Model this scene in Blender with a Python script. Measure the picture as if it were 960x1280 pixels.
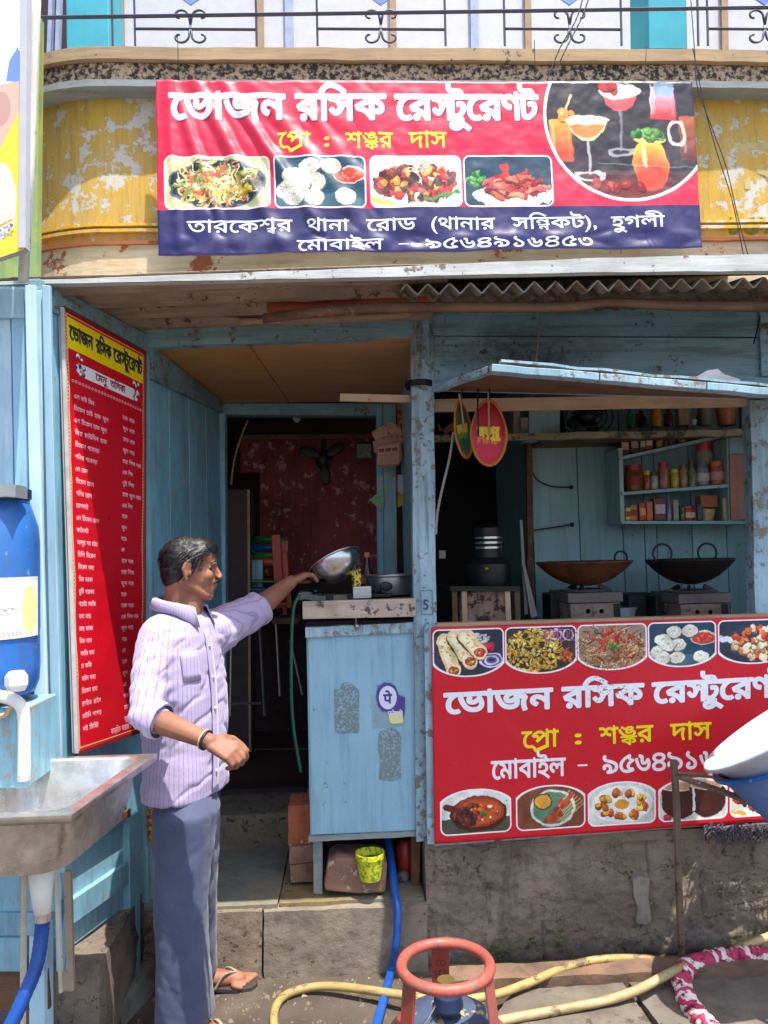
import bpy, math, random
import numpy as np
from mathutils import Vector, Matrix, noise
random.seed(7)
for _o in list(bpy.data.objects): bpy.data.objects.remove(_o)
SC = bpy.context.scene
COL = SC.collection
PI = math.pi
# ---------------------------------------------------------------- camera
CAM_H = 1.59; FPX = 963.0
_y, _p, _r = [math.radians(a) for a in (2.75, 3.0, 1.5)]
CF = Vector((math.sin(_y)*math.cos(_p), math.cos(_y)*math.cos(_p), math.sin(_p)))
_R0 = Vector((math.cos(_y), -math.sin(_y), 0)); _U0 = _R0.cross(CF)
CR = math.cos(_r)*_R0 - math.sin(_r)*_U0; CU = math.cos(_r)*_U0 + math.sin(_r)*_R0
CO = Vector((0, 0, CAM_H))
cam = bpy.data.cameras.new('camera'); camo = bpy.data.objects.new('camera', cam); COL.objects.link(camo)
cam.sensor_fit = 'VERTICAL'; cam.sensor_height = 24; cam.lens = 24*FPX/1280; cam.clip_start = .05; cam.clip_end = 500
M3 = Matrix((CR, CU, -CF)).transposed()
camo.matrix_world = Matrix.Translation(CO) @ M3.to_4x4()
SC.camera = camo
# ---------------------------------------------------------------- sky, sun, exposure
SUN = Vector((.17, -.25, .95)).normalized()
w = bpy.data.worlds.new('World'); SC.world = w; w.use_nodes = True
nt = w.node_tree; bgn = nt.nodes['Background']
sky = nt.nodes.new('ShaderNodeTexSky'); sky.sky_type = 'NISHITA'; sky.sun_disc = False
sky.sun_elevation = math.asin(SUN.z); sky.sun_rotation = math.atan2(SUN.x, SUN.y)
sky.air_density = 1.0; sky.dust_density = 2.5
nt.links.new(sky.outputs[0], bgn.inputs[0]); bgn.inputs[1].default_value = .15
sl = bpy.data.lights.new('sun', 'SUN'); sl.energy = 3.9; sl.angle = math.radians(.5); sl.color = (1, .95, .87)
so = bpy.data.objects.new('sun', sl); COL.objects.link(so); so.rotation_euler = SUN.to_track_quat('Z', 'Y').to_euler()
SC.view_settings.view_transform = 'Standard'; SC.view_settings.look = 'None'
SC.view_settings.exposure = 1.17; SC.view_settings.gamma = 1
# ---------------------------------------------------------------- helpers
def ray(u, v): return CF + CR*((u-480)/FPX) - CU*((v-640)/FPX)
def at(u, v, Y): d = ray(u, v); return CO + d*(Y/d.y)
def az(u, v, z): d = ray(u, v); return CO + d*((z-CAM_H)/d.z)
def ax(u, v, X): d = ray(u, v); return CO + d*(X/d.x)
def lin(c): return c/12.92 if c <= .04045 else ((c+.055)/1.055)**2.4
def C(r, g=None, b=None):
    if isinstance(r, (tuple, list)): r, g, b = r
    return (lin(r/255), lin(g/255), lin(b/255), 1)

class NT:
    def __init__(s, name):
        s.m = bpy.data.materials.new(name); s.m.use_nodes = True; s.t = s.m.node_tree
        s.b = s.t.nodes['Principled BSDF']; s.tc = s.t.nodes.new('ShaderNodeTexCoord'); s.vec = s.tc.outputs['Object']
    def n(s, typ, **k):
        x = s.t.nodes.new('ShaderNode'+typ)
        for a, v in k.items(): setattr(x, a, v)
        return x
    def l(s, a, b): s.t.links.new(a, b)
    def mapping(s, sc=(1, 1, 1), loc=(0, 0, 0), src='Object'):
        m = s.n('Mapping'); m.inputs['Scale'].default_value = sc; m.inputs['Location'].default_value = loc
        s.l(s.vec if src == 'Object' else s.tc.outputs[src], m.inputs['Vector']); return m.outputs[0]
    def noise(s, scale, detail=4, rough=.6, vec=None, dist=0):
        n = s.n('TexNoise'); n.inputs['Scale'].default_value = scale; n.inputs['Detail'].default_value = detail
        n.inputs['Roughness'].default_value = rough; n.inputs['Distortion'].default_value = dist
        s.l(vec if vec is not None else s.vec, n.inputs['Vector']); return n.outputs['Fac']
    def ramp(s, fac, a, b, v0=0, v1=1):
        r = s.n('MapRange'); r.inputs[1].default_value = a; r.inputs[2].default_value = b
        r.inputs[3].default_value = v0; r.inputs[4].default_value = v1
        s.l(fac, r.inputs[0]); return r.outputs[0]
    def math(s, op, a, b=None):
        m = s.n('Math', operation=op)
        for i, q in enumerate((a, b)):
            if q is None: continue
            if isinstance(q, (int, float)): m.inputs[i].default_value = q
            else: s.l(q, m.inputs[i])
        return m.outputs[0]
    def mix(s, fac, a, b):
        m = s.n('Mix', data_type='RGBA')
        if isinstance(fac, (int, float)): m.inputs[0].default_value = fac
        else: s.l(fac, m.inputs[0])
        for i, q in ((6, a), (7, b)):
            if isinstance(q, tuple): m.inputs[i].default_value = q
            else: s.l(q, m.inputs[i])
        return m.outputs[2]
    def col(s, c):
        if isinstance(c, tuple): s.b.inputs['Base Color'].default_value = c
        else: s.l(c, s.b.inputs['Base Color'])
    def rough(s, r):
        if isinstance(r, (int, float)): s.b.inputs['Roughness'].default_value = r
        else: s.l(r, s.b.inputs['Roughness'])
    def bump(s, h, strength=.3, dist=.01):
        b = s.n('Bump'); b.inputs['Strength'].default_value = strength; b.inputs['Distance'].default_value = dist
        s.l(h, b.inputs['Height']); s.l(b.outputs[0], s.b.inputs['Normal'])
    def metal(s, v): s.b.inputs['Metallic'].default_value = v

def paint(name, base, c2=None, chip=None, amt=.62, grime=None, gamt=.5, rough=.55, bump=.25, scale=6, chipscale=22, grain='z', metal=0, soft=.03, spec=None, mod=None):
    """painted or bare surface: tonal drift, dirt streaks along the grain, chipped spots"""
    t = NT(name)
    oi = t.n('ObjectInfo'); va = t.n('VectorMath', operation='ADD'); cb_ = t.n('CombineXYZ'); rm = t.math('MULTIPLY', oi.outputs['Random'], 31.0)
    for i_ in range(3): t.l(rm, cb_.inputs[i_])
    t.l(t.tc.outputs['Object'], va.inputs[0]); t.l(cb_.outputs[0], va.inputs[1]); t.vec = va.outputs[0]
    c = C(base); c2 = C(c2) if c2 else tuple(x*.75 for x in c[:3])+(1,)
    st = {'z': (9, 9, .7), 'x': (.7, 9, 9), 'y': (9, .7, 9), None: (3, 3, 3)}[grain]
    col = t.mix(t.ramp(t.noise(scale), .35, .68), c, c2)
    sv = t.noise(4, 5, .7, t.mapping(st))
    if grime: col = t.mix(t.ramp(sv, .48, .75, 0, gamt), col, C(grime))
    h = t.noise(9, 6, .7, t.mapping(st))
    if chip:
        m = t.ramp(t.math('ADD', t.noise(chipscale, 7, .72), t.math('MULTIPLY', t.math('SUBTRACT', t.noise(2.2, 2), .5), .35)), amt, amt+soft)
        col = t.mix(m, col, C(chip)); h = t.math('SUBTRACT', h, m)
    fine = t.ramp(t.noise(95, 4, .8), .60, .74, 0, .55); col = t.mix(fine, col, C(grime or (90, 84, 76)))
    hs = t.n('HueSaturation'); t.l(col, hs.inputs['Color']); t.l(t.ramp(oi.outputs['Random'], 0, 1, .88, 1.1), hs.inputs['Value']); t.l(t.ramp(t.math('FRACT', t.math('MULTIPLY', oi.outputs['Random'], 7.3)), 0, 1, .88, 1.1), hs.inputs['Saturation']); col = hs.outputs[0]
    if mod: col = mod(t, col)
    t.col(col); t.rough(t.ramp(sv, .3, .7, rough-.1, min(1, rough+.12))); t.bump(h, bump, .006); t.metal(metal)
    if spec is not None: t.b.inputs['Specular IOR Level'].default_value = spec
    return t.m
def plain(name, c, rough=.5, metal=0, var=.12, scale=20, bump=.0, trans=0):
    t = NT(name); a = C(c); b = tuple(x*(1-var*2) for x in a[:3])+(1,)
    t.col(t.mix(t.ramp(t.noise(scale), .35, .65), a, b)); t.rough(rough); t.metal(metal)
    if bump: t.bump(t.noise(scale*3, 5, .7), bump, .004)
    if trans: t.b.inputs['Transmission Weight'].default_value = trans
    return t.m

class MB:
    def __init__(s): s.v = []; s.f = []; s.uv = None
    def add(s, vs, fs):
        o = len(s.v); s.v += [Vector(p) for p in vs]; s.f += [tuple(i+o for i in f) for f in fs]; return s
    def box(s, x0, x1, y0, y1, z0, z1):
        return s.add([(x0,y0,z0),(x1,y0,z0),(x1,y1,z0),(x0,y1,z0),(x0,y0,z1),(x1,y0,z1),(x1,y1,z1),(x0,y1,z1)],
                     [(0,3,2,1),(4,5,6,7),(0,1,5,4),(1,2,6,5),(2,3,7,6),(3,0,4,7)])
    def slab(s, p, th=(0, .02, 0)):
        """p: front face corners TL,TR,BR,BL ; th: thickness vector (away from the viewer)"""
        th = Vector(th); q = [Vector(a) for a in p]; b = [a+th for a in q]
        return s.add(q+b, [(0,3,2,1),(4,5,6,7),(0,1,5,4),(1,2,6,5),(2,3,7,6),(3,0,4,7)])
    def px(s, quad, Y, th=.02):
        """quad of (u,v) corners TL,TR,BR,BL standing at depth Y"""
        return s.slab([at(u, v, Y) for u, v in quad], (0, th, 0))
    def beam(s, p0, p1, w, h, seg=1, jit=0, up=(0, 0, 1), taper=1):
        p0 = Vector(p0); p1 = Vector(p1); d = (p1-p0).normalized(); up = Vector(up)
        if abs(d.dot(up)) > .95: up = Vector((0, 1, 0))
        a = d.cross(up).normalized(); b = a.cross(d)
        vs = []; fs = []
        for i in range(seg+1):
            t = i/seg; c = p0.lerp(p1, t); k = 1+(taper-1)*t
            if jit and 0 < i < seg: c = c + a*random.uniform(-jit, jit)+b*random.uniform(-jit, jit)
            for sx, sy in ((-1,-1),(1,-1),(1,1),(-1,1)):
                vs.append(c+a*(sx*w/2*k*(1+random.uniform(-1,1)*jit*4))+b*(sy*h/2*k*(1+random.uniform(-1,1)*jit*4)))
        for i in range(seg):
            o = i*4
            for k in range(4): fs.append((o+k, o+(k+1)%4, o+4+(k+1)%4, o+4+k))
        fs.append((3,2,1,0)); e = seg*4; fs.append((e, e+1, e+2, e+3))
        return s.add(vs, fs)
    def tube(s, pts, r, n=8, closed=False, caps=True, flat=1):
        P = [Vector(p) for p in pts]; m = len(P); vs = []; fs = []; prev = None
        for i, p in enumerate(P):
            if closed: d = P[(i+1) % m]-P[i-1]
            else: d = P[min(i+1, m-1)]-P[max(i-1, 0)]
            d.normalize()
            if prev is None:
                a = d.orthogonal().normalized()
            else:
                a = prev-d*prev.dot(d)
                a = a.normalized() if a.length > 1e-6 else d.orthogonal().normalized()
            prev = a; b = d.cross(a); rr = r[i] if isinstance(r, (list, tuple)) else r
            for k in range(n):
                t = 2*PI*k/n; vs.append(p+a*math.cos(t)*rr+b*math.sin(t)*rr*flat)
        for i in range(m if closed else m-1):
            o = i*n; q = ((i+1) % m)*n
            for k in range(n): fs.append((o+k, o+(k+1)%n, q+(k+1)%n, q+k))
        if not closed and caps: fs.append(tuple(range(n))[::-1]); fs.append(tuple((m-1)*n+k for k in range(n)))
        return s.add(vs, fs)
    def lathe(s, prof, c, n=24, mat=None, ang=2*PI, squash=1):
        c = Vector(c); vs = []; fs = []; full = abs(ang-2*PI) < 1e-6; N = n if full else n+1
        for r, z in prof:
            for k in range(N):
                t = ang*k/n; p = Vector((r*math.cos(t), r*math.sin(t)*squash, z))
                if mat is not None: p = mat @ p
                vs.append(c+p)
        for i in range(len(prof)-1):
            for k in range(n):
                k2 = (k+1) % N; fs.append((i*N+k, i*N+k2, (i+1)*N+k2, (i+1)*N+k))
        return s.add(vs, fs)
    def ball(s, c, r, n=12, m=8, mat=None):
        if isinstance(r, (int, float)): r = (r, r, r)
        vs = []; fs = []; c = Vector(c)
        for i in range(m+1):
            ph = PI*i/m
            for k in range(n):
                t = 2*PI*k/n; p = Vector((r[0]*math.sin(ph)*math.cos(t), r[1]*math.sin(ph)*math.sin(t), r[2]*math.cos(ph)))
                if mat is not None: p = mat @ p
                vs.append(c+p)
        for i in range(m):
            for k in range(n): fs.append((i*n+k, (i+1)*n+k, (i+1)*n+(k+1)%n, i*n+(k+1)%n))
        return s.add(vs, fs)
    def cap(s, a, b, ra, rb, n=12):
        """closed tapered capsule between two joints"""
        a = Vector(a); b = Vector(b); d = (b-a); L = d.length; d.normalize()
        q = [(.0, -1), (.5, -.866), (.866, -.5), (1, 0)]
        prof = [(ra*x, ra*z) for x, z in q]+[(rb*x, L-rb*z) for x, z in q[::-1]]
        return s.lathe(prof, a, n, d.to_track_quat('Z', 'Y').to_matrix())
    def grid(s, fn, nu, nv, uv=False):
        vs = [fn(i/nu, j/nv) for j in range(nv+1) for i in range(nu+1)]; o = len(s.v)
        fs = [(j*(nu+1)+i, j*(nu+1)+i+1, (j+1)*(nu+1)+i+1, (j+1)*(nu+1)+i) for j in range(nv) for i in range(nu)]
        s.add(vs, fs)
        if uv: s.uv = (s.uv or []) + [(i/nu, 1-j/nv) for j in range(nv+1) for i in range(nu+1)]
        return s
    def prism(s, pts, th):
        """closed planar outline extruded by a vector"""
        P = [Vector(p) for p in pts]; n = len(P); th = Vector(th)
        return s.add(P+[p+th for p in P], [tuple(range(n))[::-1], tuple(range(n, 2*n))]+[(i, (i+1)%n, n+(i+1)%n, n+i) for i in range(n)])

def rootloc(o):
    while o.parent is not None: o = o.parent
    return Vector(o.location)
def part(name, mb, mat, parent=None, smooth=False, bevel=0, label=None, kind=None, solid=0, fix=True, loc=None):
    base = rootloc(parent) if parent is not None else (Vector(loc) if loc is not None else Vector((0, 0, 0)))
    me = bpy.data.meshes.new(name); me.from_pydata([tuple(v-base) for v in mb.v], [], mb.f); me.update()
    if mb.uv:
        ul = me.uv_layers.new(name='UVMap'); idx = np.empty(len(me.loops), int); me.loops.foreach_get('vertex_index', idx)
        ul.data.foreach_set('uv', np.array(mb.uv, 'f')[idx].ravel())
    if fix:
        import bmesh
        bm = bmesh.new(); bm.from_mesh(me); bmesh.ops.remove_doubles(bm, verts=bm.verts, dist=1e-6); bmesh.ops.recalc_face_normals(bm, faces=bm.faces); bm.to_mesh(me); bm.free()
    if smooth:
        me.polygons.foreach_set('use_smooth', [True]*len(me.polygons))
    if mat: me.materials.append(mat)
    o = bpy.data.objects.new(name, me); COL.objects.link(o)
    if parent is not None: o.parent = parent
    elif loc is not None: o.location = base
    if smooth == 'auto':
        try: me.set_sharp_from_angle(angle=math.radians(40))
        except Exception: pass
    if bevel:
        b = o.modifiers.new('bevel', 'BEVEL'); b.width = bevel; b.segments = 2; b.limit_method = 'ANGLE'; b.angle_limit = math.radians(50)
    if solid:
        b = o.modifiers.new('thickness', 'SOLIDIFY'); b.thickness = solid; b.offset = 0
    if label: o['label'] = label
    if kind: o['kind'] = kind
    return o
def tag(o, label, cat, group=None):
    o['label'] = label; o['category'] = cat
    if group: o['group'] = group
    return o
def thing(name, label, cat, loc=(0, 0, 0), group=None):
    o = bpy.data.objects.new(name, None); COL.objects.link(o); o.location = loc; o.empty_display_size = .1
    return tag(o, label, cat, group)
def copy_tree(o, parent=None):
    c = o.copy(); COL.objects.link(c); c.parent = parent
    for ch in [x for x in bpy.data.objects if x.parent == o]: copy_tree(ch, c)
    return c
def spline(pts, n=8):
    P = [Vector(p) for p in pts]; out = []
    for i in range(len(P)-1):
        a = P[max(i-1, 0)]; b = P[i]; c = P[i+1]; d = P[min(i+2, len(P)-1)]
        for k in range(n):
            t = k/n
            out.append(.5*((2*b)+(c-a)*t+(2*a-5*b+4*c-d)*t*t+(3*b-3*c+d-a)*t**3))
    return out+[P[-1]]
def fbm(p, o=4): return noise.fractal(Vector(p), .8, 2.1, o)
# ---------------------------------------------------------------- flat print: lettering and pictures painted on a canvas
_G = {}
def _raw(st):
    """outline contours of a string in the built-in typeface"""
    c = bpy.data.curves.new('t', 'FONT'); c.body = st
    o = bpy.data.objects.new('t', c); COL.objects.link(o)
    cu = o.to_curve(bpy.context.evaluated_depsgraph_get()); out = []
    for sp in cu.splines:
        bp = sp.bezier_points; P = []
        for i in range(len(bp)):
            a, b = bp[i], bp[(i+1) % len(bp)]
            p0, p1, p2, p3 = [np.array(q[:2]) for q in (a.co, a.handle_right, b.handle_left, b.co)]
            for k in range(5): t = k/5; P.append((1-t)**3*p0+3*(1-t)**2*t*p1+3*(1-t)*t*t*p2+t**3*p3)
        if P: out.append(np.array(P))
    o.to_curve_clear(); bpy.data.objects.remove(o); bpy.data.curves.remove(c)
    return out
def glyph(ch):
    if ch not in _G:
        if ch == ' ': _G[ch] = ([], .42); return _G[ch]
        v = _raw(ch); mx = lambda q: max(a[:, 0].max() for a in q)
        _G[ch] = (v, mx(_raw(ch+'ক'))-mx(_raw('ক')))
    return _G[ch]
SIGNS = 'ািীুূৃেৈোৌংঃঁ'
def layout(s):
    """Bengali shaping by hand: pre-base vowels move left, clusters stack"""
    out = []; x = 0; i = 0; n = len(s)
    def put(ch, sx=1, sy=1, dx=0, dy=0, adv=True, flip=False):
        nonlocal x
        T, a = glyph(ch)
        if flip and T: cx = (max(q[:, 0].max() for q in T)+min(q[:, 0].min() for q in T))/2
        for q in T:
            q = q.copy()
            if flip: q[:, 0] = 2*cx-q[:, 0]; q = q[::-1]
            q[:, 0] = q[:, 0]*sx+x+dx; q[:, 1] = q[:, 1]*sy+dy; out.append(q)
        if adv: x += a*sx
    while i < n:
        ch = s[i]; cl = [ch]; i += 1
        while i+1 < n and s[i] == '্': cl.append(s[i+1]); i += 2
        sg = []
        while i < n and s[i] in SIGNS: sg.append(s[i]); i += 1
        if 'ি' in sg: put('ি')
        if 'ে' in sg or 'ো' in sg: put('ে')
        if len(cl) == 1: put(ch)
        elif cl == ['প', 'র']:
            out.append(np.array([(.60, .10), (.60, .0), (.20, -.17), (.13, -.16), (.02, .02), (.07, .06), (.17, -.06)])+np.array([x, 0])); put('প')
        elif cl[-1] == 'ট': put(cl[0], .8, 1); x -= (.15 if cl[0] == 'স' else .05); put('ট', .86, 1)
        elif cl == ['শ', 'ব']: put('শ'); put('ব', .55, .5, -.36, -.17, adv=False)
        else:
            T, a = glyph(cl[0]); put(cl[0], 1, .62, 0, .235, adv=False)
            put(cl[1], .72, .52, .12, -.08, adv=False); x += a
        for g in sg:
            if g in 'ুূৃ': put(g, 1, 1, 0, 0, adv=False)
            elif g in 'াো': put('া')
            elif g == 'ী': put('ী')
            elif g in 'ংঃঁ': put(g)
    return out, x
def text_outline(st):
    T, w = layout(st); x0 = min(q[:, 0].min() for q in T); x1 = max(q[:, 0].max() for q in T)
    return [np.stack([(q[:, 0]-x0)/(x1-x0), q[:, 1]/.622], 1) for q in T]
class Canvas:
    def __init__(s, w, h, c): s.w = w; s.h = h; s.a = np.empty((h, w, 3), 'f'); s.a[:] = np.array(c, 'f')/255
    def _win(s, x0, y0, x1, y1):
        x0 = max(0, int(x0)); y0 = max(0, int(y0)); x1 = min(s.w, int(x1)+2); y1 = min(s.h, int(y1)+2)
        if x1 <= x0 or y1 <= y0: return None
        return x0, y0, x1, y1
    def blend(s, win, m, c, al=1):
        x0, y0, x1, y1 = win; a = s.a[y0:y1, x0:x1]; m = (m*al)[..., None]; a += (np.array(c, 'f')/255-a)*m
    def _xy(s, win): return np.meshgrid(np.arange(win[0], win[2])+.5, np.arange(win[1], win[3])+.5)
    def rect(s, x0, y0, x1, y1, c, r=0, al=1):
        wn = s._win(x0-1, y0-1, x1+1, y1+1)
        if not wn: return
        X, Y = s._xy(wn); cx, cy = (x0+x1)/2, (y0+y1)/2; qx = abs(X-cx)-(x1-x0)/2+r; qy = abs(Y-cy)-(y1-y0)/2+r
        d = np.hypot(np.maximum(qx, 0), np.maximum(qy, 0))+np.minimum(np.maximum(qx, qy), 0)-r
        s.blend(wn, np.clip(.5-d, 0, 1), c, al)
    def ell(s, cx, cy, rx, ry, c, ang=0, al=1, ring=0):
        R = max(rx, ry)+2; wn = s._win(cx-R, cy-R, cx+R, cy+R)
        if not wn: return
        X, Y = s._xy(wn); X = X-cx; Y = Y-cy; ca, sa = math.cos(ang), math.sin(ang)
        q = np.hypot((X*ca+Y*sa)/rx, (-X*sa+Y*ca)/ry); d = (q-1)*min(rx, ry)
        if ring: d = abs(d)-ring
        s.blend(wn, np.clip(.5-d, 0, 1), c, al)
    def line(s, x0, y0, x1, y1, wd, c, al=1):
        wn = s._win(min(x0, x1)-wd-1, min(y0, y1)-wd-1, max(x0, x1)+wd+1, max(y0, y1)+wd+1)
        if not wn: return
        X, Y = s._xy(wn); dx, dy = x1-x0, y1-y0; L = dx*dx+dy*dy+1e-9
        t = np.clip(((X-x0)*dx+(Y-y0)*dy)/L, 0, 1); d = np.hypot(X-x0-t*dx, Y-y0-t*dy)-wd/2
        s.blend(wn, np.clip(.5-d, 0, 1), c, al)
    def poly(s, pts, c, al=1):
        xs = [p[0] for p in pts]; ys = [p[1] for p in pts]; wn = s._win(min(xs)-1, min(ys)-1, max(xs)+1, max(ys)+1)
        if not wn: return
        X, Y = s._xy(wn); acc = 0
        for ox in (-.25, .25):
            for oy in (-.25, .25):
                m = np.zeros(X.shape, bool)
                for i in range(len(pts)):
                    x0, y0 = pts[i]; x1, y1 = pts[i-1]
                    if y0 == y1: continue
                    m ^= ((Y+oy > min(y0, y1)) & (Y+oy <= max(y0, y1)) & (X+ox < (Y+oy-y0)*(x1-x0)/(y1-y0)+x0))
                acc = acc+m
        s.blend(wn, acc/4., c, al)
    def mask_text(s, T, wn, bold=0):
        """non-zero winding fill of the contours"""
        x0, y0, x1, y1 = wn; S = 3; W = (x1-x0)*S; H = (y1-y0)*S; A = np.zeros((H, W+1), int)
        for q in T:
            q = (q-np.array([x0, y0]))*S; r = np.roll(q, -1, 0)
            for (ax_, ay), (bx_, by) in zip(q, r):
                if ay == by: continue
                sg = 1 if by > ay else -1; lo, hi = min(ay, by), max(ay, by)
                j = np.arange(max(0, math.ceil(lo-.5)), min(H, math.ceil(hi-.5)))
                if len(j) == 0: continue
                xi = ax_+(j+.5-ay)*(bx_-ax_)/(by-ay); np.add.at(A, (j, np.clip(np.ceil(xi-.5), 0, W).astype(int)), sg)
        M = np.cumsum(A, 1)[:, :W] != 0
        k = int(round(bold*S))
        if k:
            D = M.copy()
            for dy in range(-k, k+1):
                for dx in range(-k, k+1):
                    if dx*dx+dy*dy <= k*k+.5: D |= np.roll(np.roll(M, dy, 0), dx, 1)
            M = D
        return M.reshape(H//S, S, W//S, S).mean((1, 3))
    def text(s, st, x0, x1, yh, yb, c, bold=0, shadow=None, slope=0, al=1):
        """headline of the letters at yh, foot at yb, stretched from x0 to x1; slope = rise over the width"""
        P = [np.stack([x0+q[:, 0]*(x1-x0), yb-q[:, 1]*(yb-yh)+slope*q[:, 0]], 1) for q in text_outline(st)]
        al_ = np.concatenate(P); wn = s._win(al_[:, 0].min()-8, al_[:, 1].min()-8, al_[:, 0].max()+8, al_[:, 1].max()+8)
        if not wn: return
        if shadow: s.blend(wn, s.mask_text([q+shadow[1] for q in P], wn, bold), shadow[0], .8)
        s.blend(wn, s.mask_text(P, wn, bold), c, al)
    def speck(s, n, c, r, al, rng, box=None):
        x0, y0, x1, y1 = box or (0, 0, s.w, s.h)
        for _ in range(n): s.ell(rng.uniform(x0, x1), rng.uniform(y0, y1), rng.uniform(.4, 1)*r, rng.uniform(.4, 1)*r, c, rng.uniform(0, 3), al*rng.uniform(.3, 1))
    def image(s, name):
        im = bpy.data.images.new(name, s.w, s.h); b = np.ones((s.h, s.w, 4), 'f'); b[..., :3] = np.clip(s.a, 0, 1)[::-1]
        im.pixels.foreach_set(b.ravel()); im.update(); im.pack(); return im
def printed(name, canvas, rough=.4, grime=None, gamt=.4, gscale=3, bump=.0, spec=.5):
    t = NT(name); im = t.n('TexImage'); im.image = canvas.image(name); t.l(t.tc.outputs['UV'], im.inputs['Vector'])
    col = im.outputs[0]
    if grime: col = t.mix(t.ramp(t.noise(gscale, 7, .7), .52, .72, 0, gamt), col, C(grime))
    t.col(col); t.rough(t.ramp(t.noise(5, 4), .3, .7, rough-.08, rough+.12)); t.b.inputs['Specular IOR Level'].default_value = spec
    if bump: t.bump(t.noise(14, 5, .6), bump, .01)
    return t.m
def jit(c, rng, k=22):
    q = rng.uniform(-k, k); return tuple(max(0, min(255, a+q+rng.uniform(-k/3, k/3))) for a in c)
def blobs(s, rng, n, cx, cy, rx, ry, cols, r0, r1, hl=True, sq=.8):
    for _ in range(n):
        a = rng.uniform(0, 2*PI); q = math.sqrt(rng.random()); x = cx+rx*q*math.cos(a); y = cy+ry*q*math.sin(a)
        c = jit(rng.choice(cols), rng); r = rng.uniform(r0, r1); g = rng.uniform(0, 3)
        s.ell(x+1, y+r*.35, r, r*sq, tuple(v*.45 for v in c), g, .8); s.ell(x, y, r, r*sq, c, g)
        if hl: s.ell(x-r*.2, y-r*.25, r*.45, r*.25, tuple(min(255, v*1.3+25) for v in c), g, .7)
def noodles(s, rng, n, cx, cy, rx, ry, cols, wd, ln):
    for _ in range(n):
        a = rng.uniform(0, 2*PI); q = math.sqrt(rng.random()); x = cx+rx*q*math.cos(a); y = cy+ry*q*math.sin(a)
        g = rng.uniform(0, 2*PI); c = jit(rng.choice(cols), rng, 30); k = rng.uniform(-.5, .5)
        for _k in range(5):
            x2 = x+math.cos(g)*ln/5; y2 = y+math.sin(g)*ln/5*.8; g += k
            s.line(x, y+1, x2, y2+1, wd+1, tuple(v*.45 for v in c), .5); s.line(x, y, x2, y2, wd, c); x, y = x2, y2
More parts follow.
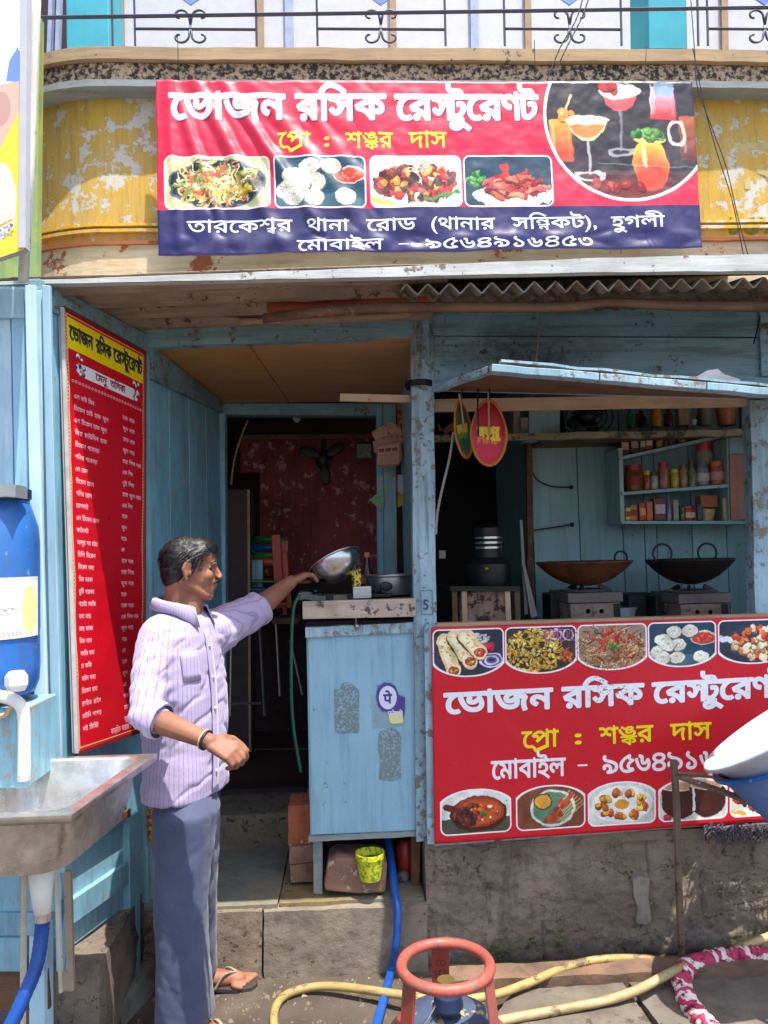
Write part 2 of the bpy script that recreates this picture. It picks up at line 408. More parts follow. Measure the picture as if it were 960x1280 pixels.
def dish(W, H, kind, seed):
    rng = random.Random(seed); s = Canvas(W, H, (30, 45, 60)); cx, cy = W*.5, H*.52; u = W/100
    def bg(c, n=30):
        s.a[:] = np.array(c, 'f')/255
        for _ in range(n): s.ell(rng.uniform(0, W), rng.uniform(0, H), rng.uniform(4, 20)*u, rng.uniform(2, 9)*u, jit(c, rng, 14), rng.uniform(0, 3), .5)
    if kind == 'chow':
        bg((205, 200, 150)); s.ell(cx, cy, 46*u, H*.47, (28, 34, 48)); s.ell(cx, cy, 46*u, H*.47, (90, 100, 120), ring=.8*u)
        noodles(s, rng, 330, cx-2*u, cy, 31*u, H*.3, [(225, 190, 90), (240, 215, 130), (190, 140, 50), (215, 80, 50), (90, 140, 60), (245, 235, 190)], 1.5*u, 16*u)
        blobs(s, rng, 14, cx+27*u, cy+H*.12, 7*u, H*.08, [(235, 190, 30)], 2*u, 3*u)
    elif kind == 'momo':
        bg((35, 70, 88)); s.ell(cx-8*u, H*.93, 60*u, H*.2, (70, 105, 118), al=.8)
        s.ell(W*.83, H*.36, 20*u, H*.17, (225, 205, 190)); s.ell(W*.83, H*.37, 17.5*u, H*.14, (205, 55, 40)); blobs(s, rng, 16, W*.83, H*.37, 13*u, H*.08, [(225, 80, 50), (240, 120, 70)], 1*u, 2.2*u)
        for x, y in ((.2, .38), (.38, .2), (.62, .18), (.12, .66), (.44, .5), (.28, .5), (.42, .8), (.78, .8), (.2, .8)):
            X, Y = W*x, H*y; s.ell(X+1*u, Y+2.5*u, 12*u, 9*u, (95, 100, 95)); s.ell(X, Y, 12*u, 9.5*u, (228, 222, 200)); s.ell(X-2*u, Y-2*u, 8*u, 5.5*u, (250, 246, 230))
            for k in range(9):
                a = k*.7+x*9; s.line(X, Y-2*u, X+math.cos(a)*9*u, Y+math.sin(a)*6.5*u, .7*u, (180, 168, 140), .8)
    elif kind == 'chilli':
        bg((235, 228, 215)); s.ell(cx, H*.95, 60*u, H*.2, (245, 245, 240))
        blobs(s, rng, 170, cx, cy, 47*u, H*.36, [(95, 30, 22), (130, 45, 28), (60, 22, 20), (165, 60, 35)], 2.2*u, 5.5*u)
        blobs(s, rng, 46, cx, cy, 46*u, H*.32, [(205, 35, 35), (225, 60, 50), (60, 25, 20), (225, 150, 60)], 2.5*u, 6*u); s.line(W*.6, H*.86, W*.98, H*.72, 3*u, (60, 130, 60)); s.line(0, H*.85, W*.2, H*.95, 5*u, (240, 190, 60))
        noodles(s, rng, 24, cx+4*u, H*.18, 12*u, H*.08, [(235, 225, 200)], .8*u, 7*u)
    elif kind == 'lolly':
        bg((30, 62, 82)); s.ell(W*.58, H*.8, 50*u, H*.22, (240, 240, 240)); blobs(s, rng, 26, W*.12, H*.45, 10*u, H*.14, [(60, 135, 60), (85, 160, 70), (40, 110, 60)], 2*u, 4*u)
        for _ in range(52):
            a = rng.uniform(0, 2*PI); q = math.sqrt(rng.random()); x = W*.53+33*u*q*math.cos(a); y = H*.6+H*.23*q*math.sin(a); g = rng.uniform(-1, 1); c = jit(rng.choice([(205, 45, 50), (225, 75, 65), (170, 30, 40), (235, 110, 80)]), rng)
            s.line(x, y+2*u, x+13*u*math.cos(g), y+8*u*math.sin(g)+2*u, 5*u, tuple(v*.4 for v in c), .8); s.line(x, y, x+13*u*math.cos(g), y+8*u*math.sin(g), 4.5*u, c); s.line(x, y-1*u, x+9*u*math.cos(g), y+6*u*math.sin(g)-1*u, 1.2*u, tuple(min(255, v*1.3+20) for v in c), .7)
        s.rect(W*.42, H*.14, W*.5, H*.4, (200, 50, 45), 2)
    elif kind == 'roll':
        bg((42, 52, 68)); blobs(s, rng, 40, W*.66, H*.2, 13*u, H*.12, [(235, 235, 240), (200, 205, 215)], 1.5*u, 3*u); blobs(s, rng, 12, W*.78, H*.4, 7*u, H*.07, [(215, 40, 70)], 3*u, 6*u)
        for k in range(4): s.ell(W*.83, H*.68, (16-3.4*k)*u, H*(.15-.032*k), (225, 215, 240) if k % 2 == 0 else (110, 90, 150), ring=1.1*u)
        for (x0, y0, x1, y1) in ((.14, .22, .28, .88), (.3, .14, .52, .7), (.45, .1, .66, .5)):
            s.line(W*x0, H*y0+3*u, W*x1, H*y1, 24*u, (70, 55, 40)); s.line(W*x0, H*y0, W*x1, H*y1, 22*u, (228, 205, 150)); s.line(W*x0-3*u, H*y0, W*x1-3*u, H*y1, 9*u, (245, 230, 190))
            for _ in range(16): q = rng.random(); s.ell(W*(x0+(x1-x0)*q)+rng.uniform(-8, 8)*u, H*(y0+(y1-y0)*q), 1.6*u, 1*u, (195, 150, 85))
            s.ell(W*x1, H*y1, 11*u, 8.5*u, (240, 225, 180)); s.ell(W*x1, H*y1, 8.5*u, 6.5*u, (190, 60, 40)); blobs(s, rng, 12, W*x1, H*y1, 6*u, 4.5*u, [(225, 130, 60), (205, 60, 45), (240, 225, 120), (120, 150, 70)], 1.2*u, 2.2*u)
    elif kind == 'biry':
        bg((55, 50, 45)); blobs(s, rng, 250, W*.38, H*.52, 42*u, H*.52, [(225, 165, 45), (240, 195, 70), (205, 135, 35), (235, 215, 110)], 1.5*u, 3.2*u)
        noodles(s, rng, 130, W*.38, H*.52, 42*u, H*.5, [(240, 200, 80), (215, 150, 40), (250, 225, 130)], 1*u, 6*u)
        for k in range(5): s.ell(W*(.62+.09*k), H*.17, 8*u, H*.11, (225, 195, 215) if k % 2 else (165, 80, 130), .4*k, ring=1.2*u)
        blobs(s, rng, 24, W*.86, H*.64, 10*u, H*.16, [(165, 60, 35), (190, 90, 45)], 2*u, 4*u)
    elif kind == 'mix':
        bg((150, 135, 110)); noodles(s, rng, 260, cx, cy, 50*u, H*.48, [(190, 120, 60), (225, 170, 90), (160, 60, 40), (205, 70, 45), (235, 215, 170), (120, 80, 45)], 1.2*u, 14*u)
        blobs(s, rng, 26, cx, H*.35, 34*u, H*.25, [(190, 45, 40), (215, 90, 60)], 2*u, 4*u); blobs(s, rng, 14, cx+3*u, H*.47, 9*u, H*.07, [(60, 150, 60), (95, 180, 75)], 1.6*u, 3.4*u)
    elif kind == 'prawn':
        bg((45, 55, 70)); s.ell(cx+5*u, cy, 42*u, H*.46, (35, 65, 85)); s.line(0, H*.38, W*.3, H*.5, 8*u, (215, 220, 228))
        blobs(s, rng, 80, cx+6*u, cy, 36*u, H*.38, [(245, 190, 140), (235, 120, 70), (250, 225, 180), (225, 75, 45)], 3.5*u, 7*u)
    elif kind == 'curry':
        bg((225, 225, 218)); s.rect(0, H*.65, W, H, (70, 75, 60)); s.ell(cx+4*u, cy+2*u, 42*u, H*.42, (70, 32, 25)); s.ell(cx+4*u, cy-1*u, 38*u, H*.36, (165, 60, 30)); s.ell(cx+6*u, cy-1*u, 32*u, H*.3, (190, 85, 40))
        s.line(W*.06, H*.36, W*.34, H*.5, 9*u, (95, 45, 28)); blobs(s, rng, 26, cx-8*u, cy+2*u, 20*u, H*.17, [(85, 35, 24), (60, 26, 20)], 4*u, 7*u); blobs(s, rng, 22, cx+12*u, cy, 20*u, H*.18, [(225, 130, 80), (240, 215, 190), (200, 60, 35)], 2*u, 4.5*u); blobs(s, rng, 6, cx+14*u, cy, 5*u, H*.05, [(70, 140, 60)], 1.5*u, 3*u)
    elif kind == 'kebab':
        bg((125, 70, 45)); s.ell(cx+3*u, cy, 34*u, H*.45, (215, 225, 215)); s.ell(cx+3*u, cy, 30*u, H*.39, (90, 130, 100)); s.ell(W*.38, H*.35, 14*u, H*.2, (90, 60, 35)); s.ell(W*.38, H*.35, 12*u, H*.17, (225, 165, 60))
        for k in range(7): s.line(W*(.5+.03*k), H*(.75+.02*k), W*(.78+.04*k), H*(.12+.05*k), 1.4*u, (215, 190, 130)); 
        for k in range(26): q = rng.random(); s.ell(W*(.5+.26*q)+rng.uniform(-7, 7)*u, H*(.85-.55*q)+rng.uniform(-3, 3)*u, 5*u, 3.5*u, jit((185, 70, 40), rng), -1)
    elif kind == 'ring':
        bg((205, 210, 200)); s.ell(cx, cy, 47*u, H*.46, (235, 235, 228))
        for k in range(9):
            a = k*2*PI/9+.3; blobs(s, rng, 7, cx+31*u*math.cos(a), cy+H*.29*math.sin(a), 6*u, H*.06, [(235, 165, 50), (190, 80, 35), (215, 120, 40), (245, 200, 90)], 3.5*u, 6*u)
        s.ell(cx, cy, 13*u, H*.15, (250, 250, 245)); s.ell(cx, cy, 11*u, H*.125, (215, 150, 45))
    elif kind == 'tea':
        bg((205, 205, 200)); 
        for x in (.3, .72):
            s.ell(W*x, H*.55, 27*u, H*.42, (70, 28, 28)); s.rect(W*x-27*u, H*.1, W*x+27*u, H*.5, (70, 28, 28)); s.ell(W*x, H*.16, 27*u, H*.12, (225, 205, 180)); s.ell(W*x, H*.16, 23*u, H*.09, (190, 150, 115))
        s.rect(W*.49, H*.2, W*.53, H*.8, (240, 240, 240)); blobs(s, rng, 3, W*.12, H*.9, 4*u, 3*u, [(205, 40, 70)], 3*u, 5*u)
    elif kind == 'bar':
        bg((40, 34, 40), 60); s.rect(0, H*.74, W, H, (70, 38, 40)); s.rect(0, H*.72, W, H*.75, (95, 75, 75), al=.6)
        def glass(x, y, w_, h_, c, c2):
            for k in range(24): f_ = k/23; s.rect(W*x-w_/2, H*y+h_*k/24, W*x+w_/2, H*y+h_*(k+1.6)/24, tuple(c[i]+(c2[i]-c[i])*f_ for i in range(3)), 2*u)
            s.rect(W*x-w_*.36, H*y+4*u, W*x-w_*.26, H*y+h_*.85, (255, 240, 225), 1*u, .35); s.rect(W*x+w_*.3, H*y+4*u, W*x+w_*.36, H*y+h_*.9, (255, 240, 225), 1*u, .2)
        for k in range(8): s.ell(W*.5, H*.9, (52-5*k)*u, (14-1.5*k)*u, (100+6*k, 50, 46), al=.18)
        glass(.08, .30, 15*u, H*.34, (240, 160, 50), (190, 50, 36)); s.line(W*.10, H*.28, W*.15, H*.12, 1.6*u, (235, 200, 160)); blobs(s, rng, 6, W*.1, H*.27, 6*u, 3*u, [(225, 120, 60), (235, 150, 70)], 2*u, 4*u)
        s.poly([(W*.11, H*.31), (W*.38, H*.31), (W*.34, H*.42), (W*.28, H*.485), (W*.21, H*.485), (W*.15, H*.42)], (238, 216, 160)); s.poly([(W*.13, H*.355), (W*.36, H*.355), (W*.32, H*.43), (W*.27, H*.46), (W*.22, H*.46), (W*.165, H*.43)], (196, 128, 66)); s.ell(W*.245, H*.31, 14*u, 2.6*u, (250, 238, 205)); s.line(W*.245, H*.48, W*.245, H*.74, 1.8*u, (200, 196, 190), .8); s.ell(W*.245, H*.76, 9*u, 2.4*u, (190, 186, 184), ring=.7*u)
        s.poly([(W*.32, H*.07), (W*.58, H*.07), (W*.53, H*.2), (W*.47, H*.24), (W*.42, H*.24), (W*.36, H*.19)], (212, 86, 92)); s.ell(W*.45, H*.085, 13*u, 5*u, (242, 234, 228)); blobs(s, rng, 8, W*.38, H*.05, 4*u, 3*u, [(206, 40, 40), (180, 30, 40)], 2*u, 4*u); s.line(W*.445, H*.24, W*.445, H*.55, 1.6*u, (140, 136, 142), .8); s.ell(W*.445, H*.57, 8*u, 2*u, (150, 146, 150), ring=.7*u)
        glass(.71, .05, 17*u, H*.26, (205, 190, 205), (190, 44, 50)); s.rect(W*.66, H*.02, W*.78, H*.12, (130, 165, 210), 3, .8); s.line(W*.64, H*.03, W*.64, H*.27, 1.2*u, (230, 225, 230), .6)
        glass(.89, .28, 18*u, H*.36, (176, 90, 52), (96, 42, 34)); s.ell(W*.79, H*.42, 5*u, H*.10, (210, 196, 184), ring=1*u)
        for k in range(10): f_ = k/9; s.ell(W*.62, H*(.52+.022*k*1.0)+H*.06, (11.5-2.0*abs(f_-.45)*2)*u, H*.10, (250-10*f_, 190-120*f_, 50-6*f_))
        s.ell(W*.62, H*.47, 9.5*u, 3*u, (250, 210, 110)); s.ell(W*.585, H*.6, 1.6*u, H*.10, (255, 236, 190), al=.6); blobs(s, rng, 30, W*.61, H*.43, 9*u, H*.035, [(60, 130, 50), (100, 160, 60), (40, 100, 40)], 1.2*u, 2.8*u)
        blobs(s, rng, 12, W*.36, H*.84, 22*u, 3*u, [(176, 60, 50), (140, 44, 44)], 1.5*u, 3.5*u); s.line(W*.3, H*.66, W*.9, H*.7, .7*u, (200, 196, 190), .5)
    # fine grain of a printed photograph: uneven edges, mottled tone
    rs = np.random.RandomState(seed)
    def field(step):
        gw, gh = W//step+3, H//step+3; G = rs.uniform(-1, 1, (gh, gw)); yy, xx = np.mgrid[0:H, 0:W]/step; a = xx.astype(int); b = yy.astype(int); fx = xx-a; fy = yy-b; fx = fx*fx*(3-2*fx); fy = fy*fy*(3-2*fy)
        return (G[b, a]*(1-fx)+G[b, a+1]*fx)*(1-fy)+(G[b+1, a]*(1-fx)+G[b+1, a+1]*fx)*fy
    k_ = .22 if kind == 'bar' else (.3 if kind in ('momo', 'roll', 'tea', 'ring', 'curry', 'kebab') else .6)
    st1, st2 = max(4, int(6*u)), max(2, int(2.4*u)); yy, xx = np.mgrid[0:H, 0:W]
    dx = k_*(3.2*u*field(st1)+1.6*u*field(st2)); dy = k_*(3.2*u*field(st1)+1.6*u*field(st2))
    s.a = s.a[np.clip(yy+dy, 0, H-1).astype(int), np.clip(xx+dx, 0, W-1).astype(int)]
    if kind == 'bar':
        for _ in range(2): s.a = (s.a+np.roll(s.a, 1, 0)+np.roll(s.a, -1, 0)+np.roll(s.a, 1, 1)+np.roll(s.a, -1, 1))/5
    if kind != 'bar': s.a = (s.a*2+np.roll(s.a, 1, 0)+np.roll(s.a, -1, 0)+np.roll(s.a, 1, 1)+np.roll(s.a, -1, 1))/6
    s.a *= (1+(.035*field(st2)+.13*field(max(8, int(14*u))))[..., None]*(.6 if kind == 'bar' else 1)); 
    g = np.random.RandomState(seed).normal(0, .022, (H, W, 1)); s.a = np.clip(s.a+g.astype('f'), 0, 1)
    return s
def paste(dst, src, x, y, shape='rr', border=5, bc=(245, 240, 240), rad=.1):
    H, W = src.h, src.w; X, Y = np.meshgrid(np.arange(W+2*border)+.5-border, np.arange(H+2*border)+.5-border)
    def sd(X, Y):
        cx, cy = W/2, H/2; r = rad*W
        qx = abs(X-cx)-cx+r; qy = abs(Y-cy)-cy+r; d = np.hypot(np.maximum(qx, 0), np.maximum(qy, 0))+np.minimum(np.maximum(qx, qy), 0)-r
        if shape in ('U', 'A'):
            yy = Y if shape == 'U' else H-Y; k = H*.42; e = (np.hypot((X-cx)/(W*.52), np.maximum(yy-(H-k), 0)/k)-1)*k*.9; d = np.maximum(d, np.where(yy > H-k, e, -9))
        return d
    d = sd(X, Y); x, y = int(x), int(y)
    x0, y0, x1, y1 = max(0, x-border), max(0, y-border), min(dst.w, x+W+border), min(dst.h, y+H+border)
    sx, sy = x0-(x-border), y0-(y-border); d = d[sy:sy+y1-y0, sx:sx+x1-x0]; a = dst.a[y0:y1, x0:x1]
    mb = np.clip(border-d, 0, 1)[..., None]; a += (np.array(bc, 'f')/255-a)*mb
    pad = np.zeros((H+2*border, W+2*border, 3), 'f'); pad[border:border+H, border:border+W] = src.a
    mi = np.clip(.5-d, 0, 1)[..., None]; a += (pad[sy:sy+y1-y0, sx:sx+x1-x0]-a)*mi
# ---------------------------------------------------------------- materials
BLUE = (128, 184, 204); GRIME = (92, 84, 72)
M_blue = paint('blue_paint', BLUE, (120, 160, 176), chip=(150, 144, 130), amt=.63, grime=(84, 98, 102), gamt=.7)
M_blueL = paint('pale_blue_paint', (158, 198, 216), (142, 186, 206), chip=(84, 88, 84), amt=.67, grime=(104, 126, 136), gamt=.5, scale=3)
M_bluePost = paint('weathered_blue_paint', (156, 190, 204), (128, 158, 172), chip=(122, 112, 98), amt=.55, grime=(86, 92, 88), gamt=.8, scale=4, bump=.45)
M_blueX = paint('weathered_blue_beam', (128, 164, 174), (108, 144, 154), chip=(110, 98, 82), amt=.57, grime=(72, 78, 74), gamt=.6, grain='x', bump=.45)
def _soot(t, col):
    d = t.n('VectorMath', operation='DISTANCE'); p0 = at(660, 440, 3.06)-Vector((0, 3.05, 0)); mp = t.n('Mapping'); mp.inputs['Scale'].default_value = (.55, 1, 1.25); t.l(t.tc.outputs['Object'], mp.inputs['Vector']); t.l(mp.outputs[0], d.inputs[0]); d.inputs[1].default_value = (p0.x*.55, p0.y, p0.z*1.25)
    k = t.math('MULTIPLY', t.ramp(t.math('ADD', d.outputs['Value'], t.math('MULTIPLY', t.noise(7, 6, .7, t.tc.outputs['Object']), .28)), .17, .34, 1, 0), t.ramp(t.noise(26, 6, .75, t.tc.outputs['Object']), .38, .6, .45, 1))
    return t.mix(t.math('MULTIPLY', k, .85), col, C(50, 44, 38))
M_blueF = paint('sooty_blue_board', (146, 186, 206), (124, 164, 184), chip=(84, 80, 70), amt=.60, grime=(84, 88, 84), gamt=.85, grain='x', scale=3, mod=_soot)
M_blueSun = paint('sun_bright_blue_paint', (186, 220, 232), (160, 202, 220), chip=(120, 104, 90), amt=.7, grime=(118, 140, 148), gamt=.4)  # blue paint lightened so the left boards look sunlit
M_teal = paint('teal_paint', (20, 160, 178), (16, 145, 166), grime=(60, 120, 130), gamt=.3, bump=.1)
M_tealwall = paint('kitchen_green_blue_paint', (146, 184, 188), (130, 168, 176), chip=(84, 98, 90), amt=.655, grime=(120, 134, 100), gamt=.6, scale=2.5)
M_yellow = paint('peeling_yellow_limewash', (210, 164, 44), (200, 168, 96), chip=(204, 198, 186), amt=.55, grime=(150, 132, 90), gamt=.8, rough=.9, bump=.5, scale=4.5, chipscale=13, soft=.02)
M_cream = paint('cream_lime_plaster', (206, 194, 164), (196, 168, 134), chip=(150, 90, 60), amt=.6, grime=(120, 100, 80), rough=.9, grain='x', chipscale=10)
M_tan = paint('tan_cement', (170, 142, 108), (150, 128, 100), chip=(90, 80, 66), amt=.66, rough=.9, grain='x', grime=(96, 88, 76))
M_grey = paint('grey_cement', (150, 156, 156), (130, 138, 140), chip=(100, 96, 88), amt=.66, rough=.9, grain='x', grime=(100, 100, 96))
M_brown = paint('bare_brown_wood', (116, 82, 56), (90, 62, 44), chip=(150, 124, 96), amt=.64, grime=(50, 38, 30), gamt=.6, rough=.8, grain='x', bump=.5)
M_raw = paint('raw_pale_wood', (205, 172, 136), (186, 150, 116), chip=(120, 96, 72), amt=.68, grime=(140, 112, 84), gamt=.5, rough=.8, grain='x')
M_sheet = paint('rusty_sheet_metal', (168, 148, 128), (134, 116, 100), chip=(92, 60, 40), amt=.6, grime=(70, 54, 44), gamt=.7, rough=.75, grain='x', bump=.4)
M_asb = paint('grey_corrugated_sheet', (156, 148, 132), (132, 118, 100), chip=(120, 78, 54), amt=.56, grime=(84, 70, 58), gamt=.6, rough=.85, grain='y', bump=.4)
M_whitesheet = paint('sun_white_sheet', (205, 210, 208), (180, 184, 180), chip=(120, 104, 88), amt=.62, grime=(130, 124, 112), gamt=.5, grain='x', rough=.6)  # pale sheet colour with the glare of the sun put into the white
M_ply = paint('varnished_plywood', (196, 142, 78), (180, 124, 64), grime=(150, 100, 54), gamt=.4, rough=.5, grain='x', bump=.1, scale=2)
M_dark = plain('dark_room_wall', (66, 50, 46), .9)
M_maroon = paint('maroon_peeling_wall', (160, 62, 66), (130, 46, 52), chip=(190, 140, 136), amt=.6, grime=(60, 20, 26), rough=.9, chipscale=14)
M_black = plain('soot_black', (22, 21, 22), .5)
M_iron = plain('dark_iron', (40, 38, 38), .45, .6)
M_railing = plain('painted_railing_iron', (60, 62, 84), .5)
M_white = plain('white_painted_panel', (186, 188, 194), .5, var=.04)

# ---------------------------------------------------------------- ground
tg = NT('damp_earth_and_cement')
c = tg.mix(tg.ramp(tg.noise(2.2, 5), .4, .62), C(66, 56, 48), C(86, 76, 66))
c = tg.mix(tg.ramp(tg.noise(.9, 3), .5, .65), c, C(112, 100, 86)); c = tg.mix(tg.ramp(tg.noise(34, 5, .8), .55, .72, 0, .6), c, C(66, 54, 46))
c = tg.mix(tg.ramp(tg.noise(60, 2), .72, .76, 0, .7), c, C(196, 186, 170))
tg.col(c); wet = tg.ramp(tg.noise(1.7, 3), .4, .6, .38, .9); tg.rough(wet); tg.bump(tg.noise(26, 8, .75), .6, .012)
def gx(t): t = (t-.5)*2; return .25+3.0*t+57*t**5
def gy(t): return -45+46.2*(t/.3) if t < .3 else (1.2+2.6*((t-.3)/.55) if t < .85 else 3.8+36*((t-.85)/.15))
g = MB(); g.grid(lambda i, j: Vector((gx(i), gy(j), (.012*fbm((gx(i)*3, gy(j)*3, 0), 5) if -1.6 < gx(i) < 2.6 and 1 < gy(j) < 3.8 else 0))), 190, 190)
ground = part('ground', g, tg.m, smooth=True, kind='structure')
# loose grit and pebbles along the foot of the wall
RG = random.Random(12); m = MB()
for _ in range(1500):
    x = RG.uniform(-.9, 2.4); y = min(2.99, 3.0-abs(RG.gauss(0, .28))); 
    if x < .27: y = min(y, 2.97)
    r = RG.uniform(.002, .009)*(1 if RG.random() < .93 else 2.2); z = .012*fbm((x*3, y*3, 0), 5); k = RG.randrange(3, 5); a0 = RG.uniform(0, 6)
    b = [Vector((x+r*RG.uniform(.7, 1.2)*math.cos(a0+2*PI*i/k), y+r*RG.uniform(.7, 1.2)*math.sin(a0+2*PI*i/k), z-.002)) for i in range(k)]
    t = Vector((x+r*RG.uniform(-.4, .4), y+r*RG.uniform(-.4, .4), z+r*RG.uniform(.5, 1.1))); m.add(b+[t], [(i, (i+1) % k, k) for i in range(k)])
grit = part('grit', m, paint('grit_stone', (140, 124, 106), (96, 82, 70), grime=(70, 60, 50), rough=.9), kind='stuff')
# drain covers along the foot of the wall
M_slab = paint('worn_concrete_slab', (112, 104, 92), (90, 82, 72), chip=(74, 66, 56), amt=.6, grime=(86, 74, 62), gamt=.7, rough=.75, grain=None, bump=.5)
def rough_slab(quad, z, th, jitv=.008):
    """flat slab: four pixel corners on the plane z, subdivided with an uneven outline"""
    P = [az(u, v, z) for u, v in quad]; m = MB(); N = 12
    def f(i, j):
        a = P[0].lerp(P[1], i).lerp(P[3].lerp(P[2], i), j); e = min(i, 1-i, j, 1-j)
        a = a+Vector((fbm((a.x*9, a.y*9, 1))*jitv*(1 if e < .01 else .3), fbm((a.x*9, a.y*9, 7))*jitv*(1 if e < .01 else .3), fbm((a.x*14, a.y*14, 3))*.004-(.006 if e < .01 else 0)))
        return a
    m.grid(f, N, N); top = len(m.v); ring = [i for i in range(N+1)]+[(j+1)*(N+1)-1 for j in range(1, N+1)]+[N*(N+1)+i for i in range(N-1, -1, -1)]+[j*(N+1) for j in range(N-1, 0, -1)]
    low = [m.v[k]-Vector((0, 0, th)) for k in ring]; m.v += low
    for k in range(len(ring)): m.f.append((ring[k], ring[(k+1) % len(ring)], top+(k+1) % len(ring), top+k))
    m.f.append(tuple(top+k for k in range(len(ring)))); return m
for q, z in (([(640, 1236), (778, 1226), (822, 1290), (600, 1300)], .035), ([(786, 1226), (975, 1215), (1060, 1290), (832, 1290)], .03), ([(985, 1213), (1200, 1203), (1330, 1280), (1072, 1290)], .035), ([(590, 1306), (822, 1298), (850, 1390), (560, 1400)], .025), ([(836, 1298), (1062, 1296), (1120, 1390), (866, 1390)], .03)):
    part('concrete_slab', rough_slab(q, z, .05), M_slab, ground, smooth='auto')
m = MB(); m.beam(az(560, 1226, .03), az(1040, 1204, .03), .1, .05, 24, .004)
part('drain_kerb', m, paint('mud_stained_kerb', (126, 92, 66), (98, 76, 58), grime=(50, 42, 36), rough=.7, grain=None, bump=.8), ground, smooth='auto')

# ---------------------------------------------------------------- building: curved upper wall, ledge, upper floor
BLD = thing('building', 'old yellow limewashed building with a rounded corner and a speckled ledge under the upper floor', 'building', (0, 3.3, 0))
Y0 = 3.14
def plan(s, off=0, R=.6, xc=-.95):
    """s metres along the facade measured from the start of the curve; negative goes round the corner"""
    if s >= 0: return Vector((xc+s, Y0-off, 0))
    th = min(-s/R, 1.9); c = Vector((xc, Y0+R, 0))
    return c+Vector((-math.sin(th), -math.cos(th), 0))*(R+off)
def band(z0, z1, off, s0=-1.1, s1=4.2, n=90, back=.25, rough=0):
    m = MB(); vs = []
    for k in range(n+1):
        s = s0+(s1-s0)*k/n; a = plan(s, off+(rough*fbm((s*6, z0, 0)) if rough else 0)); b = plan(s, off-back)
        for p, z in ((a, z0), (b, z0), (b, z1), (a, z1)): vs.append((p.x, p.y, z+(rough*fbm((s*8, z, 4)) if rough and p is a else 0)))
    fs = [(4*k+i, 4*k+(i+1) % 4, 4*k+4+(i+1) % 4, 4*k+4+i) for k in range(n) for i in range(4)]+[(3, 2, 1, 0), (4*n, 4*n+1, 4*n+2, 4*n+3)]
    return m.add(vs, fs)
zt = [at(500, v, 3.02).z for v in (56, 71, 93, 102)]
m = MB()
def wf(i, j):
    s = -1.1+5.3*i; z = 2.35+(zt[3]+.01-2.35)*j; p = plan(s, .006*fbm((s*3, z*3, 0), 5)); z = max(z, 2.52); return Vector((p.x, p.y, z))
m.grid(wf, 200, 50); part('wall', m, M_yellow, BLD, smooth=True)
part('ledge_top', band(zt[1], zt[0], .1, back=.3, rough=.003), M_tan, BLD)
tsp = NT('pebbled_speckle'); vo = tsp.n('TexVoronoi'); vo.inputs['Scale'].default_value = 55; tsp.l(tsp.tc.outputs['Object'], vo.inputs['Vector'])
tsp.col(tsp.mix(tsp.ramp(tsp.noise(48, 3, .7), .44, .56), C(64, 56, 50), C(190, 164, 134))); tsp.rough(.9); tsp.bump(vo.outputs['Distance'], .8, .012)
part('pebbled_band', band(zt[2], zt[1]-.002, .075, back=.3, rough=.004), tsp.m, BLD)
part('ledge_moulding', band(zt[3], zt[2]-.002, .085, back=.3, rough=.002), M_grey, BLD)
z1 = at(190, 291, 3.22).z; z2 = at(190, 318, 3.22).z
part('wall_moulding', band(z1-.01, z1, .016, rough=.002), M_yellow, BLD)
part('wall_moulding', band(z1-.035, z1-.022, .016, rough=.002), M_yellow, BLD)
part('wall_base', band(2.53, z2, .02, rough=.004), M_cream, BLD)
part('wall_moulding', band(z2-.002, z2+.012, .035, rough=.003), paint('red_earth_edge', (150, 90, 60), grain='x', rough=.9), BLD)
zq = at(915, 133, 3.2).z; part('wall_moulding', band(zq, zq+.05, .06, s0=2.35, s1=4.2, n=30, rough=.008), M_cream, BLD)
m = MB(); m.box(-1.5, 3.3, 3.15, 6, zt[0]-.12, zt[0]-.004); part('floor_slab', m, M_tan, BLD)
m = MB(); m.box(-1.25, 3.3, 3.92, 4.1, zt[0]-.02, 5.6); part('upper_wall', m, M_white, BLD)
YU = 3.9
Mbar = plain('blue_panel_strip', (150, 166, 200), .5); Mbrown = plain('brown_panel_strip', (156, 128, 98), .6)
for u in (360, 592, 828, 125): m = MB(); m.px([(u-5, -60), (u+5, -60), (u+7, 62), (u-3, 62)], YU, .04); part('panel_strip', m, Mbar, BLD)
for u in (149, 324, 490, 659, 905): m = MB(); m.px([(u-4, -60), (u+4, -60), (u+6, 62), (u-2, 62)], YU, .04); part('panel_strip', m, Mbrown, BLD, label='narrow brown strip')
for a, b in (((81, -70), (134, -70)), ((809, -70), (857, -70))):
    m = MB(); w_ = 3; m.slab([at(a[0], a[1], 3.22), at(b[0], b[1], 3.22), at(b[0]+w_, 62, 3.22), at(a[0]+w_-1, 62, 3.22)], (0, .22, 0)); part('pillar', m, M_teal, BLD, bevel=.006)
m = MB(); m.box(-3.5, -1.2, 3.9, 4.1, 3.4, 5.6); part('side_wall', m, plain('dark_side_recess', (50, 30, 34), .9), BLD)
for u in (62, 72): m = MB(); m.px([(u, -40), (u+5, -40), (u+1, 70), (u-4, 70)], 3.5, .03); part('side_strip', m, Mbar, BLD)
